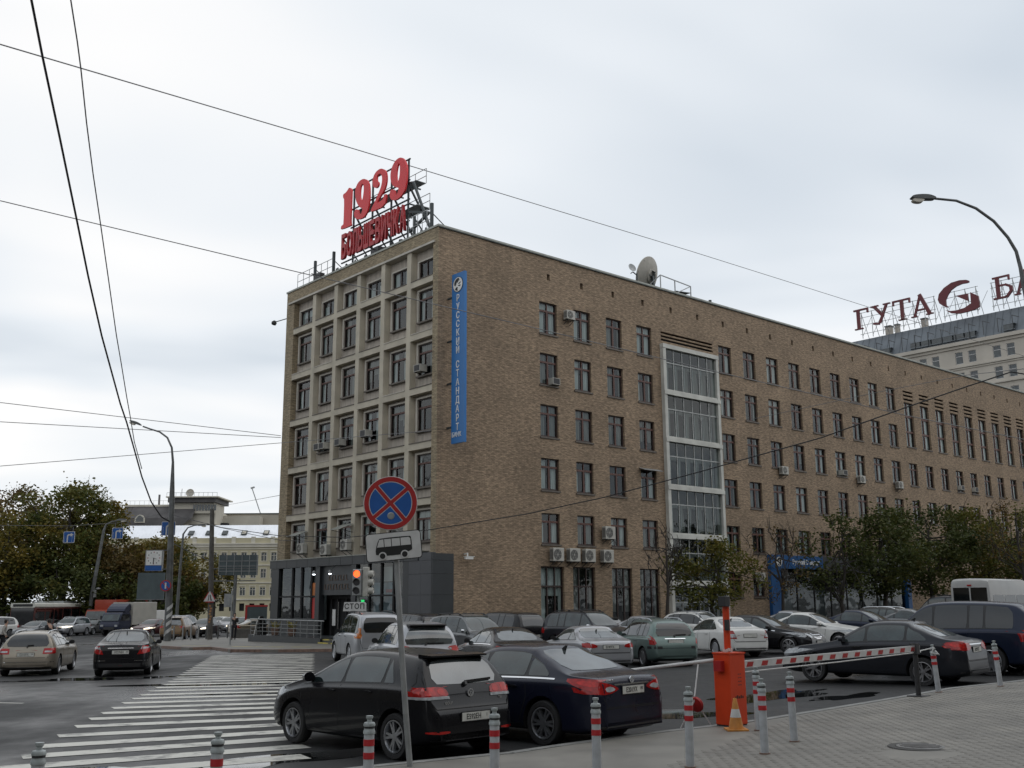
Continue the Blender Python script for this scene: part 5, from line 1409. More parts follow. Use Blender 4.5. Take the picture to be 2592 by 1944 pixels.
def ac_window(loc, rot, label, group):
    t = thing("air_conditioner", label, "air conditioner", loc, rot, group)
    mb = MB(); mb.box((-.31, -.42, 0), (.31, .1, .42)); mb.build("casing", M_ACW, t)
    mb = MB()
    for i in range(7): mb.box((-.26, -.425, .05 + i * .05), (.26, -.415, .075 + i * .05))
    mb.box((-.27, -.421, .03), (.27, -.4202, .39)); mb.build("grille", M_PLASTIC, t)
    mb = MB(); mb.bar((-.25, -.4, -.02), (-.25, .0, -.02), .04); mb.bar((.25, -.4, -.02), (.25, .0, -.02), .04); mb.build("bracket", M_STEELD, t)
    return t
GA = "air conditioner units on the long brick facade"
for s, lb in ((8.93, "leftmost outdoor air conditioner of the row above the tall ground floor windows"), (10.33, "second outdoor air conditioner from the left in the row of four"), (11.67, "third outdoor air conditioner from the left in the row of four"), (13.3, "rightmost outdoor air conditioner of the row above the tall ground floor windows")):
    ac_split(bw(s, 0, 4.53), BROT, lb, GA)
ac_split(bw(13.5, 0, 6.0), BROT, "single outdoor air conditioner in front of a window above the row of four", GA)
ac_split(bw(10.35, 0, 19.9), BROT, "outdoor air conditioner hung beside a top floor window", GA, .75, .6)
ac_window(bw(9.1, .1, 15.47), BROT, "window air conditioner in the corner of a fifth floor window below the blue sign's middle", GA)
for s, z, lb in ((33.1, 11.6, "pale outdoor air conditioner under a window right of the stair tower"), (44.2, 11.7, "pale outdoor air conditioner on the third floor left of the tall windows"), (50.4, 11.65, "pale outdoor air conditioner just before the tall windows"), (29.4, 3.5, "pale air conditioner box at the ground floor window beside the blue column")):
    ac_split(bw(s, 0, z), BROT, lb, GA, .8, .62)
for s, z, lb in ((41.8, 12.2, "small window air conditioner on the fourth floor between two outdoor units"), (62.2, 12.3, "dark window air conditioner under the tall windows, left of a pair"), (65.0, 12.3, "pale window air conditioner under the tall windows, right of a pair")):
    ac_window(bw(s, .1, z), BROT, lb, GA)
GB = "air conditioner units on the concrete end facade"
RL2 = BROT - math.pi / 2
for y, z, lb in ((14.1, 5.3, "outdoor air conditioner under a grey awning at the left end above the canopy"), (11.15, 5.1, "weathered outdoor air conditioner second from the left above the canopy"), (8.75, 5.3, "outdoor air conditioner third from the left above the canopy")):
    ac_split(bw(-.05, y, z), RL2, lb, GB, .8, .66)
for y, z in ((14.4, 6.25), (9.0, 6.4)):
    t = thing("awning", ("grey tilted metal awning over the left air conditioner" if y > 10 else "grey tilted metal awning partly behind the round road sign"), "awning", bw(0, y, z), RL2, "small awnings above the canopy")
    mb = MB(); mb.add([(-.6, -1.0, .15), (.6, -1.0, .15), (.6, -.1, .5), (-.6, -.1, .5), (-.6, -1.0, .18), (.6, -1.0, .18), (.6, -.1, .53), (-.6, -.1, .53)], [(0, 1, 2, 3), (7, 6, 5, 4), (0, 4, 5, 1), (2, 6, 7, 3), (1, 5, 6, 2), (3, 7, 4, 0)]); mb.build("sheet", M_FLASH, t)
    mb = MB(); mb.bar((.55, -.05, .0), (.55, -.95, .15), .03); mb.bar((-.55, -.05, .0), (-.55, -.95, .15), .03); mb.build("strut", M_STEELD, t)
for y, z, lb in ((1.75, 15.35, "window air conditioner in the end facade bay nearest the corner"), (10.4, 12.0, "window air conditioner in the middle left bay of the end facade"), (13.0, 12.0, "left of two paired window air conditioners in the end facade"), (12.35, 12.0, "right of two paired window air conditioners in the end facade"), (7.4, 12.2, "window air conditioner low in the centre right bay of the end facade")):
    ac_window(bw(.22, y, z), RL2, lb, GB)
t = thing("window_awning", "thin pale awning over a window left of the stair tower", "awning", bw(17.0, 0, 10.86), BROT)
mb = MB(); mb.add([(-.15, -.02, .0), (1.75, -.02, .0), (1.75, -.5, -.16), (-.15, -.5, -.16), (-.15, -.02, .03), (1.75, -.02, .03), (1.75, -.5, -.13), (-.15, -.5, -.13)], [(0, 1, 2, 3), (7, 6, 5, 4), (2, 6, 7, 3), (1, 5, 6, 2), (0, 4, 7, 3)]); mb.build("sheet", M_GREYP, t)

# ------------------------------------------------------------------ the pale stone bank tower block behind
M_STONE = mat("pale_stone", (.5, .46, .4), .8, var=.1, scale=.3, detail=8)
M_ZINC = mat("zinc_roof", (.17, .19, .21), .45, .3, var=.22, scale=.25, detail=8)
M_ZINCD = mat("zinc_dark", (.08, .085, .09), .5, .2)
M_FRW = mat("window_frame_pale", (.55, .55, .54), .5)
M_MAROON = mat("sign_maroon", (.12, .012, .018), .45, var=.1, scale=1)
M_OFFGL = glass_mat("office_glass", (.03, .04, .042), .04)
gb_ = thing("stone_building", "tall pale stone bank building with grey metal mansard roof beyond the brick office", "building", BC, BROT)
X0 = 130.0
mb = MB()
wz = [(40.02 - 3.46 * i, 42.0 - 3.46 * i) for i in range(6)]
wy = []
for k in range(-2, 8):
    for o in (29.88, 27.68): wy.append(o - 6.22 * k + 0)
hl = [(y, y + 1.28, a, b) for y in wy for a, b in wz if -20 < y < 52]
PG = lambda s, d, z: (X0 + d, s, z)
wall_holes(mb, hl, -20, 52, -2, 43.05, PG, .25)
mb.add([(X0, 52, -2), (X0 + 30, 52, -2), (X0 + 30, 52, 43), (X0, 52, 43)], [(0, 1, 2, 3)])
mb.build("stone_wall", M_STONE, gb_)
for (z0, z1, p) in ((43.06, 43.65, .6), (42.6, 43.05, .25), (39.35, 39.6, .3), (39.05, 39.25, .15), (35.9, 36.15, .3), (32.4, 32.7, .3)):
    mb = MB(); mb.box((X0 - p, -20, z0), (X0 - .003, 52 + p, z1)); mb.build("cornice", M_STONE, gb_)
mb = MB(); mb.add([(X0 - .3, -20, 43.66), (X0 - .3, 52, 43.66), (X0 + 1.5, 52, 47.9), (X0 + 1.5, -20, 47.9), (X0 + 30, 52, 47.9), (X0 + 30, -20, 47.9), (X0 + 30, 52, 43.6)], [(0, 1, 2, 3), (3, 2, 4, 5), (1, 6, 4, 2)]); mb.build("mansard_roof", M_ZINC, gb_)
for i in range(56):
    y = -18 + i * 1.25; mb = MB(); mb.bar((X0 - .32, y, 43.7), (X0 + 1.45, y, 47.9), .05); mb.build("roof_seam", M_ZINC, gb_)
mb = MB()
for y0, y1 in ((27.2, 38.6), (20.9, 22.8), (42, 44.5)):
    mb.box((X0 - .5, y0, 44.0), (X0 + .5, y1, 44.1)); mb.box((X0 - .5, y0, 44.95), (X0 + .6, y1, 45.05))
mb.build("dormer_frame", M_ZINC, gb_)
for y0, y1, n in ((27.2, 38.6, 6), (20.9, 22.8, 1), (42, 44.5, 1)):
    for k in range(n):
        w = (y1 - y0) / n; mb = MB(); mb.box((X0 - .45, y0 + k * w + .12, 44.1), (X0 - .3, y0 + (k + 1) * w - .12, 44.95)); mb.build("dormer_window", M_OFFGL, gb_)
sm = MB(); sm.bar((-.15, 0, 0), (-.15, 0, 2.3), .1); sm.bar((-.15, 0, 2.3), (-.15, -1.1, 1.75), .13)
sme = sm.mesh("snow_bracket", [M_ZINCD])
for i in range(14): link("snow_bracket", sme, gb_, (X0 - .4, 47 - i * 2.35, 44.0))
fb, gl = MB(), MB()
def bx_(mb, a, b): mb.box(a, b)
for a, b in (((0, 0, 0), (.08, .08, 1.98)), ((0, 1.2, 0), (.08, 1.28, 1.98)), ((0, .08, 0), (.08, 1.2, .08)), ((0, .08, 1.9), (.08, 1.2, 1.98)), ((-.01, .08, 1.22), (.08, 1.2, 1.31))): fb.box(a, b)
gl.add([(.04, .08, .08), (.04, 1.2, .08), (.04, 1.2, 1.9), (.04, .08, 1.9)], [(0, 1, 2, 3)])
fm, gm_ = fb.mesh("window", [M_FRW]), gl.mesh("pane", [M_OFFGL])
for y in wy:
    for a, b in wz:
        if 4 < y < 46: o = link("window", fm, gb_, (X0 + .14, y, a)); link("pane", gm_, o)
gs = thing("bank_sign", "dark maroon rooftop bank lettering with a G-shaped emblem on a thin white scaffold", "sign", BC, BROT)
def lett(polys, name="letter"):
    mb = MB()
    for i, p in enumerate(polys):
        d = .012 * (i % 4)
        q = [(y, z) for y, z in p]
        mb.prism(q, lambda y, z: (X0 - .35 - d, y, z), lambda y, z: (X0 - .05 + d, y, z))
    return mb.build(name, M_MAROON, gs)
def bar2(a, b, w):
    d = Vector((b[0] - a[0], b[1] - a[1])); n = Vector((-d.y, d.x)).normalized() * w / 2
    return [(a[0] - n.x, a[1] - n.y), (b[0] - n.x, b[1] - n.y), (b[0] + n.x, b[1] + n.y), (a[0] + n.x, a[1] + n.y)]
Z0, Z1 = 49.42, 53.1
lett([bar2((47.9, Z0), (47.9, Z1), .62), bar2((48.75, Z1 - .12), (45.9, Z1 - .12), .3), bar2((46.05, Z1), (46.05, Z1 - .85), .28), bar2((48.7, Z0 + .1), (47.1, Z0 + .1), .22)])
lett([bar2((44.75, Z1 - .1), (43.1, 50.9), .55), bar2((42.35, Z1 - .1), (43.85, Z0 + .35), .42), bar2((45.4, Z1 - .1), (43.9, Z1 - .1), .22), bar2((43.0, Z1 - .1), (41.65, Z1 - .1), .22), bar2((45.1, Z0 + .5), (43.9, Z0 + .25), .35)])
lett([bar2((39.55, Z0), (39.55, Z1), .62), bar2((41.25, Z1 - .12), (37.95, Z1 - .12), .3), bar2((41.1, Z1), (41.1, Z1 - .85), .26), bar2((38.1, Z1), (38.1, Z1 - .85), .26), bar2((40.25, Z0 + .1), (38.85, Z0 + .1), .22)])
lett([bar2((37.4, Z0), (36.1, Z1 + .15), .36), bar2((36.25, Z1 + .15), (34.6, Z0), .62), bar2((36.95, 50.55), (35.2, 50.55), .26), bar2((37.95, Z0 + .1), (36.9, Z0 + .1), .22), bar2((35.3, Z0 + .1), (34.0, Z0 + .1), .22)])
CR = [(27.48, 53.6), (27.94, 53.85), (29.04, 54.05), (30.47, 53.96), (31.82, 53.35), (32.77, 52.48), (33.03, 51.53), (32.78, 50.82), (32.11, 50.24), (31.3, 49.73), (31.67, 50.36), (31.66, 51.22), (31.23, 51.98), (30.59, 52.7), (29.7, 53.13), (28.69, 53.32), (27.86, 53.26), (27.51, 53.32)]
LW = [(31.9, 49.48), (30.97, 48.77), (29.6, 48.4), (28.06, 48.42), (26.67, 48.61), (26.16, 48.91), (26.19, 50.67), (27.47, 51.61), (27.52, 49.71), (28.68, 49.19), (30.09, 49.08), (31.07, 49.19)]
AR = [(29.99, 51.55), (27.9, 51.49), (27.89, 50.15)]
for nm, p in (("emblem_crescent", CR), ("emblem_hook", LW), ("emblem_arrow", AR)):
    me = outline_mesh([[(-y, z) for y, z in p]], .3, nm); me.transform(Matrix.Translation((X0 - .2, 0, 0)) @ RL); me.materials.clear(); me.materials.append(M_MAROON); link(nm, me, gs)
lett([bar2((23.0, Z0), (23.0, Z1), .62), bar2((23.75, Z1 - .12), (21.0, Z1 - .12), .28), bar2((21.15, Z1), (21.15, Z1 - .85), .26), bar2((23.8, Z0 + .12), (21.6, Z0 + .12), .28), bar2((22.9, 51.6), (21.7, 51.55), .28), bar2((21.8, 51.6), (20.9, 51.05), .4), bar2((20.95, 51.15), (20.9, 50.3), .5), bar2((20.9, 50.4), (21.7, 49.52), .4)])
lett([bar2((20.0, Z0), (18.7, Z1 + .15), .36), bar2((18.85, Z1 + .15), (17.2, Z0), .62), bar2((19.5, 50.55), (17.8, 50.55), .26), bar2((20.45, Z0 + .1), (19.5, Z0 + .1), .22)])
mb = MB()
for y in [47.6, 45.6, 43.6, 41.6, 39.8, 37.8, 35.8, 34.0, 32.4, 30.4, 28.6, 26.8, 24.2, 22.6, 20.8, 18.8]:
    mb.bar((X0 + .3, y, 47.8), (X0 + .3, y, 52.6), .09); mb.bar((X0 + 2.6, y, 47.8), (X0 + .3, y, 52.4), .07); mb.bar((X0 + .3, y, 48.2), (X0 + .3, y - 1.9, 51.4), .05)
for z in (48.6, 50.2, 51.6, 52.5):
    mb.bar((X0 + .28, 48, z), (X0 + .28, 33.8, z), .07); mb.bar((X0 + .28, 32.6, z), (X0 + .28, 26.4, z), .07); mb.bar((X0 + .28, 24.4, z), (X0 + .28, 17, z), .07)
mb.build("scaffold", M_GREYP, gs)
for y, w in ((43.5, 1.0), (41.9, .7), (36.8, .9)):
    t = thing("chimney", {43.5: "left of two pale chimney stacks below the rooftop bank letters", 41.9: "right of two pale chimney stacks below the rooftop bank letters", 36.8: "single pale chimney stack right of the rooftop letters' middle"}[y], "chimney", bw(X0 + 4, y + 1, 47.7), BROT, "chimneys on the stone building roof")
    mb = MB(); mb.box((-w / 2, -w / 2, 0), (w / 2, w / 2, 2.2)); mb.build("stack", M_STONE, t)
    mb = MB(); mb.box((-w / 2 - .1, -w / 2 - .1, 2.2), (w / 2 + .1, w / 2 + .1, 2.4)); mb.build("cap", M_ZINCD, t)

# ------------------------------------------------------------------ far buildings on the left
M_YELW = mat("yellow_plaster", (.46, .42, .29), .85, var=.12, scale=.25, detail=8)
M_YELT = mat("cream_trim", (.56, .53, .45), .8, var=.1, scale=.5)
M_SILV = mat("silver_roof", (.86, .88, .92), .5, .0, var=.08, scale=.3)
M_BEIGE = mat("beige_plaster", (.36, .33, .275), .85, var=.14, scale=.2, detail=8)
M_CREAM = mat("cream_plaster", (.5, .47, .4), .85, var=.12, scale=.25, detail=8)
M_SLATE = mat("slate_roof", (.1, .095, .095), .7, var=.25, scale=.5)
yb = thing("yellow_building", "long pale yellow building with bright silver roof and skylights beyond the street", "building", (0, 230, 0))
XA, XB = -92, -40
wins_y = [(-52.5 - 2.19 * k) for k in range(-5, 18)]
mb = MB(); hl = []
for x in wins_y:
    for a, b in ((11.35, 13.1), (7.7, 9.5), (3.95, 5.6), (.6, 2.2)): hl.append((x - .55, x + .55, a, b))
PY = lambda s, d, z: (s, d, z)
wall_holes(mb, hl, XA, XB, -3, 14.9, PY, .25)
mb.add([(XB, 0, -3), (XB, 14, -3), (XB, 14, 15), (XB, 0, 15)], [(0, 1, 2, 3)])
mb.build("plaster_wall", M_YELW, yb)
mb = MB(); mb.add([(XA, .5, .3), (XB, .5, .3), (XB, .5, 13.5), (XA, .5, 13.5)], [(0, 1, 2, 3)]); mb.build("interior", M_ROOM, yb)
for z0, z1, p in ((14.9, 15.2, .5), (14.3, 14.9, .3), (13.85, 14.05, .15), (10.3, 10.55, .2), (6.5, 6.75, .2), (2.9, 3.2, .25)):
    mb = MB(); mb.box((XA, -p, z0), (XB + p, -.003, z1)); mb.build("cornice", M_YELT, yb)
mb = MB(); mb.box((XA, -.1, 15.2), (XB, .3, 16.35)); mb.build("parapet", M_YELW, yb)
for k in range(12):
    mb = MB(); mb.box((XA + k * 4.3, -.2, 15.2), (XA + k * 4.3 + .9, .32, 16.6)); mb.build("parapet_pier", M_YELT, yb)
mb = MB(); mb.add([(XA, .35, 16.2), (XB, .35, 16.2), (XB, 5.0, 19.5), (XA, 5.0, 19.5), (XA, 12, 19.6), (XB, 12, 19.6)], [(0, 1, 2, 3), (3, 2, 5, 4)]); mb.build("metal_roof", M_SILV, yb)
for k in range(74):
    x = XA + .7 * k; mb = MB(); mb.bar((x, .36, 16.25), (x, 5.0, 19.53), .04); mb.build("roof_seam", M_SILV, yb)
for px_ in (-71.5, -64, -59.7, -54.8, -50.2, -67.6):
    mb = MB(); mb.add([(px_ - .6, 1.3, 17.05), (px_ + .6, 1.3, 17.05), (px_ + .6, 2.5, 17.95), (px_ - .6, 2.5, 17.95), (px_ - .6, 1.2, 17.25), (px_ + .6, 1.2, 17.25), (px_ + .6, 2.4, 18.15), (px_ - .6, 2.4, 18.15)], [(4, 5, 6, 7), (0, 1, 5, 4), (1, 2, 6, 5), (3, 0, 4, 7), (2, 3, 7, 6)]); o = mb.build("skylight", M_FLASHD, yb)
    mb = MB(); mb.add([(px_ - .45, 1.32, 17.36), (px_ + .45, 1.32, 17.36), (px_ + .45, 2.26, 18.07), (px_ - .45, 2.26, 18.07)], [(0, 1, 2, 3)]); mb.build("pane", M_OFFGL if px_ < -60 else M_CREAM, o)
fb, gl = MB(), MB()
for a, b in (((-.7, -.06, -.12), (.7, .05, 0)), ((-.7, -.04, 0), (-.56, .05, 1.95)), ((.56, -.04, 0), (.7, .05, 1.95)), ((-.75, -.1, 1.95), (.75, .05, 2.1)), ((-.05, .1, .05), (.05, .2, 1.75)), ((-.55, .1, 1.15), (.55, .2, 1.23))): fb.box(a, b)
gl.add([(-.55, .15, 0), (.55, .15, 0), (.55, .15, 1.8), (-.55, .15, 1.8)], [(0, 1, 2, 3)])
fm, gm_ = fb.mesh("window", [M_YELT]), gl.mesh("pane", [M_WGL], recalc=False)
for x in wins_y:
    for a in (11.3, 7.7, 3.95): o = link("window", fm, yb, (x, 0, a)); link("pane", gm_, o)
# beige block behind
bb = thing("beige_building", "plain beige plaster block with antennas rising behind the silver roof", "building", (0, 275, 0))
mb = MB(); mb.box((-79, 0, -3), (-40, 14, 25.3)); mb.box((-62.8, -6, -3), (-44, -.02, 19.0)); mb.box((-50, .5, 25.3), (-44, 10, 28.4)); mb.build("plaster_wall", M_BEIGE, bb)
mb = MB(); mb.box((-79, -4, 19.0), (-66, -.02, 24.5)); mb.build("cream_wing", M_CREAM, bb)
mb = MB(); mb.box((-79.1, -.15, 25.3), (-39.9, 14.1, 25.6)); mb.build("roof_edge", M_FLASHD, bb)
for x, w in ((-76, 2.2), (-59.5, 1.6)):
    mb = MB(); mb.box((x, -6.1, 20.2) if x < -70 else (x, -.15, 21.0), (x + w, -4.0 if x < -70 else -.03, 22.6)); mb.build("dark_opening", M_ROOM, bb)
mb = MB(); mb.tube([(-47.2, -.6, 18.5), (-47.2, -.6, 29.3), (-47.9, -.6, 30.0)], .32, 8); mb.build("flue_pipe", M_GREYP, bb)
mb = MB(); mb.bar((-67, 1, 25.5), (-69.6, 1, 32.4), .22); mb.bar((-69.9, 1, 32.3), (-68.9, 1, 32.6), .4); mb.bar((-54, 1, 25.5), (-54, 1, 28.6), .1); mb.bar((-54.6, 1, 28), (-53.4, 1, 28), .08); mb.bar((-54.5, 1, 27.4), (-53.5, 1, 27.4), .08); mb.build("antenna", M_GREYP, bb)
# mansard block
mbk = thing("mansard_building", "pale apartment block with dark mansard roof and glazed penthouse above the trees", "building", (0, 262, 0))
mb = MB(); mb.box((-99.2, 0, -3), (-82, 14, 21.8)); mb.box((-88, 2, 21.9), (-75.5, 14, 25.2)); mb.box((-82, 1.5, -3), (-74.5, 12, 21.5)); mb.build("plaster_wall", M_CREAM, mbk)
mb = MB(); mb.add([(-100.2, -.8, 23.4), (-80.5, -.8, 23.4), (-80.5, 1.5, 26.4), (-98.5, 1.5, 26.4), (-98.5, 14, 26.4), (-80.5, 14, 26.4), (-100.2, 14, 23.4), (-97.2, -.7, 20.8), (-84, -.7, 20.8)], [(0, 1, 2, 3), (3, 2, 5, 4), (0, 3, 4, 6), (0, 7, 8, 1)]); mb.build("mansard_roof", M_SLATE, mbk)
mb = MB(); mb.box((-98.6, 1.3, 26.4), (-80.4, 14, 26.9)); mb.build("roof_edge", M_CREAM, mbk)
mb = MB(); mb.box((-87, -.6, 27.3), (-75.0, 12, 28.4)); mb.build("penthouse_overhang", M_SLATE, mbk)
mb = MB(); mb.box((-87.2, -1.7, 28.4), (-74, 12.2, 28.7)); mb.build("penthouse_roof_edge", M_YELT, mbk)
mb = MB(); mb.box((-86, 1, 24.6), (-75.6, 10, 27.28)); mb.build("penthouse_wall", M_CREAM, mbk)
for k in range(8):
    mb = MB(); mb.box((-81 + k * .75, .92, 25.3), (-80.4 + k * .75, .99, 26.8)); mb.build("penthouse_window", M_OFFGL, mbk)
for x in (-93.6,):
    mb = MB(); mb.prism([(-94.9, 22.2), (-92.3, 22.2), (-92.4, 23.3), (-93.0, 24.0), (-93.6, 24.2), (-94.2, 24.0), (-94.8, 23.3)], lambda a, z: (a, -1.1, z), lambda a, z: (a, 0, z)); o = mb.build("arched_dormer", M_YELT, mbk)
    mb = MB(); mb.prism([(-94.6, 22.4), (-92.6, 22.4), (-92.7, 23.2), (-93.1, 23.8), (-93.6, 24.0), (-94.1, 23.8), (-94.5, 23.2)], lambda a, z: (a, -1.14, z), lambda a, z: (a, -1.0, z)); mb.build("pane", M_OFFGL, o)
for k in range(6):
    mb = MB(); mb.box((-84.2 + k * 1.5, -.1 if k < 1 else 1.4, 19.4), (-83.4 + k * 1.5, .2 if k < 1 else 1.6, 21.8)); mb.build("window", M_OFFGL, mbk)
mb = MB(); mb.box((-98.6, -.08, 20.6), (-97.2, .1, 22.4)); mb.build("window", M_OFFGL, mbk)
mb = MB(); mb.bar((-90.4, 3, 26.8), (-90.4, 3, 29.6), .4); mb.bar((-84.4, 2, 28.6), (-84.4, 2, 31), .1); mb.build("antenna", M_SLATE, mbk)
mb = MB(); mb.lathe([(0, -.2), (.6, 0), (1.05, .4), (.6, .1), (0, -.1)], 16, 0, Matrix.Translation((-82.2, 2, 29.8)) @ Matrix.Rotation(R(80), 4, "X")); mb.build("dish", M_DISH, mbk)
rl = MB(); 
for k in range(12): rl.bar((-87 + k * 1.15, -1.6, 28.7), (-87 + k * 1.15, -1.6, 29.6), .07)
rl.bar((-87, -1.6, 29.6), (-74.3, -1.6, 29.6), .08)
for k in range(10): rl.bar((-98.4 + k * 1.2, 1.4, 26.9), (-98.4 + k * 1.2, 1.4, 27.9), .05)
rl.bar((-98.4, 1.4, 27.9), (-87.4, 1.4, 27.9), .06)
rl.build("roof_railing", M_GREYP, mbk)
# ------------------------------------------------------------------ street furniture
M_POLE = mat("pole_grey", (.12, .125, .125), .55, .3, var=.3, scale=2.5, detail=7)
M_POLEL = mat("pole_light", (.3, .31, .31), .5, .3, var=.2, scale=5, detail=7)
M_CONCP = mat("pole_concrete", (.1, .095, .088), .85, var=.3, scale=2.2, detail=8)
M_WIRE = mat("wire_black", (.02, .02, .022), .6)
M_WIREG = mat("wire_grey", (.16, .16, .165), .5, .2)
M_SRED = mat("traffic_red", (.36, .018, .018), .45, var=.1, scale=6)
M_SBLUE = mat("traffic_blue", (.012, .09, .33), .45, var=.1, scale=6)
M_SWHITE = mat("traffic_white", (.56, .56, .55), .5, var=.1, scale=6)
M_ORB = mat("barrier_orange", (.6, .05, .008), .45, var=.1, scale=3)
M_BOLW = mat("bollard_white", (.44, .46, .48), .5, .1, var=.16, scale=8)
M_BOLR = mat("bollard_red", (.42, .02, .025), .45, var=.12, scale=8)
M_BOLG = mat("bollard_grey_cap", (.33, .36, .36), .5, .15, var=.2, scale=10)
M_GREENL = mat("green_led", (.0, .4, .1), .4, emit=(.05, 1, .25), estr=.6)
M_LAMPRED = mat("signal_red_lit", (.8, .08, .03), .3, emit=(1, .1, .02), estr=2.6, var=.1, scale=30)
M_LAMPG = mat("lamp_glass", (.5, .47, .4), .25, var=.12)

def disc_face(mb, r, z0, z1, n=40, m=0): mb.lathe([(0, z1), (r, z1), (r, z0), (0, z0)], n, m)
def sector(mb, a0, a1, r, c, z0, z1, n=14):
    pts = [c] + [(r * math.cos(a0 + (a1 - a0) * i / n), r * math.sin(a0 + (a1 - a0) * i / n)) for i in range(n + 1)]
    mb.prism(pts, lambda a, b: (a, b, z0), lambda a, b: (a, b, z1))
SIGN = Matrix(((1, 0, 0, 0), (0, 0, -1, 0), (0, 1, 0, 0), (0, 0, 0, 1)))   # sign plane facing -Y
def rrect(w, h, r, n=5):
    out = []
    for cx, cy, a in ((w / 2 - r, h / 2 - r, 0), (-w / 2 + r, h / 2 - r, 90), (-w / 2 + r, -h / 2 + r, 180), (w / 2 - r, -h / 2 + r, 270)):
        for i in range(n + 1):
            t = R(a + 90 * i / n); out.append((cx + r * math.cos(t), cy + r * math.sin(t)))
    return out
def plate(name, poly, z0, z1, m, parent, Mx):
    mb = MB(); mb.prism(poly, lambda a, b: Mx @ Vector((a, b, z0)), lambda a, b: Mx @ Vector((a, b, z1))); return mb.build(name, m, parent)

# ---- leaning no-stopping sign in the foreground
fs_ = thing("road_sign", "round no stopping road sign with a bus plate below on a leaning grey post", "road sign", (-1.31, 13.55, gz(-1.31, 13.7) + .11))
mb = MB(); mb.tube([(0, 0.15, 0), (-.055, .1, .62), (-.1, .06, 1.2), (-.2, .06, 2.5), (-.29, .06, 3.55)], .038, 14); mb.build("post", M_POLEL, fs_, smooth=40)
MF = Matrix.Translation((-.285, 0, 3.29)) @ Matrix.Rotation(R(4), 4, "Y") @ Matrix.Rotation(R(3), 4, "Z") @ SIGN
dc = MB(); dc.lathe([(0, 0), (.35, 0), (.352, .012), (.35, .02), (0, .02)], 48, 0, MF); ds = dc.build("sign_disc", M_SWHITE, fs_, smooth=30)
mb = MB(); mb.lathe([(.282, .024), (.342, .024), (.342, .018)], 48, 0, MF); mb.build("red_ring", M_SRED, ds, recalc=False)
mb = MB(); mb.lathe([(0, .0215), (.2825, .0215)], 48, 0, MF); mb.build("white_field", M_SWHITE, ds, recalc=False)
for k in range(4):
    a = R(45 + 90 * k); c = a + R(45)
    off = (.047 * math.cos(c), .047 * math.sin(c)); mb = MB(); q = MB()
    pts = [off]; rr_ = .272; da = math.asin(.0325 / rr_)
    for i in range(15):
        t = a + da + (R(90) - 2 * da) * i / 14; pts.append((rr_ * math.cos(t), rr_ * math.sin(t)))
    plate("blue_field", pts, .019, .0235, M_SBLUE, ds, MF)
for k, ang in enumerate((45, 135)):
    a = R(ang); d = (math.cos(a), math.sin(a)); n = (-d[1], d[0]); w = .0235
    for sg in ((-1, 1) if k == 0 else (1,)):
        pass
    pts = [(d[0] * s_ * .285 + n[0] * t_ * w, d[1] * s_ * .285 + n[1] * t_ * w) for s_, t_ in ((-1, -1), (1, -1), (1, 1), (-1, 1))]
    plate("red_bar", pts, .019, .0245 + .0012 * k, M_SRED, ds, MF)
mb = MB(); mb.lathe([(0, .029), (.035, .029), (.047, .026), (.048, .02)], 20, 0, MF @ Matrix.Translation((.02, -.165, 0))); mb.build("round_sticker", M_GREYP, ds)
MP = Matrix.Translation((-.235, 0, 2.735)) @ Matrix.Rotation(R(-5.5), 4, "Y") @ Matrix.Rotation(R(3), 4, "Z") @ SIGN
bp = plate("bus_plate", rrect(.72, .365, .045), 0, .014, M_BLACK, fs_, MP)
plate("plate_face", rrect(.70, .345, .038), .012, .018, M_SWHITE, bp, MP)
q = chaikin([(-.235, -.115), (-.235, -.02), (-.19, .095), (-.165, .115), (.215, .115), (.235, .095), (.235, -.115)], 1)
plate("bus_silhouette", q, .016, .022, M_BLACK, bp, MP)
for pts in ([(-.216, .0), (-.178, .095), (-.125, .098), (-.125, .0)], [(-.115, .0), (-.115, .098), (-.03, .098), (-.03, .0)], [(-.02, .0), (-.02, .098), (.085, .098), (.085, .0)], [(.095, .0), (.095, .098), (.2, .098), (.222, .08), (.222, .0)]):
    plate("bus_window", pts, .02, .0245, M_SWHITE, bp, MP)
for x in (-.15, .135):
    mb = MB(); mb.lathe([(0, .026), (.052, .026), (.052, .02)], 24, 0, MP @ Matrix.Translation((x, -.115, 0))); mb.build("bus_wheel", M_SWHITE, bp)
    mb = MB(); mb.lathe([(0, .029), (.036, .029), (.036, .02)], 24, 0, MP @ Matrix.Translation((x, -.115, 0))); mb.build("bus_wheel", M_BLACK, bp)
mb = MB()
for z in (3.45, 3.1, 2.82, 2.64): mb.cbox((-.1 - (z - 1.2) * .08, .045, z), (.1, .05, .03))
mb.build("clamp", M_GREYP, fs_)

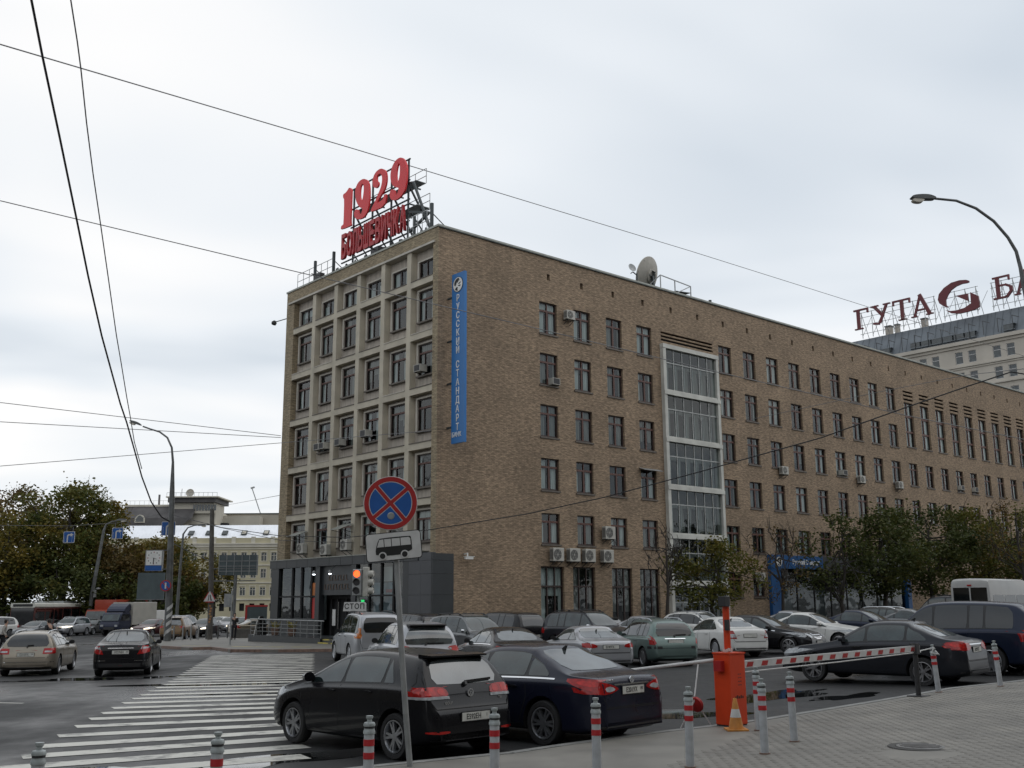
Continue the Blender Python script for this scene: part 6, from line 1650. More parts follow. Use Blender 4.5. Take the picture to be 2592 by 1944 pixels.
# ---- bollards along the kerb
BOL = [(-3.8, 8.7, "plain white bollard in the bottom left corner of the zebra crossing view"), (-2.53, 9.25, "red banded bollard standing against the zebra stripes"), (-1.4, 10.45, "red banded bollard in front of the black hatchback's rear wheel"), (-.2, 11.05, "red banded bollard in front of the black hatchback's number plate"),
       (.9, 11.9, "red banded bollard in front of the dark blue saloon's bumper"), (2.1, 13.04, "red banded bollard between the dark blue saloon and the orange barrier"), (3.21, 13.95, "nearer of two overlapping bollards right of the orange barrier"), (3.69, 16.37, "farther of two overlapping bollards right of the orange barrier"), (3.87, 15.01, "third bollard right of the orange barrier, under the boom"), (8.54, 21.65, "leaning bollard tied to the end of the barrier boom"), (10.2, 22.54, "leaning bollard farthest right beside the dark blue off-roader")]
def bollard_meshes():
    out = []
    mb = MB(); mb.lathe([(.052, 0), (.05, .6), (.05, .78)], 18); out.append(("post", mb.mesh("post", [M_BOLW], smooth=40)))
    for a in (.535, .655):
        mb = MB(); mb.lathe([(.0535, a), (.0535, a + .06), (.05, a + .06)], 18); out.append(("red_band", mb.mesh("red_band", [M_BOLR], smooth=40)))
    mb = MB(); mb.lathe([(.058, .765), (.058, .79), (.051, .8), (.051, .815)], 18); out.append(("ring", mb.mesh("ring", [M_BOLG], smooth=35)))
    mb = MB(); mb.lathe([(.0515, .815), (.0515, .835)], 18); out.append(("dark_ring", mb.mesh("dark_ring", [M_PLASTIC], smooth=35)))
    mb = MB(); mb.lathe([(.056, .835), (.058, .85), (.05, .868), (.025, .875), (.022, .895), (.034, .91), (.034, .93), (.0, .935)], 18); out.append(("cap", mb.mesh("cap", [M_BOLG], smooth=35)))
    mb = MB(); mb.lathe([(0.052, .016), (.07, .014), (.07, -.01)], 18); out.append(("base_plate", mb.mesh("base_plate", [M_KERBR], smooth=35)))
    return out
bms = bollard_meshes()
for i, (x, y, lb) in enumerate(BOL):
    t = thing("bollard", lb, "bollard", (x, y, gz(x, y) + .118), 0, "red and white bollards along the kerb")
    t.rotation_euler = (R((0, 0, .5, 0, 0, .6, .5, 0, 0, 1, 0)[i]), R((0, .4, 0, 0, 0, -.8, 1.2, 0, 1.0, -4.5, -4)[i]), .3 * i)
    if i > 8: t.rotation_euler = (0, R(-3.5), 0)
    for nm, me in bms:
        if i == 0 and nm == "red_band": continue
        link(nm, me, t)

# ---- automatic barrier
BR_ = R(41)
bar_ = thing("barrier_gate", "orange automatic parking barrier with a red and white striped boom", "barrier", (3.45, 17.15, gz(3.45, 17.15) + .115), BR_)
mb = MB(); mb.box((-.2, -.16, .02), (.2, .16, 1.1)); o = mb.build("cabinet", M_ORB, bar_); md = o.modifiers.new("b", "BEVEL"); md.width = .012; md.segments = 2
mb = MB(); mb.box((-.21, -.17, 1.1), (.21, .17, 1.125)); mb.build("cabinet_lid", M_ORB, bar_)
mb = MB(); mb.box((-.19, -.15, 0), (.19, .15, .02)); mb.build("cabinet_base", M_PLASTIC, bar_)
mb = MB(); mb.tube([(-.02, 0, 1.12), (-.02, 0, 1.84)], .055, 14); mb.build("signal_post", M_ORB, bar_)
mb = MB(); mb.lathe([(.075, 1.84), (.085, 1.88), (.085, 2.0), (.0, 2.005)], 16, 0, Matrix.Translation((-.04, 0, 0))); mb.cbox((-.09, -.02, 1.92), (.1, .15, .15)); mb.build("signal_lamp", M_PLASTIC, bar_)
mb = MB(); mb.cbox((-.07, -.05, 1.55), (.06, .06, .17)); mb.build("card_reader", M_PLASTIC, bar_)
mb = MB()
for i in range(12):
    a = i * math.pi / 6; mb.cbox((-.02 + .058 * math.cos(a), .058 * math.sin(a), 1.14 + .012 * (i % 3)), (.03, .03, .05), 0, None)
mb.build("tape_wrap", M_SWHITE, bar_)
mb = MB()
for i in range(2):
    for k in range(4): mb.box((.0 + i * .05, -.1615, .62 + k * .055), (.035 + i * .05, -.1605, .632 + k * .055))
mb.build("vent_slots", M_PLASTIC, bar_)
mb = MB()
for i in range(5): mb.box((-.09 + i * .045, -.1612, .42), (-.06 + i * .045, -.1602, .47 if i % 2 else .455))
lt = mb.build("scrawled_mark", M_BLACK, bar_); lt["kind"] = "stuff"
Lb = 6.05; slope = .012
bm_ = MB(); bm_.add([(.2, -.02, .86), (Lb, -.02, .86 + Lb * slope), (Lb, -.02, .975 + Lb * slope), (.2, -.02, .975), (.2, .03, .86), (Lb, .03, .86 + Lb * slope), (Lb, .03, .975 + Lb * slope), (.2, .03, .975)], [(0, 1, 2, 3), (7, 6, 5, 4), (0, 4, 5, 1), (1, 5, 6, 2), (2, 6, 7, 3), (3, 7, 4, 0)])
bo = bm_.build("boom", M_SWHITE, bar_)
for i in range(14):
    x = .42 + i * .405; z = .875 + x * slope
    mb = MB(); mb.prism([(x, z), (x + .16, z), (x + .2, z + .075), (x + .04, z + .075)], lambda a, b: (a, -.024, b), lambda a, b: (a, -.018, b)); mb.build("red_stripe", M_SRED, bo)
mb = MB(); mb.tube([(.2, -.03, .8), (3, -.03, .845), (Lb, -.03, .92 + .0)], .012, 6); mb.build("safety_edge", M_SWHITE, bo)
mb = MB(); mb.box((-.3, -.06, .84), (-.2, .08, 1.0)); mb.build("counterweight", M_SRED, bar_)
mb = MB(); mb.tube([(-.1, .2, 1.0), (-.9, 1.9, .75), (-1.7, 3.6, .5)], .028, 8); mb.build("folded_rod", M_SWHITE, bar_)
t = thing("boom_rest", "black post that holds the end of the barrier boom", "post", (7.87, 20.95, gz(7.87, 20.95) + .118), BR_)
mb = MB(); mb.tube([(0, 0, 0), (0, 0, .8)], .05, 12); mb.build("post", M_PLASTIC, t)
mb = MB(); mb.box((-.16, -.16, 0), (.16, .16, .015)); mb.build("base_plate", M_PLASTIC, t)
mb = MB(); mb.box((-.06, -.07, .8), (.06, -.03, 1.0)); mb.box((-.06, .04, .8), (.06, .08, 1.0)); mb.box((-.06, -.03, .8), (.06, .04, .84)); mb.build("fork", M_PLASTIC, t)
t = thing("tie_rope", "thin pale rope tying the boom end to a bollard", "rope", (0, 0, 0))
mb = MB(); mb.tube([(7.75, 20.9, 1.2), (8.1, 21.3, 1.12), (8.5, 21.65, 1.16)], .012, 6); mb.tube([(8.5, 21.6, 1.18), (8.44, 21.58, 1.06), (8.56, 21.52, 1.04), (8.52, 21.6, 1.1)], .02, 6); mb.build("rope", M_SWHITE, t)
t = thing("traffic_cone", "small faded orange traffic cone with a white band leaning on the barrier cabinet", "traffic cone", (3.38, 16.5, gz(3.38, 16.5) + .118))
M_CONE = mat("cone_orange", (.52, .22, .05), .6, var=.2, scale=8)
mb = MB(); mb.box((-.16, -.16, 0), (.16, .16, .025)); mb.build("base", M_CONE, t)
for a, b, r0, r1, m in ((.025, .19, .115, .083, M_CONE), (.19, .31, .083, .058, M_SWHITE), (.31, .47, .058, .025, M_CONE)):
    mb = MB(); mb.lathe([(r0, a), (r1, b), (r1 * .6, b)], 20, 0, Matrix.Translation((0, 0, .001 if m == M_SWHITE else 0))); mb.build("cone_band" if m == M_SWHITE else "cone", m, t, smooth=30)
t = thing("fallen_sign", "red and dark round signal lying on thin legs behind the barrier cabinet", "signal", (3.0, 17.9, gz(3, 17.9) + .005), BR_)
mb = MB(); mb.lathe([(0, 0), (.12, .02), (.13, .06), (.1, .1), (0, .1)], 20, 0, Matrix.Translation((0, 0, .36)) @ Matrix.Rotation(R(75), 4, "Y")); mb.build("red_shield", M_SRED, t)
mb = MB(); mb.bar((0, 0, .45), (-.2, .15, 0), .02); mb.bar((0, 0, .45), (.2, -.2, 0), .02); mb.bar((0, 0, .5), (.25, .1, 1.0), .02); mb.build("leg", M_SWHITE, t)

# ---- traffic light with stop board
tl = thing("traffic_light", "traffic light showing red with a second head turned sideways on a thin post", "traffic light", (-7.4, 50.0, gz(-7.4, 50)), R(-8))
mb = MB(); mb.tube([(0, .2, 0), (0, .2, 3.9)], .06, 10); mb.build("post", M_GREYP, tl)
mb = MB(); mb.box((-.21, -.12, 2.66), (.21, .12, 3.9)); o = mb.build("signal_head", M_GREYP, tl); md = o.modifiers.new("b", "BEVEL"); md.width = .03
M_HEADP = mat("signal_plate", (.2, .2, .19), .5)
for i, z in enumerate((3.68, 3.29, 2.89)):
    Mx = Matrix.Translation((0, -.122, z)) @ Matrix.Rotation(R(90), 4, "X")
    mb = MB(); mb.lathe([(0, .012), (.155, .006), (.165, .0)], 24, 0, Mx); mb.build("lens", M_LAMPRED if i == 0 else M_PLASTIC, o)
    mb = MB()
    n = 14; vs = []; fs = []
    for k in range(n + 1):
        a = R(-10 + 200 * k / n); vs += [(.175 * math.cos(a), -.12, z + .175 * math.sin(a)), (.175 * math.cos(a), -.3 + .1 * abs(math.cos(a)), z + .175 * math.sin(a))]
    fs = [(2 * k, 2 * k + 2, 2 * k + 3, 2 * k + 1) for k in range(n)]
    mb.add(vs, fs); mb.build("visor", M_HEADP, o, recalc=False)
mb = MB(); mb.box((.24, .02, 2.62), (.5, .36, 4.0)); o2 = mb.build("side_head", M_ACW, tl); md = o2.modifiers.new("b", "BEVEL"); md.width = .03
for z in (3.68, 3.29, 2.89):
    mb = MB(); mb.lathe([(.16, 0), (.15, .2), (.12, .24), (0, .2)], 16, 0, Matrix.Translation((.5, .19, z)) @ Matrix.Rotation(R(90), 4, "Y")); mb.build("visor", M_ACW, o2)
mb = MB(); mb.cbox((.3, -.05, 2.42), (.15, .04, .1)); mb.build("countdown", M_GREENL, tl)
st = thing("stop_board", "white stop line board with black Cyrillic letters below the traffic light", "sign", (-7.48, 49.85, gz(-7.4, 50)), R(-8))
q = [(-.56, 1.95), (-.5, 2.37), (.5, 2.37), (.56, 2.3), (.56, 1.95)]
mb = MB(); mb.prism(q, lambda a, b: (a, 0, b), lambda a, b: (a, .03, b)); sb = mb.build("board", M_SWHITE, st)
text_part("СТОП", .33, M_BLACK, sb, Matrix.Translation((0.0, -.006, 2.16)) @ SIGN, "lettering", .004, .006, 1.0, spacing=1.1)
mb = MB(); mb.tube([(0, .06, 0), (0, .06, 2.2)], .03, 8); mb.build("post", M_GREYP, st)

# ---- left lamp post with clock and signs
lx, ly = -23.05, 70.9
lp = thing("street_lamp", "tall grey street lamp on the far kerb with curved arm and striped foot", "street lamp", (lx, ly, gz(lx, ly) + .13))
mb = MB(); mb.tube([(0, 0, 0), (-.1, 0, 4), (-.27, 0, 9.4), (-.3, 0, 10.2)], [.24, .215, .18, .16], 16); mb.build("post", M_POLE, lp, smooth=40)
mb = MB(); mb.tube([(-.3, 0, 10.2), (-.36, 0, 12.0), (-.5, 0, 13.0), (-.85, 0, 13.7), (-1.4, 0, 14.1), (-2.1, 0, 14.32), (-2.6, 0, 14.5)], [.16, .085, .07, .065, .06, .055, .055], 10); mb.build("arm", M_POLE, lp, smooth=60)
def lamp_head(parent, M, s=1.0):
    mb = MB(); q = chaikin([(-.5, .0), (-.42, .12), (.1, .15), (.38, .05), (.4, -.02), (.2, -.04)], 2)
    mb.prism(q, lambda a, b: M @ Vector((a * s, -.13 * s, b * s)), lambda a, b: M @ Vector((a * s, .13 * s, b * s))); mb.build("lamp_head", M_POLE, parent, smooth=40)
    mb = MB(); q = chaikin([(-.45, .0), (-.4, -.14), (-.1, -.16), (.02, -.02)], 2)
    mb.prism(q, lambda a, b: M @ Vector((a * s, -.11 * s, b * s)), lambda a, b: M @ Vector((a * s, .11 * s, b * s))); mb.build("lamp_glass", M_LAMPG, parent, smooth=40)
lamp_head(lp, Matrix.Translation((-3.1, 0, 14.7)) @ Matrix.Rotation(R(18), 4, "Y"), 1.0)
for i in range(4):
    z = .2 + i * .5; mb = MB(); n = 12; vs = []; fs = []
    for k in range(n + 1):
        a = R(-180 + 180 * k / n); r = .236; vs += [(r * math.cos(a) - .01, r * math.sin(a), z + .55 * (k / n)), (r * math.cos(a) - .01, r * math.sin(a), z + .25 + .55 * (k / n))]
    fs = [(2 * k, 2 * k + 2, 2 * k + 3, 2 * k + 1) for k in range(n)]
    mb.add(vs, fs); mb.build("white_stripe", M_SWHITE, lp, recalc=False)
ck = thing("street_clock", "square white street clock with a blue lower panel hung on the lamp post", "clock", (-24.15, 70.6, gz(-24, 70.9)))
mb = MB(); mb.box((-.58, -.12, 4.72), (.58, .12, 6.12)); cb_ = mb.build("case", M_GREYP, ck)
mb = MB(); mb.box((-.52, -.135, 5.12), (.52, -.118, 6.06)); mb.build("dial", M_SIGNW, ck)
mb = MB(); mb.box((-.55, -.134, 4.75), (.55, -.118, 5.09)); mb.build("blue_panel", M_SBLUE, ck)
mb = MB(); mb.bar((0, -.142, 5.58), (-.02, -.142, 5.2), .06, .01); mb.build("hand", M_BLACK, ck)
mb = MB(); mb.bar((-.05, -.147, 5.6), (.2, -.147, 5.52), .08, .01); mb.build("hand", M_BLACK, ck)
for k in range(12):
    a = k * math.pi / 6; mb = MB(); mb.cbox((.4 * math.sin(a), -.14, 5.59 + .38 * math.cos(a)), (.05, .012, .07)); mb.build("hour_mark", M_SRED if k % 3 == 0 else M_BLACK, ck)
mb = MB(); mb.bar((.55, 0, 6.1), (.95, .1, 6.12), .06); mb.bar((.55, 0, 4.85), (.95, .1, 4.87), .06); mb.build("bracket", M_POLE, ck)
np_ = thing("no_parking_sign", "round blue and red no parking sign with a white bar on the lamp post", "road sign", (-23.25, 70.5, 3.75 + gz(-23, 71)))
mb = MB(); mb.lathe([(0, 0), (.37, 0), (.37, .02), (0, .02)], 32, 0, SIGN); d_ = mb.build("sign_disc", M_SRED, np_)
mb = MB(); mb.lathe([(0, .024), (.3, .024), (.3, .018)], 32, 0, SIGN); mb.build("blue_field", M_SBLUE, d_)
plate("red_bar", bar2((-.22, .22), (.22, -.22), .07), .02, .028, M_SRED, d_, SIGN); plate("white_bar", [(-.05, -.2), (.05, -.2), (.05, .2), (-.05, .2)], .02, .032, M_SWHITE, d_, SIGN)
def lane_sign(x, y, z, label, arrow=True, w=.72):
    t = thing("lane_sign", label, "road sign", (x, y, z), 0, "blue lane direction signs")
    b = plate("board", rrect(w, w, .06), 0, .03, M_SWHITE, t, SIGN)
    plate("blue_face", rrect(w - .06, w - .06, .05), .02, .036, M_SBLUE, b, SIGN)
    s = w / .72
    plate("arrow_stem", [(-.13 * s, -.33 * s), (-.05 * s, -.33 * s), (-.05 * s, .06 * s), (0, .11 * s), (.1 * s, .11 * s), (.1 * s, .19 * s), (-.05 * s, .19 * s), (-.13 * s, .1 * s)], .03, .042, M_SWHITE, b, SIGN)
    plate("arrow_head", [(.1 * s, .27 * s), (.28 * s, .15 * s), (.1 * s, .03 * s)], .03, .043, M_SWHITE, b, SIGN)
    for xx in (-.26, .2):
        for k in range(5): plate("lane_dash", [((xx - .012) * s, (-.3 + k * .08) * s), ((xx + .012) * s, (-.3 + k * .08) * s), ((xx + .012) * s, (-.26 + k * .08) * s), ((xx - .012) * s, (-.26 + k * .08) * s)], .03, .041, M_SWHITE, b, SIGN)
    mb = MB(); mb.bar((-.2, .03, w / 2 - .02), (-.2, .03, w / 2 + .3), .025); mb.bar((.2, .03, w / 2 - .02), (.2, .03, w / 2 + .3), .025); mb.build("hanger", M_WIREG, t)
lane_sign(-28.06, 66, 6.31, "blue right turn lane sign hanging leftmost over the street")
lane_sign(-25.77, 68, 6.67, "blue right turn lane sign hanging beside the tilted far lamp post")
lane_sign(-23.6, 71.4, 7.2, "blue lane sign half hidden behind the tall lamp post", w=.95)

# ---- other poles
p2 = thing("trolley_pole", "thick rusty tram wire pole carrying a triangular warning sign", "pole", (-20.95, 73.4, gz(-21, 73) + .12))
mb = MB(); mb.tube([(0, 0, 0), (-.06, 0, 2.5), (-.3, 0, 8.95)], [.19, .175, .15], 14); mb.build("post", M_CONCP, p2, smooth=40)
M_STICK = mat("stickers", (.4, .1, .06), .7, c2=(.3, .28, .1), scale=5)
mb = MB()
for i in range(7): mb.cbox((.04 * (i % 3 - 1), -.185, 1.2 + .18 * i), (.14, .012, .12))
mb.build("stickers", M_STICK, p2)["kind"] = "stuff"
wt = thing("warning_sign", "red edged triangular road narrows sign on the thick pole", "road sign", (-20.98, 73.0, 2.55))
tri = lambda s_: [(-.52 * s_, -.32 * s_), (.52 * s_, -.32 * s_), (0, .58 * s_)]
b = plate("sign_board", chaikin(tri(1), 1), 0, .02, M_SRED, wt, SIGN); plate("white_face", tri(.78), .015, .026, M_SWHITE, b, SIGN)
plate("narrowing_mark", [(-.13, -.2), (-.06, -.2), (-.03, .0), (-.03, .2), (-.08, .2), (-.08, 0)], .02, .032, M_BLACK, b, SIGN); plate("narrowing_mark", [(.17, -.2), (.08, -.2), (.03, .0), (.03, .2), (.08, .2), (.1, 0)], .02, .032, M_BLACK, b, SIGN)
t = thing("sign_post", "thin pale metal post standing alone on the far pavement corner", "post", (-16.2, 60.9, gz(-16, 61) + .13))
mb = MB(); mb.tube([(0, 0, 0), (-.03, 0, 3.05)], .045, 10); mb.build("post", M_POLEL, t)
mb = MB(); mb.cbox((-.28, .06, 2.5), (.4, .02, .75)); mb.build("sign_back", M_GREYP, t)
t = thing("far_lamp", "tilted grey lamp post with a small head behind the bus", "street lamp", (-44.6, 110.9, -.75), 0, "distant lamp posts"); t.scale = (1.26,) * 3
mb = MB(); mb.tube([(0, 0, 0), (.3, 0, 3.4), (.85, 0, 8.4), (1.0, 0, 8.9), (1.5, 0, 9.15), (1.9, 0, 9.2)], [.2, .17, .11, .07, .06, .05], 10); mb.build("post", M_POLE, t)
lamp_head(t, Matrix.Translation((2.25, 0, 9.25)) @ Matrix.Rotation(R(180), 4, "Z"))
mb = MB(); mb.cbox((.55, -.1, 3.2), (.2, .15, .6)); mb.lathe([(0, 0), (.2, .05), (.2, .12), (0, .2)], 10, 0, Matrix.Translation((.75, 0, 3.5))); mb.build("junction_box", M_GREYP, t)
t = thing("far_lamp", "slim lamp post with a right-pointing arm in front of the dark trees", "street lamp", (-31.8, 100, gz(-32, 100)), 0, "distant lamp posts")
mb = MB(); mb.tube([(0, 0, 0), (.1, 0, 6), (.2, 0, 9.3), (.6, 0, 9.9), (1.2, 0, 10.1), (1.6, 0, 10.15)], [.16, .13, .09, .06, .05, .05], 10); mb.build("post", M_POLE, t)
lamp_head(t, Matrix.Translation((1.9, 0, 10.1)) @ Matrix.Rotation(R(180), 4, "Z"))
t = thing("billboard", "back of a grey billboard on a single post in front of the yellow building", "billboard", (-27.6, 105, gz(-28, 105)))
M_BBACK = mat("billboard_back", (.055, .075, .08), .6, var=.2, scale=1)
mb = MB(); mb.box((-1.85, -.05, 5.5), (2.05, .15, 7.5)); mb.build("panel", M_BBACK, t)
mb = MB()
for i in range(6): mb.bar((-1.8 + i * .76, -.08, 5.5), (-1.8 + i * .76, -.08, 7.5), .05)
for z in (5.9, 6.4, 6.9): mb.bar((-1.85, -.08, z), (2.05, -.08, z), .05)
mb.build("batten", M_GREYP, t)
mb = MB(); mb.box((-2.3, -.1, 6.12), (2.1, .0, 6.2)); mb.bar((-2.4, 0, 4.95), (1.9, 0, 4.95), .12); mb.tube([(-.1, 0, 0), (-.1, 0, 5.5)], .16, 10); mb.build("stand", M_POLE, t)
t = thing("billboard", "back of a dark blank billboard low in the trees behind the clock", "billboard", (-36.4, 106, gz(-36, 106)))
mb = MB(); mb.box((-1.4, -.05, 3.3), (1.3, .15, 5.9)); mb.build("panel", M_BBACK, t)
mb = MB(); mb.tube([(0, .05, 0), (0, .05, 3.3)], .15, 10); mb.box((-1.45, -.08, 3.2), (1.35, .18, 3.3)); mb.build("stand", M_POLE, t)
t = thing("ad_board", "red framed advertising board back beside the walking person", "sign", (-22.3, 92, gz(-22, 92)))
mb = MB(); mb.box((-.9, -.06, .3), (.9, .1, 2.4)); mb.build("board", M_BBACK, t)
mb = MB(); mb.box((-.98, -.09, .2), (-.8, .12, 2.5)); mb.box((-.8, -.09, 2.35), (.95, .12, 2.5)); mb.build("frame", M_SRED, t)
for i, (x, y) in enumerate(((-22.9, 71.7), (-22.45, 72.2), (-22.05, 72.7), (-21.9, 73.9), (-21.55, 74.6), (-20.95, 75.4), (-20.6, 76.6))):
    t = thing("kerb_post", "slim grey kerb post", "post", (x, y, gz(x, y) + .13), 0, "slim posts along the far kerb")
    t["label"] = ("first slim kerb post from the striped lamp post, below the brown car's left tail", "second slim kerb post from the striped lamp post", "third slim kerb post from the striped lamp post", "slim kerb post below the brown car's right tail lamp", "dark slim kerb post just left of the thick pole", "dark slim kerb post just right of the thick pole", "dark slim kerb post nearest the walking person")[i]
    mb = MB(); mb.tube([(0, 0, 0), (0, 0, .9)], .05, 10); mb.lathe([(.05, .9), (.055, .93), (0, .97)], 10); mb.build("post", M_POLEL if i < 4 else M_POLE, t)
for i in range(7):
    pass
t = thing("planter", "grey concrete planter box with a dry plant by the walking person", "planter", (-19.6, 76.6, gz(-20, 77) + .13))
mb = MB(); mb.box((-.75, -.3, 0), (.75, .3, .62)); mb.build("box", M_CONCP, t)
# a-frame boards
t = thing("sandwich_board", "white and black folding pavement board by the shop ramp", "sign", (-16.0, 67.15, gz(-16, 67) + .13), R(-25))
mb = MB(); q = chaikin([(-.3, 0), (.3, 0), (.3, 1.55), (-.3, 1.55)], 1); mb.prism(q, lambda a, b: (-.35 + b * .22, a, b), lambda a, b: (-.32 + b * .22, a, b)); mb.build("white_board", M_SIGNW, t)
mb = MB(); mb.prism(q, lambda a, b: (.35 - b * .2, a, b), lambda a, b: (.38 - b * .2, a, b)); mb.build("black_board", M_BLACK, t)
mb = MB()
for k in range(5): mb.box((-.36 + .25 * .22 + .0, -.12, .3 + k * .2), (-.3 + .25 * .22 + k * .044, .12, .38 + k * .2))
mb.build("print_lines", M_PLASTIC, t)["kind"] = "stuff"
# ---- ramp with railing before the shop
rp_ = thing("shop_ramp", "dark granite ramp with steel pipe railing in front of the corner shop", "ramp", BC, BROT)
mb = MB(); mb.add([(-3.1, 6.8, -.6), (-3.1, 15.6, -.6), (-.4, 15.6, -.6), (-.4, 6.8, -.6), (-3.1, 6.8, .15), (-3.1, 15.6, .22), (-.4, 15.6, .22), (-.4, 6.8, .15)], [(0, 3, 2, 1), (4, 5, 6, 7), (0, 1, 5, 4), (1, 2, 6, 5), (2, 3, 7, 6), (3, 0, 4, 7)]); mb.build("granite_base", M_CLAD, rp_)
mb = MB()
for i in range(12):
    y = 6.9 + i * .78; mb.tube([(-3.0, y, .15), (-3.0, y, 1.1)], .02, 6)
for z in (.4, .63, .86): mb.tube([(-3.0, 6.9, z), (-3.0, 15.5, z + .05)], .015, 6)
mb.tube([(-3.0, 6.6, 1.12), (-3.0, 15.6, 1.18)], .035, 8)
mb.build("railing", M_GREYP, rp_)
for i in range(3):
    mb = MB(); mb.box((-3.0 - .3 * i, 4.3, -.6), (-2.7 - .3 * i, 6.7, .12 - .17 * i)); mb.build("step", M_CLAD, rp_)
    mb = MB(); mb.box((-3.0 - .3 * i - .004, 4.3, .05 - .17 * i), (-2.92 - .3 * i, 6.7, .124 - .17 * i)); mb.build("yellow_nosing", M_YEL, rp_)
for y, lb in ((13.6, "terracotta flower pot behind the ramp railing, left one"), (11.5, "terracotta flower pot behind the ramp railing, right one")):
    t = thing("flower_pot", lb, "flower pot", bw(-2.3, y, .2), BROT, "flower pots on the ramp")
    mb = MB(); mb.lathe([(.0, 0), (.2, 0), (.28, .4), (.3, .42), (.25, .38), (0, .36)], 14); mb.build("pot", M_KERBR, t)
    mb = MB()
    for k in range(26):
        a, b_ = rng.uniform(0, 6.28), rng.uniform(.2, .5); p = Vector((math.cos(a) * rng.uniform(0, .2), math.sin(a) * rng.uniform(0, .2), .4)); mb.add([p, p + Vector((math.cos(a) * .12, math.sin(a) * .12, b_ * .8)), p + Vector((math.cos(a + .4) * .22, math.sin(a + .4) * .22, b_))], [(0, 1, 2)])
    mb.build("leaves", M_LEAF_G, t, recalc=False)
# ---- right lamp post
rl_ = thing("street_lamp", "grey street lamp arching in from the right edge high over the parking", "street lamp", (17.3, 32, gz(17, 32)))
mb = MB(); mb.tube([(0, 0, 0), (-.3, 0, 6), (-.6, 0, 9.5)], [.16, .13, .1], 14); mb.build("post", M_POLE, rl_, smooth=40)
mb = MB(); mb.tube([(-.6, 0, 9.5), (-.8, 0, 11.79), (-.83, 0, 12.27), (-.91, 0, 12.82), (-1.13, 0, 13.3), (-1.53, 0, 13.86), (-2.07, 0, 14.31), (-2.69, 0, 14.58), (-3.4, 0, 14.66)], [.09, .07, .062, .055, .05, .048, .046, .042, .04], 12); mb.build("arm", M_POLE, rl_, smooth=60)
lamp_head(rl_, Matrix.Translation((-3.74, 0, 14.65)), .92)

# ---- overhead wires
def wire(name, label, pts, r, m, sag=0, cat="wire"):
    t = thing(name, label, cat)
    mb = MB(); P = [Vector(p) for p in pts]; out = []
    for a, b in zip(P, P[1:]):
        n = 8
        for i in range(n): 
            s_ = i / n; out.append(a.lerp(b, s_) - Vector((0, 0, sag * 4 * s_ * (1 - s_))))
    out.append(P[-1]); mb.tube(out, r, 5); mb.build("cable", m, t, recalc=False); return t
wire("span_wire", "thin wire crossing the whole sky from upper left towards the far bank sign", [(-20.57, 38, 24.27), (-9.65, 60, 29.76), (18.28, 100, 36.85), (76.25, 150, 37.52)], .03, M_WIREG)
wire("span_wire", "wire running from the left edge across the office facade to the right", [(-23.6, 45, 20.41), (-10.67, 50, 18.48), (1.51, 54, 16.52), (11.44, 58, 15.06), (23.14, 60, 12.74), (30.96, 62, 11.57)], .024, M_WIREG)
wire("span_wire", "upper of three thin wires fixed to the left edge of the office building", [(-60, 36, 14.4), (-16.17, 71.5, 13.6)], .022, M_WIREG)
wire("span_wire", "middle of three thin wires fixed to the left edge of the office building", [(-60, 36, 11.1), (-16.17, 71.5, 13.47)], .022, M_WIREG)
wire("span_wire", "lower thin wire rising to the building edge and on across its end facade", [(-46, 50.5, 7.2), (-30.34, 60, 10.03), (-15.9, 70.0, 12.86), (-4.43, 56, 11.34)], .02, M_WIREG)
wire("power_cable", "thick black cable sagging from overhead to the striped lamp post", [(-15.74, 30.0, 22.44), (-16.4, 32.0, 22.43), (-17.07, 34.5, 21.72), (-18.03, 38.5, 20.37), (-19.1, 43.0, 18.74), (-19.87, 46.5, 17.21), (-20.86, 51.0, 15.51), (-22.36, 58.0, 13.34), (-22.67, 60.0, 12.59), (-23.22, 63.0, 11.43), (-23.54, 65.5, 10.05), (-23.71, 68.0, 8.69), (-23.65, 70.0, 7.87), (-23.31, 70.9, 7.59)], .048, M_WIRE)
wire("power_cable", "thinner pale twin cable sagging beside the thick black one", [(-14.4, 30.0, 22.43), (-15.05, 32.0, 22.42), (-15.62, 34.0, 22.03), (-15.86, 35.0, 21.52), (-16.8, 38.0, 20.8), (-17.66, 41.0, 19.91), (-18.43, 44.0, 18.8), (-19.14, 47.0, 17.36), (-20.11, 51.0, 15.51), (-20.93, 54.0, 14.78), (-21.64, 57.0, 13.52), (-22.48, 60.0, 12.91), (-23.07, 62.5, 11.84), (-23.4, 65.0, 10.5)], .028, M_WIREG)
wire("power_cable", "black cable swinging from the lamp post across both facades to the right lamp", [(-23.16, 70.6, 8.07), (-17.91, 64.0, 6.72), (-13.01, 58.0, 5.81), (-8.47, 53.5, 5.42), (-3.79, 48.0, 5.41), (0.53, 44.0, 5.76), (3.63, 41.0, 6.16), (6.59, 38.0, 6.7), (10.57, 35.0, 7.56), (12.89, 33.5, 8.29), (14.56, 32.5, 8.79), (15.85, 32.1, 9.18), (16.7, 32.0, 9.0)], .022, M_WIRE)
wire("power_cable", "short black cable sagging behind the lamp post towards the small trees", [(-23.23, 70.9, 6.23), (-23.46, 75.0, 5.93), (-25.71, 90.0, 5.57)], .03, M_WIRE)
wire("span_wire", "faint wire rising across the far part of the long facade to the right lamp", [(11.68, 50.0, 10.81), (15.88, 44.0, 10.94), (17.1, 38.0, 10.37), (16.65, 32.0, 9.3)], .012, M_WIREG)
wire("span_wire", "faint thin wire from the penthouse roof to the office building edge", [(-50.6, 180, 18.74), (-16.1, 73, 9.65)], .02, M_WIREG)
wire("span_wire", "second cable from the thick pole to the end facade above the shop", [(-21.22, 73.2, 7.53), (-17.99, 68.0, 6.75), (-14.46, 65.0, 5.97), (-8.44, 55.5, 5.25)], .018, M_WIRE)
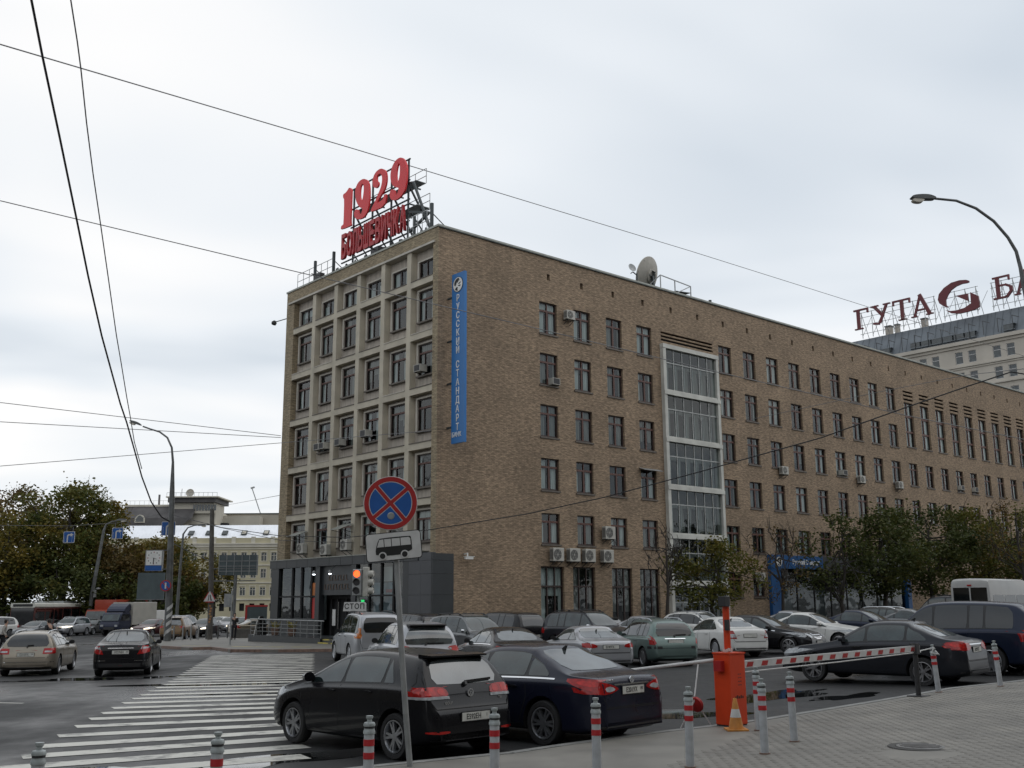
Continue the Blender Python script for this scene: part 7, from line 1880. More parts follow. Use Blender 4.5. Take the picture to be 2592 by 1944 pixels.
wire("span_wire", "thin carrier wire holding the blue lane signs over the street", [(-62, 50, 6.4), (-28.06, 66, 7.02), (-25.77, 68, 7.35), (-23.35, 70.9, 8.3)], .014, M_WIREG)
# ------------------------------------------------------------------ trees
def leaf_mat(name, cols):
    m, nt, b = new_mat(name); N = nt.nodes.new; Lk = nt.links.new
    geo = N("ShaderNodeNewGeometry"); cr = N("ShaderNodeValToRGB"); cr.color_ramp.interpolation = "LINEAR"
    els = cr.color_ramp.elements
    for i, c in enumerate(cols):
        p = i / (len(cols) - 1)
        if i < 2: e = els[i]; e.position = p if i == 0 else 1.0
        else: e = els.new(p)
    for i, c in enumerate(cols): pass
    while len(els) > 2: els.remove(els[1])
    els[0].position = 0; els[0].color = col4(cols[0]); els[1].position = 1; els[1].color = col4(cols[-1])
    for i, c in enumerate(cols[1:-1]): e = els.new((i + 1) / (len(cols) - 1)); e.color = col4(c)
    no = N("ShaderNodeTexNoise"); no.inputs["Scale"].default_value = .55; no.inputs["Detail"].default_value = 2; Lk(geo.outputs["Position"], no.inputs["Vector"])
    mx = N("ShaderNodeMath"); mx.operation = "MULTIPLY_ADD"; mx.inputs[1].default_value = .45; Lk(geo.outputs["Random Per Island"], mx.inputs[0])
    m2 = N("ShaderNodeMath"); m2.operation = "MULTIPLY_ADD"; m2.inputs[1].default_value = 1.3; m2.inputs[2].default_value = -.38; Lk(no.outputs["Fac"], m2.inputs[0]); Lk(m2.outputs[0], mx.inputs[2])
    Lk(mx.outputs[0], cr.inputs[0]); Lk(cr.outputs[0], b.inputs["Base Color"])
    b.inputs["Roughness"].default_value = .65; b.inputs["Specular IOR Level"].default_value = .25
    tr = N("ShaderNodeBsdfTranslucent"); Lk(cr.outputs[0], tr.inputs[0])
    ms = N("ShaderNodeMixShader"); ms.inputs[0].default_value = .3
    Lk(b.outputs[0], ms.inputs[1]); Lk(tr.outputs[0], ms.inputs[2]); Lk(ms.outputs[0], nt.nodes["Material Output"].inputs["Surface"])
    return m
LG = leaf_mat("leaves_green_autumn", [(.035, .055, .014), (.07, .088, .02), (.12, .11, .024), (.17, .11, .026)])
LY = leaf_mat("leaves_yellow_brown", [(.05, .06, .016), (.11, .1, .02), (.18, .135, .024), (.15, .09, .024)])
LB = leaf_mat("leaves_rust", [(.05, .045, .016), (.095, .07, .02), (.13, .08, .024), (.08, .08, .022)])
LYG = leaf_mat("leaves_yellow_green", [(.04, .055, .012), (.075, .085, .016), (.12, .11, .02), (.15, .11, .025)])
LD = leaf_mat("leaves_dark_green", [(.026, .036, .011), (.045, .06, .016), (.07, .08, .02), (.11, .095, .022)])
M_BARK = mat("bark", (.035, .03, .026), .9, var=.4, scale=6, stretch=(4, 4, .6))
def tree(name, label, x, y, h, rx, ry, cz, rz, n, lm, seed, trunk=.16, leaf=.3, clumps=34, limbs=9, dens=1.0, lean=(0, 0), twigs=0, base=None, group=None, fork=.35):
    r = random.Random(seed)
    z0 = gz(max(-120, min(40, x)), y) if base is None else base
    t = thing(name, label, "tree", (x, y, z0), 0, group)
    tb = MB()
    top = Vector((lean[0], lean[1], cz + rz * .75))
    tp = [Vector((0, 0, -.1)), Vector((r.uniform(-.1, .1), r.uniform(-.1, .1), h * fork * .5)), Vector((lean[0] * .4 + r.uniform(-.15, .15), lean[1] * .4, h * fork)), Vector((lean[0] * .7 + r.uniform(-.3, .3), lean[1] * .7 + r.uniform(-.3, .3), (h * fork + top.z) / 2)), top]
    tb.tube(tp, [trunk * 1.25, trunk, trunk * .85, trunk * .5, .02], 8)
    tips = []
    # clump centres filling an uneven ellipsoid
    cl = []
    while len(cl) < clumps:
        v = Vector((r.uniform(-1, 1), r.uniform(-1, 1), r.uniform(-1, 1)))
        if .12 < v.length < 1: 
            v = v.normalized() * (v.length ** .55)
            k = 1 + .22 * math.sin(3 * math.atan2(v.y, v.x) + seed) + r.uniform(-.14, .14)
            cl.append(Vector((v.x * rx * k + lean[0] * .7, v.y * ry * k + lean[1] * .7, cz + v.z * rz * (1 + r.uniform(-.1, .12)))))
    for i in range(limbs):
        c = cl[i * len(cl) // limbs]
        s = tp[2].lerp(tp[4], r.uniform(0, .75)) if i > 1 else tp[2]
        m1 = s.lerp(c, .5) + Vector((r.uniform(-.2, .2), r.uniform(-.2, .2), r.uniform(.0, .35)))
        tb.tube([s, m1, c], [trunk * .42, trunk * .24, .018], 6)
        for k in range(3):
            c2 = cl[r.randrange(len(cl))]
            if (c2 - c).length < max(rx, rz) * .9: tb.tube([m1.lerp(c, .4), (c + c2) / 2 + Vector((0, 0, .15)), c2], [trunk * .16, trunk * .1, .012], 5)
    for i in range(twigs):
        c = cl[r.randrange(len(cl))]; d = Vector((r.gauss(0, 1) * .6, r.gauss(0, .6), abs(r.gauss(0, 1)) + .6)).normalized()
        s = c + Vector((r.gauss(0, rx * .12), r.gauss(0, ry * .12), r.gauss(0, rz * .12))); L = r.uniform(.5, 1.5) * max(.6, rz * .3)
        tb.tube([s, s + d * L * .5 + Vector((r.gauss(0, .08), 0, 0)), s + d * L], [.03, .02, .008], 4, cap=False)
    tb.build("trunk", M_BARK, t, recalc=False)
    if n:
        vs = []; fs = []
        wts = [r.uniform(.5, 1.5) for _ in cl]; tot = sum(wts)
        for c, w in zip(cl, wts):
            cr_ = r.uniform(.2, .36) * min(rx, rz) * 1.0
            for _ in range(int(n * w / tot)):
                q = Vector((r.gauss(0, 1), r.gauss(0, 1), r.gauss(0, .7))) * cr_ * .62
                p = c + q
                L = leaf * r.uniform(.55, 1.25)
                a = Vector((r.gauss(0, 1), r.gauss(0, 1), r.gauss(0, .5))).normalized(); b_ = a.cross(Vector((r.gauss(0, 1), r.gauss(0, 1), r.gauss(0, 1)))).normalized()
                o = len(vs)
                vs += [p - a * L * .5, p + b_ * L * .3 - a * L * .05, p + a * L * .5, p - b_ * L * .3 + a * L * .08]
                fs.append((o, o + 1, o + 2, o + 3))
        me = bpy.data.meshes.new("crown"); me.from_pydata(vs, [], fs); me.materials.append(lm); link("crown", me, t)
    return t
G1 = "park trees behind the street traffic"
tree("park_tree", "yellow-brown rounded tree at the far left edge behind the white off-roader", -54.5, 113, 12.5, 5.6, 4.5, 8.2, 4.6, 11500, LY, 1, .3, .42, 46, 10, group=G1)
tree("park_tree", "tall rusty tree with bare grey twigs rising behind the yellow-brown one", -61.5, 131, 18.5, 7.5, 5, 12, 5.4, 8500, LB, 2, .34, .46, 50, 14, twigs=150, group=G1)
tree("park_tree", "tall broad green tree in the middle of the left group", -49.9, 117, 16.5, 4.7, 4.4, 10.6, 5.6, 13500, LG, 3, .34, .42, 56, 12, twigs=26, group=G1)
tree("park_tree", "tall green tree with a ragged right crown beside the sky gap", -48.0, 121, 15.6, 2.9, 3.4, 10.8, 4.8, 6500, LY, 4, .3, .42, 36, 11, twigs=34, group=G1)
tree("park_tree", "dark lower tree filling the gap beneath the tall green crowns", -49, 112.5, 8.5, 6.0, 3.5, 4.6, 3.3, 9500, LD, 5, .25, .42, 44, 8, group=G1)
tree("park_tree", "low brown-green tree left of the street clock", -43.6, 118, 9.5, 4.6, 3.8, 5.9, 3.9, 9500, LB, 6, .26, .42, 44, 9, twigs=20, group=G1)
tree("park_tree", "low olive tree behind the street clock", -41.6, 121, 9.8, 4.4, 3.8, 5.7, 4.0, 8500, LY, 7, .26, .42, 42, 9, group=G1)
tree("park_tree", "dark green tree behind the striped lamp post", -41.0, 126, 9.2, 4.6, 3.8, 5.4, 3.9, 9000, LD, 8, .26, .42, 42, 9, group=G1)
tree("park_tree", "rust tinged tree between the lamp post and the thick pole", -38.3, 122, 8.2, 3.4, 3.4, 4.9, 3.3, 7000, LB, 9, .24, .4, 36, 9, twigs=24, group=G1)
tree("park_tree", "thin half bare tree in front of the yellow building", -33.4, 118, 8.6, 2.3, 2.2, 5.4, 2.9, 1800, LY, 10, .18, .36, 26, 12, twigs=70, group=G1)
tree("park_tree", "dark shaded tree low behind the bus roof", -57, 116, 7.5, 6.5, 3.2, 4.0, 3.1, 8000, LD, 11, .24, .42, 40, 8, group=G1)
tree("park_tree", "dark bushy tree low behind the red container", -43.5, 114, 6.0, 5.0, 3.0, 3.2, 2.9, 7500, LD, 12, .2, .42, 40, 8, group=G1)
tree("park_tree", "dark bushy tree low beside the distant lamp post", -38.5, 116, 6.0, 4.4, 3.0, 3.1, 2.8, 6500, LD, 13, .2, .42, 36, 8, group=G1)
G2 = "young trees along the long facade"
bs_ = .12
def bt(*a, **k):
    t = tree(*a, **k); return t
tree("young_tree", "leafless young tree at the left side of the glazed stair tower", 8.9, 60.9, 6.6, 1.5, 1.0, 4.6, 1.7, 0, LY, 21, .1, .2, 26, 14, twigs=60, group=G2, fork=.42)
tree("young_tree", "small yellow-green tree in front of the glazed stair tower", 12.0, 63.4, 6.5, 2.5, 1.9, 3.6, 2.2, 3400, LYG, 22, .12, .24, 40, 12, twigs=16, group=G2, fork=.25)
tree("young_tree", "thin nearly bare tree in front of the blue bank sign", 17.3, 68.2, 7.4, 1.7, 1.5, 4.3, 2.6, 420, LB, 23, .11, .22, 28, 14, twigs=80, group=G2)
tree("young_tree", "dark sparse tree with a forked trunk right of the blue bank sign", 22.6, 72.6, 7.6, 2.6, 2.0, 4.6, 2.6, 2300, LD, 24, .15, .26, 34, 14, twigs=50, group=G2, fork=.2)
tree("young_tree", "dense green tree left of the white minibus roof", 26.6, 75.5, 8.4, 2.9, 2.6, 4.9, 2.8, 6500, LD, 25, .17, .28, 44, 10, twigs=14, group=G2)
tree("young_tree", "tallest green tree above the white minibus", 31.5, 79.5, 9.2, 3.4, 2.8, 5.4, 3.1, 8000, LD, 26, .18, .28, 48, 10, twigs=14, group=G2)
tree("young_tree", "yellowing tree right of the tallest green tree", 37.0, 84.5, 8.9, 3.3, 2.8, 5.3, 3.0, 7500, LYG, 27, .18, .28, 46, 10, twigs=16, group=G2)
tree("young_tree", "green tree partly cut by the right edge of the picture", 42.5, 89.0, 9.4, 3.4, 2.8, 5.5, 3.2, 6500, LG, 28, .18, .28, 46, 12, twigs=40, group=G2)
tree("young_tree", "half bare tree at the right edge nearest the camera", 37.5, 77.5, 9.0, 2.4, 2.0, 6.2, 2.6, 900, LB, 29, .14, .26, 30, 14, twigs=70, group=G2)
# ------------------------------------------------------------------ vehicles in the street and the parking
def cpaint(n, c, metal=.2, rough=.3): return paint("paint_" + n, c, metal, rough)
C_BLACK = cpaint("black", (.007, .007, .009), .1, .28); C_NAVY = cpaint("dark_blue", (.011, .013, .027), .2, .28); C_GRAPH = cpaint("graphite", (.022, .024, .03), .35, .3)
C_SILV = cpaint("silver", (.36, .37, .39), .55, .32); C_WHITE = cpaint("white", (.62, .62, .6), .0, .35); C_BEIGE = cpaint("beige", (.27, .24, .195), .5, .34); C_GREEN = cpaint("grey_green", (.13, .18, .168), .45, .34)
C_GREY = cpaint("grey", (.17, .175, .18), .5, .32); C_BROWN = cpaint("brown", (.17, .105, .05), .4, .34); C_MARO = cpaint("maroon", (.06, .018, .02), .3, .34); C_DBLUE = cpaint("navy", (.012, .018, .038), .3, .3); C_OLIVE = cpaint("dark_grey", (.045, .046, .046), .3, .35)
for k in ("hatch", "sonata", "cruze", "teana", "audi", "coupe", "liftback", "estate", "wagon", "crossover", "bigsuv", "boxsuv", "sportsuv", "oldsedan"):
    car_model(k, SPECS[k])
sa = sedan(4.87, 1.854, 1.47, 2.87, .85, .34, hood=1.0, deck=1.06, belt=.95, dx=.1, chrome=True, spokes=(6, True, M_ALLOY),
    head=[(chaikin([(.5, .64), (.72, .62), (.74, .8), (.56, .78)], 1), 0), (chaikin([(.76, .64), (.93, .68), (.92, .84), (.78, .82)], 1), 0)], heads=[(chaikin([(2.35, .68), (2.35, .8), (1.95, .87), (2.0, .76)], 1), 0)],
    extra=[("grille", chaikin(q4(-.36, .36, .58, .82), 1), "F", M_CHROME)] + [("grille", q4(-.34, .34, .605 + .045 * i, .63 + .045 * i), "F", M_TRIM) for i in range(5)] + [("grille", q4(-.6, .6, .28, .42), "F", M_TRIM), ("bumper_valance", q4(-.78, .78, .25, .36), "B", M_PLASTIC)])
sa["extra"] = [e if i == 0 else (e[0], e[1], e[2], e[3]) for i, e in enumerate(sa["extra"])]
SPECS["limo"] = sa; car_model("limo", sa)
SPECS["saloon"] = sedan(4.55, 1.78, 1.46, 2.58, .9, .32, hood=.98, deck=1.05, belt=.94, headm=[M_CLEAR, M_TRIM, M_AMBER], bodymirror=True, bodyhandle=True, extra=[("grille", q4(-.36, .36, .56, .76), "F", M_TRIM), ("grille", q4(-.7, .7, .28, .42), "F", M_TRIM), ("bumper_valance", q4(-.78, .78, .25, .36), "B", M_PLASTIC)]); car_model("saloon", SPECS["saloon"])
SPECS["lit_saloon"] = sedan(4.5, 1.76, 1.46, 2.6, .9, .32, headm=[M_HEADON, M_TRIM, M_AMBER]); car_model("lit_saloon", SPECS["lit_saloon"])
SPECS["lit_suv"] = suv(4.68, 1.885, 1.71, 2.7, .92, .36, headm=[M_HEADON, M_TRIM, M_AMBER], rails=(.3, -1.6, .05, M_ALLOY)); car_model("lit_suv", SPECS["lit_suv"])

GP = "cars parked in front of the office building"; GT = "vehicles in the street traffic"
WH = dict(RL=("xr", 1), RR=("xr", -1), FL=("xf", 1), FR=("xf", -1))
def put(key, w, p, az, col, label, group, **k):
    sp = SPECS[key]; h = R(az); f = Vector((math.sin(h), math.cos(h))); l = Vector((-f.y, f.x))
    if w: ax, s = WH[w]; c = Vector(p) - f * sp[ax] - l * s * (sp["W"] / 2 - .08)
    else: c = Vector(p)
    return place_car(key, c.x, c.y, az, col, label, k.pop("cat", "car"), group, k.pop("name", "parked_car"), **k)
def badge_ring(parent, x, y, z, r, M_=None, w=.012):
    mb = MB(); Mx = Matrix.Translation((x, y, z)) @ Matrix.Rotation(R(-90), 4, "Y")
    mb.lathe([(r - w, 0), (r - w, .012), (r, .012), (r, 0)], 24, 0, Mx); return mb.build("badge", M_ or M_CHROME, parent)
TXB = lambda x, y, z: Matrix.Translation((x, y, z)) @ Matrix.Rotation(R(-90), 4, "Z") @ Matrix.Rotation(R(90), 4, "X")
def skin_x(key, y, z):
    h = CARS[key][2].ray_cast(Vector((-9, y, z)), Vector((1, 0, 0)))[0]; return h.x
t, o = put("hatch", "RL", (-1.64, 15.17), -44, C_BLACK, "black five-door hatchback in the foreground beside the leaning road sign", GP); plate_text(t, o, "hatch", "Е592ЕН", "1")
x = skin_x("hatch", 0, .875) - .012
badge_ring(o[0], x, 0, .895, .055)
for pts in (((-.032, .03), (0, -.002), (.032, .03)), ((-.04, .012), (-.018, -.042), (0, -.004), (.018, -.042), (.04, .012))):
    mb = MB()
    for a, b in zip(pts, pts[1:]): mb.bar((x - .008, -a[0], .895 + a[1]), (x - .008, -b[0], .895 + b[1]), .008)
    mb.build("badge_letter", M_CHROME, o[0])
text_part("GOLF", .05, M_CHROME, o[0], TXB(skin_x("hatch", .42, .775) - .006, .42, .775), "lettering", .003, .001, 1.1)
text_part("TSI", .045, M_CHROME, o[0], TXB(skin_x("hatch", -.55, .8) - .006, -.56, .8), "lettering", .003, .001, 1.1)
t, o = put("sonata", "RL", (.47, 16.42), -46, C_NAVY, "dark blue saloon in the foreground with chrome window line and red lamps", GP); plate_text(t, o, "sonata", "Е201УХ", "197")
x = skin_x("sonata", 0, .97) - .008
badge_ring(o[0], x, 0, .975, .05)
mb = MB()
for a, b in (((-.022, -.026), (-.012, .026)), ((.012, -.026), (.022, .026)), ((-.02, .004), (.02, -.004))): mb.bar((x - .008, -a[0], .975 + a[1]), (x - .008, -b[0], .975 + b[1]), .009)
mb.build("badge_letter", M_CHROME, o[0])
text_part("SONATA", .038, M_CHROME, o[0], TXB(skin_x("sonata", .5, .98) - .008, .5, .98), "lettering", .003, .001, 1.1)
t, o = put("cruze", "RL", (9.4, 24.6), -48, C_GRAPH, "dark grey saloon parked behind the striped barrier boom", GP); plate_text(t, o, "cruze", "А529ОТ", "")
t, o = put("bigsuv", "RL", (12.0, 26.9), -47, C_DBLUE, "dark blue tall off-roader at the right edge behind the grey saloon", GP)
put("crossover", "RL", (-3.35, 29.6), -20, C_SILV, "silver crossover with high red tail lamps behind the black hatchback", GP)
x = skin_x("crossover", 0, .99) - .01
_, o = _, o
t, o = put("audi", "RL", (-.75, 32.0), -19, C_BLACK, "black saloon with chrome window frame left of the silver coupe", GP)
for k in range(4): badge_ring(o[0], skin_x("audi", 0, .97) - .012, (k - 1.5) * .065, .965, .042, None, .009)
t, o = put("coupe", "RL", (1.95, 33.7), -17, C_SILV, "silver two-door coupe between the black saloon and the green estate", GP); plate_text(t, o, "coupe", "В740УХ", "")
put("estate", "RL", (4.25, 34.8), -16, C_GREEN, "pale green estate car with roof rails and tinted windows", GP)
put("liftback", "RL", (7.45, 39.2), -18, C_WHITE, "white liftback car behind the orange barrier post", GP)
put("limo", "FR", (10.3, 39.9), 128, C_BLACK, "black limousine with chrome grille facing right", GP)
put("saloon", "FR", (13.0, 42.5), 129, C_WHITE, "white saloon facing right behind the black limousine", GP)
put("saloon", "FR", (16.2, 45.8), 131, C_DBLUE, "navy blue saloon facing right behind the white saloon", GP)
put("oldsedan", "FR", (19.7, 49.3), 133, C_GREY, "old boxy grey saloon facing right near the off-roader with a spare wheel", GP)
put("boxsuv", "RL", (-6.25, 40.8), -22, C_SILV, "silver boxy off-roader waiting beside the zebra crossing", GT)
put("sportsuv", None, (-1.6, 41.6), 142, C_GREY, "grey off-roader with black roof rails facing the camera behind the silver crossover", GP)
put("bigsuv", None, (-.6, 48.5), -40, C_BLACK, "black off-roader parked close to the brick wall", GP)
put("sportsuv", None, (3.3, 45.0), 137, C_GRAPH, "dark grey off-roader with chrome mirror facing right", GP)
put("liftback", None, (6.3, 48.6), 137, C_SILV, "silver car half hidden between the dark off-roader and green estate", GP)
put("estate", None, (9.3, 52.2), 137, C_WHITE, "white car of which only the roof shows behind the green estate", GP)
put("saloon", None, (13.8, 51.5), 134, C_SILV, "silver car behind the orange barrier's signal post, mostly hidden", GP)
put("wagon", None, (18.7, 55.6), -42, C_OLIVE, "dark estate with bright roof rails seen from behind near the trees", GP)
t, o = put("boxsuv", None, (22.4, 55.4), -46, C_GRAPH, "dark grey off-roader carrying a spare wheel on its tail", GP)
mb = MB(); mb.lathe([(0, .2), (.3, .2), (.37, .14), (.37, .02), (.3, 0)], 24, 0, Matrix.Translation((-2.34, -.1, 1.05)) @ Matrix.Rotation(R(-90), 4, "Y")); mb.build("spare_wheel", M_TYRE, t, smooth=40)
put("saloon", None, (21.5, 52.6), 136, C_WHITE, "white car roof showing between the old grey saloon and the dark estate", GP)
put("hatch", None, (25.3, 58.0), -44, C_WHITE, "small white hatchback beside the off-roader with the spare wheel", GP)
put("saloon", None, (28.0, 62.5), -40, C_BLACK, "black car half hidden left of the white minibus", GP)
put("bigsuv", None, (-4.5, 46.6), -35, C_BLACK, "dark off-roader roof behind the silver boxy one", GP)
put("hatch", None, (3.6, 52.6), -44, C_OLIVE, "dark hatchback tucked behind the dark grey off-roader", GP)
# street traffic on the left
t, o = put("wagon", "RR", (-15.75, 36.94), -13, C_BEIGE, "beige estate car seen from behind at the left edge", GT, name="moving_car"); plate_text(t, o, "wagon", "С213УХ", "197")
t, o = put("teana", "RR", (-12.31, 36.16), -13, C_BLACK, "black saloon seen from behind before the zebra crossing", GT, name="moving_car"); plate_text(t, o, "teana", "У227НН", "197")
badge_ring(o[0], skin_x("teana", 0, 1.02) - .012, 0, 1.015, .045)
put("lit_suv", "FL", (-39.8, 95.5), 187, C_SILV, "silver off-roader driving towards the camera with lit headlamps", GT, name="moving_car")
put("bigsuv", None, (-44.4, 90), 200, C_WHITE, "white off-roader at the far left edge of the street", GT, name="moving_car")
put("saloon", None, (-41.2, 91.5), 187, C_GREY, "grey car seen between the two standing people", GT, name="moving_car", low=True)
put("saloon", None, (-40.2, 101.5), 187, C_OLIVE, "dark saloon right behind the silver off-roader", GT, name="moving_car", low=True)
put("hatch", None, (-39.2, 106), 187, C_GREY, "small grey car in front of the red truck", GT, name="moving_car", low=True)
put("lit_saloon", None, (-31.0, 91), 190, C_MARO, "maroon saloon with lit headlamps left of the lamp post", GT, name="moving_car", low=True)
put("crossover", None, (-24.5, 78.0), -2, C_BROWN, "golden brown crossover seen from behind beside the striped lamp post", GT, name="moving_car")
put("lit_suv", None, (-29.5, 93.5), 186, C_SILV, "silver off-roader behind the golden brown crossover", GT, name="moving_car", low=True)
put("lit_saloon", None, (-25.6, 88), 184, C_BLACK, "black saloon with bright headlamps right of the brown crossover", GT, name="moving_car", low=True)
put("saloon", None, (-33.0, 104), 186, C_WHITE, "white saloon in the queue behind the lamp post", GT, name="moving_car", low=True)
put("lit_saloon", None, (-25.3, 99), 185, C_GREY, "grey saloon behind the thick pole in the queue", GT, name="moving_car", low=True)
put("saloon", None, (-27.8, 104), 185, C_SILV, "silver saloon deep in the queue left of the thick pole", GT, name="moving_car", low=True)
put("hatch", None, (-30.6, 110), 185, C_WHITE, "white hatchback deep in the queue", GT, name="moving_car", low=True)
put("saloon", None, (-22.5, 107), 184, C_OLIVE, "dark saloon deep in the queue right of the thick pole", GT, name="moving_car", low=True)
put("oldsedan", None, (-20.5, 84.5), 50, C_BEIGE, "beige saloon standing sideways behind the walking person", GT)
put("lit_saloon", None, (-18.6, 92), 190, C_GREY, "grey saloon with lit headlamps just left of the shop ramp", GT, name="moving_car", low=True)
put("sportsuv", None, (-17.0, 83.5), 10, C_BLACK, "black pickup-like off-roader behind the pavement board", GT, low=True)
put("saloon", None, (-20.3, 101), 186, C_WHITE, "white saloon behind the red framed board", GT, name="moving_car", low=True)
put("saloon", None, (-50.5, 104), 190, C_GREY, "grey car far left in front of the bus", GT, name="moving_car", low=True)
put("saloon", None, (-45, 106.5), 187, C_WHITE, "white car roof left of the silver off-roader", GT, name="moving_car", low=True)

# ---- minibus, bus, trucks
M_BUSG = M_GLASSD
def boxbody(mb, L, W, z0, z1, r=.12, m=0, x0=None):
    x0 = -L / 2 if x0 is None else x0
    q = rrect(W, z1 - z0, r, 4); zc = (z0 + z1) / 2
    mb.prism(q, lambda a, b: (x0, a, zc + b), lambda a, b: (x0 + L, a, zc + b), m)
def wheels(t, xs, y, Rw, w=.24, rim=None):
    tw, rm = wheel_meshes(Rw, w, 8, False, rim or M_ALLOYD, .6)
    for x in xs:
        for s in (1, -1):
            o = link("wheel", tw, t, (x, s * y, Rw)); o.rotation_euler = (0, 0, 0 if s == 1 else math.pi); link("rim", rm, o)
x, y = 24.2, 53.2
t = thing("minibus", "white high-roof minibus seen from behind at the right edge", "minibus", (x, y, gz(x, y) + .05), heading(R(47)), GP)
mb = MB()
st = [(-2.75, .95, .35, 2.4, .86), (-2.72, .98, .3, 2.55, .9), (-2.6, 1.0, .28, 2.64, .9), (1.6, 1.0, .28, 2.64, .9), (1.9, 1.0, .28, 2.55, .88), (2.4, .98, .28, 1.6, .85), (2.75, .92, .3, 1.2, .8)]
vs = []; ring = None
for (xx, w, zb, zt, wt) in st:
    P_ = chaikin([(w - .05, zb), (w, zb + .2), (w, 1.1), (w - .02, 1.35), (wt + .03, zt - .12), (wt - .12, zt - .02), (0, zt)], 1, False)
    rr_ = [(xx, a, b) for a, b in P_] + [(xx, -a, b) for a, b in P_[-2::-1]]
    ring = len(rr_); vs += rr_
fs = [(i * ring + k, i * ring + (k + 1) % ring, (i + 1) * ring + (k + 1) % ring, (i + 1) * ring + k) for i in range(len(st) - 1) for k in range(ring)]
fs += [tuple(range(ring)), tuple(range((len(st) - 1) * ring, len(st) * ring))]
mb.add(vs, fs); mb.build("body", cpaint("dusty_white", (.4, .4, .39), 0, .45), t, smooth=35)
for y0, y1 in ((-.82, -.04), (.04, .82)):
    mb = MB(); q = [(y0, 1.3), (y1, 1.3), (y1, 2.2), (y0, 2.2)]; mb.prism(q, lambda a, b: (-2.78 + (b - 1.3) * .03, a, b), lambda a, b: (-2.72, a, b)); mb.build("rear_window", M_GLASSD, t)
for x0_, x1_ in ((-2.45, -1.2), (-1.1, .2), (.3, 1.45)):
    for s in (1, -1):
        mb = MB(); q = [(x0_, 1.3), (x1_, 1.3), (x1_, 2.12), (x0_, 2.12)]; mb.prism(q, lambda a, b: (a, s * (1.005 - (b - 1.3) * .085), b), lambda a, b: (a, s * .9, b)); mb.build("side_window", M_GLASSD, t)
for s in (1, -1):
    mb = MB(); mb.box((-2.79, s * .88 - .07, .9), (-2.7, s * .88 + .07, 1.35)); mb.build("tail_light", M_RED, t)
mb = MB(); mb.box((-2.8, -.1, 2.28), (-2.7, .1, 2.34)); mb.build("brake_light", M_RED, t)
mb = MB(); mb.box((-2.83, -.95, .3), (-2.7, .95, .5)); mb.build("bumper", M_PLASTIC, t)
wheels(t, (-1.6, 1.75), .88, .34)
def truck(name, label, x, y, az, L, W, zt, colb, cab, colc, colcab=None, cabh=2.3, lit=False, box0=None, cat="truck", deflector=None):
    t = thing(name, label, cat, (x, y, gz(x, y)), heading(R(az)), GT)
    mb = MB(); boxbody(mb, L - cab, W, .9, zt, .05, 0, -L / 2); mb.build("cargo_box", colb, t)
    c0 = L / 2 - cab
    mb = MB(); W2 = W * .46
    prof = chaikin([(c0 + .06, .5), (L / 2 - .02, .5), (L / 2, .95), (L / 2 - .12, 1.25), (L / 2 - .45, cabh - .1), (L / 2 - .65, cabh), (c0 + .06, cabh)], 1)
    mb.prism(prof, lambda a, b: (a, -W2, b), lambda a, b: (a, W2, b)); mb.build("cab", colc, t)
    mb = MB(); mb.add([(L / 2 - .1, -W2 + .08, 1.32), (L / 2 - .1, W2 - .08, 1.32), (L / 2 - .43, W2 - .12, cabh - .16), (L / 2 - .43, -W2 + .12, cabh - .16)], [(0, 1, 2, 3)])
    mb.v = [(a + .03, b, c) for a, b, c in mb.v]; mb.build("windscreen", M_GLASS, t)
    for s in (1, -1):
        mb = MB(); q = [(c0 + .3, 1.32), (L / 2 - .3, 1.32), (L / 2 - .55, cabh - .18), (c0 + .3, cabh - .18)]; mb.prism(q, lambda a, b: (a, s * (W2 + .008), b), lambda a, b: (a, s * (W2 - .02), b)); mb.build("side_window", M_GLASSD, t)
        mb = MB(); mb.box((L / 2 - .06, s * W2 * .75 - .14, .8), (L / 2 + .01, s * W2 * .75 + .14, .98)); mb.build("headlight", M_HEADON if lit else M_CLEAR, t)
        mb = MB(); mb.box((L / 2 - .5, s * (W2 + .22) - .08, 1.4), (L / 2 - .42, s * (W2 + .22) + .08, 1.75)); mb.bar((L / 2 - .45, s * W2, 1.7), (L / 2 - .45, s * (W2 + .2), 1.65), .03); mb.build("mirror", M_TRIM, t)
    mb = MB(); mb.box((-L / 2, -W * .4, .55), (c0, W * .4, .9)); mb.box((L / 2 - .03, -W2 * .6, .55), (L / 2 + .012, W2 * .6, .78)); mb.build("chassis", M_PLASTIC, t)
    if deflector:
        mb = MB(); pr = [(c0 + .1, cabh), (L / 2 - .75, cabh), (L / 2 - .95, zt - .5), (c0 + .15, zt)]; pr = chaikin(pr, 1); mb.prism(pr, lambda a, b: (a, -W2 * .95, b), lambda a, b: (a, W2 * .95, b)); mb.build("wind_deflector", deflector, t)
    wheels(t, (-L / 2 + .9, L / 2 - .75), W / 2 - .16, .36, .26)
    return t
C_REDT = cpaint("truck_red", (.33, .055, .03), 0, .5); C_CABR = cpaint("cab_red", (.3, .06, .035), .1, .4); C_BOXW = cpaint("box_white", (.42, .41, .37), 0, .6); C_CABB = cpaint("cab_blue", (.02, .025, .05), .2, .35); C_VANW = C_WHITE; C_BOXB = cpaint("box_brown", (.2, .16, .1), 0, .7)
truck("red_truck", "truck with a faded red container behind the box lorry", -41.9, 112, 191, 8.5, 2.45, 3.35, C_REDT, 2.0, C_CABR, cabh=2.35)
truck("box_lorry", "dark blue cab lorry with a pale grey box", -35.4, 97.5, 195, 5.6, 2.1, 2.95, C_BOXW, 1.9, C_CABB, cabh=2.05, deflector=C_CABB, lit=False)
truck("white_van", "white van cab showing right of the box lorry", -36.4, 106, 190, 5.2, 2.0, 2.2, C_WHITE, 2.2, C_WHITE, cabh=2.2, cat="van")
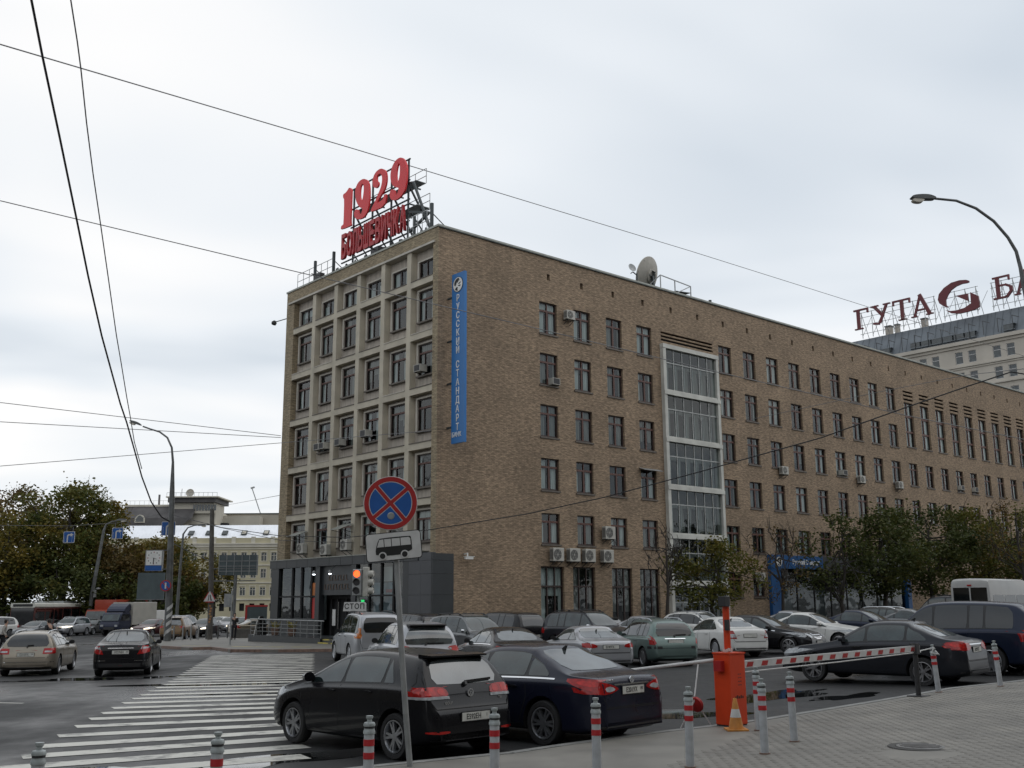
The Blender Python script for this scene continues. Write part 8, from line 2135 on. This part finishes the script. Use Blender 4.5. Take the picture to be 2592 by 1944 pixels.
truck("brown_truck", "truck with a pale brown box behind the lamp post", -39.6, 118, 205, 7, 2.4, 3.0, C_BOXB, 1.8, C_WHITE, cabh=2.2)
truck("kiosk_truck", "pale service truck far off at the left of the shop", -20.0, 122, 240, 7, 2.4, 3.2, C_SILV, 1.9, C_WHITE, cabh=2.3)
# city bus
M_BUSW = mat("bus_white", (.55, .55, .5), .5, var=.1, scale=1)
M_BUSR = mat("bus_dark_red", (.07, .016, .013), .35, var=.3, scale=1)
t = thing("city_bus", "city bus with a white roof band and dark windows", "bus", (-46.9, 108.5, gz(-44, 110)), heading(R(186)), GT)
mb = MB(); boxbody(mb, 12, 2.5, .35, 2.62, .1); mb.build("body", M_BUSR, t)
mb = MB(); boxbody(mb, 12.04, 2.54, 2.62, 3.05, .12, 0, -6.02); mb.build("roof_band", M_BUSW, t)
mb = MB(); mb.box((6.0, -1.0, 2.72), (6.045, 1.0, 2.96)); mb.build("destination_display", M_BLACK, t)
mb = MB(); mb.box((6.0, -1.15, 1.0), (6.035, 1.15, 2.58)); mb.build("windscreen", M_GLASSD, t)
for s in (1, -1):
    for k in range(7):
        mb = MB(); mb.box((-5.7 + k * 1.65, s * 1.252 - .01, 1.1), (-4.2 + k * 1.65, s * 1.252 + .012, 2.5)); mb.build("side_window", M_GLASSD, t)
    mb = MB(); mb.box((6.0, s * .95 - .2, .6), (6.03, s * .95 + .2, .8)); mb.build("headlight", M_CLEAR, t)
    mb = MB(); mb.box((5.8, s * 1.5 - .1, 1.6), (6.1, s * 1.5 + .1, 2.1)); mb.build("mirror", M_TRIM, t)
mb = MB(); mb.box((-3, -.8, 3.05), (0, .8, 3.25)); mb.box((1.5, -.6, 3.05), (3.2, .6, 3.2)); mb.build("roof_unit", M_GREYP, t)
wheels(t, (-3.6, 3.4), 1.1, .48, .28)

# ------------------------------------------------------------------ people
M_SKIN = mat("skin", (.42, .26, .19), .6); M_JACK = mat("dark_jacket", (.015, .016, .019), .8, var=.25, scale=9); M_JEAN = mat("dark_trousers", (.014, .015, .02), .85, var=.25, scale=9); M_HAIR = mat("dark_hair", (.02, .014, .01), .7); M_SHIRT = mat("pale_top", (.36, .34, .31), .8); M_REDSH = mat("red_collar", (.3, .04, .04), .8)
def skinned(name, chain, m, parent, sub=1):
    """chain: {id:(co, radius, parent id)}"""
    ids = list(chain); me = bpy.data.meshes.new(name)
    me.from_pydata([chain[i][0] for i in ids], [(ids.index(chain[i][2]), ids.index(i)) for i in ids if chain[i][2] is not None], [])
    o = bpy.data.objects.new("tmp", me); COL.objects.link(o)
    md = o.modifiers.new("s", "SKIN"); sv = me.skin_vertices[0].data
    for k, i in enumerate(ids):
        r = chain[i][1]; sv[k].radius = r if isinstance(r, tuple) else (r, r); sv[k].use_root = chain[i][2] is None
    ss = o.modifiers.new("u", "SUBSURF"); ss.levels = sub; ss.render_levels = sub
    out = bpy.data.meshes.new_from_object(o.evaluated_get(bpy.context.evaluated_depsgraph_get())); bpy.data.objects.remove(o)
    out.name = name; out.materials.clear(); out.materials.append(m); out.shade_smooth()
    return link(name, out, parent)
def person(label, x, y, z, az, jacket, trousers, legs=((.0, .22), (.05, -.2)), arm_up=True, lean=0.0, group=None, top=None):
    t = thing("person", label, "person", (x, y, z), heading(R(az)) - math.pi / 2, group)   # faces local +Y
    P_ = {}
    P_["pel"] = ((0, 0, .95), (.15, .11), None); P_["wst"] = ((0, lean * .3, 1.1), (.14, .1), "pel"); P_["chs"] = ((0, lean * .7, 1.32), (.17, .115), "wst"); P_["nek"] = ((0, lean + .01, 1.48), .055, "chs"); P_["jaw"] = ((0, lean + .04, 1.57), (.062, .07), "nek"); P_["hed"] = ((0, lean + .03, 1.66), (.075, .09), "jaw"); P_["top"] = ((0, lean + .02, 1.73), (.05, .06), "hed"); P_["nos"] = ((0, lean + .12, 1.62), .014, "jaw")
    for s, (dx, st) in zip((1, -1), legs):
        n = "LR"[s < 0]
        P_[n + "hip"] = ((s * .1, 0, .88), .09, "pel"); P_[n + "kne"] = ((s * .1 + dx * .3, st * .55 + .05, .5), .06, n + "hip"); P_[n + "ank"] = ((s * .09 + dx, st, .09), .042, n + "kne"); P_[n + "toe"] = ((s * .11 + dx, st + .16, .04), .038, n + "ank")
        up = arm_up and s < 0
        P_[n + "sho"] = ((s * .19, lean * .8, 1.4), .06, "chs")
        el = (s * .25, lean + .12, 1.16) if up else (s * .26, lean * .7 - .06, 1.14); wr = (s * .1, lean + .22, 1.4) if up else (s * .25, lean + .06, .9)
        P_[n + "elb"] = (el, .045, n + "sho"); P_[n + "wri"] = (wr, .032, n + "elb")
        hd = (wr[0] + (0 if not up else -s * .02), wr[1] + .02, wr[2] + (.09 if up else -.09))
        P_[n + "hnd"] = (hd, (.036, .02), n + "wri")
    body = skinned("body", P_, M_SKIN, t, 1)
    J = {k: (v[0], tuple(r + .018 for r in v[1]) if isinstance(v[1], tuple) else v[1] + .018, v[2]) for k, v in P_.items() if k in ("pel", "wst", "chs", "Lsho", "Rsho", "Lelb", "Relb", "Lwri", "Rwri")}
    J["hem"] = ((0, -.01, .8), (.165, .125), "pel"); skinned("jacket", J, jacket, t, 1)
    T = {k: (v[0], tuple(r + .012 for r in v[1]) if isinstance(v[1], tuple) else v[1] + .016, v[2]) for k, v in P_.items() if k in ("pel", "Lhip", "Rhip", "Lkne", "Rkne", "Lank", "Rank")}
    skinned("trousers", T, trousers, t, 1)
    for n in "LR":
        a, b = Vector(P_[n + "ank"][0]), Vector(P_[n + "toe"][0]); mb = MB(); mb.tube([a + Vector((0, -.07, -.04)), a + Vector((0, 0, -.02)), b + Vector((0, .04, 0))], [.04, .055, .035], 8); mb.build("shoe", M_BLACK, t, smooth=50)
    mb = MB(); mb.lathe([(0, .115), (.06, .1), (.092, .04), (.098, -.03), (.08, -.1), (.0, -.1)], 14, 0, Matrix.Translation((0, lean - .005, 1.665)) @ Matrix.Diagonal((.88, 1, 1, 1))); mb.build("hair", M_HAIR, t, smooth=60)
    for s in (1, -1):
        mb = MB(); mb.lathe([(0, .008), (.011, 0), (0, -.008)], 8, 0, Matrix.Translation((s * .032, lean + .105, 1.655)) @ Matrix.Rotation(R(90), 4, "X")); mb.build("eye", M_BLACK, t)
    return t
person("person in dark clothes walking on the far pavement with a hand raised to the face", -19.0, 72.3, gz(-19, 72.3) + .13, 175, M_JACK, M_JEAN)
person("person in a dark jacket leaning beside the beige estate car", -24.6, 56.5, gz(-24.6, 56.5), -60, M_JACK, M_JEAN, arm_up=False, lean=.18)
person("person in a pale top standing behind the beige estate car", -27.6, 57.5, gz(-27.6, 57.5), 70, M_SHIRT, M_JEAN, arm_up=False, lean=.1)
# ------------------------------------------------------------------ unseen block added to give car paint and glass something to reflect
ob = thing("added_rear_building", "unseen plaster building added behind the viewer for reflections in car paint and glass", "building", (16.8, -9.0, 0), math.atan2(KD.y, KD.x))
M_OPP = mat("added_block_plaster", (.2, .18, .15), .85, var=.15, scale=.3)
hl = []
for fl in range(6):
    for i in range(32):
        s = -70 + i * 4.2; hl.append((s, s + 2.2, 1.2 + fl * 3.5, 3.2 + fl * 3.5))
mb = MB(); wall_holes(mb, hl, -72, 66, -1.5, 23, lambda s, d, z: (s, -d, z), .25); mb.build("plaster_wall", M_OPP, ob)
mb = MB(); mb.add([(-72, -.6, -1), (66, -.6, -1), (66, -.6, 23), (-72, -.6, 23)], [(0, 1, 2, 3)]); mb.add([(-72, -14, 23), (66, -14, 23), (66, 0, 23), (-72, 0, 23)], [(0, 1, 2, 3)]); mb.build("interior", M_ROOM, ob)
mb = MB(); mb.box((-72, 0.003, 22.6), (66, .4, 23.1)); mb.build("cornice", M_OPP, ob)
gb = MB(); gb.add([(0, 0, 0), (2.2, 0, 0), (2.2, 0, 2.0), (0, 0, 2.0)], [(0, 1, 2, 3)]); gm_ = gb.mesh("window", [M_OFFGL], recalc=False)
for h in hl: link("window", gm_, ob, (h[0], -.15, h[2]))

lb_ = thing("added_left_building", "unseen plaster building added beyond the left edge to block low sky reflections", "building", (-47, -5, 0), R(90))  # added occluder out of view, keeps bright low sky off the car sides
hl = [(-48 + i * 4.2, -45.8 + i * 4.2, 1.2 + fl * 3.5, 3.2 + fl * 3.5) for fl in range(5) for i in range(24)]
mb = MB(); wall_holes(mb, hl, -50, 54, -1.5, 19.5, lambda s, d, z: (s, d, z), .25); mb.build("plaster_wall", M_OPP, lb_)
mb = MB(); mb.add([(-50, .6, -1), (54, .6, -1), (54, .6, 19.5), (-50, .6, 19.5)], [(0, 1, 2, 3)]); mb.add([(-50, 14, 19.5), (54, 14, 19.5), (54, 0, 19.5), (-50, 0, 19.5)], [(0, 1, 2, 3)]); mb.add([(54, 0, -1.5), (54, 14, -1.5), (54, 14, 19.5), (54, 0, 19.5)], [(0, 1, 2, 3)]); mb.build("interior", M_ROOM, lb_)
mb = MB(); mb.box((-50, -.4, 19.1), (54, -.003, 19.6)); mb.build("cornice", M_OPP, lb_)
for h in hl: link("window", gm_, lb_, (h[0], .15, h[2]))
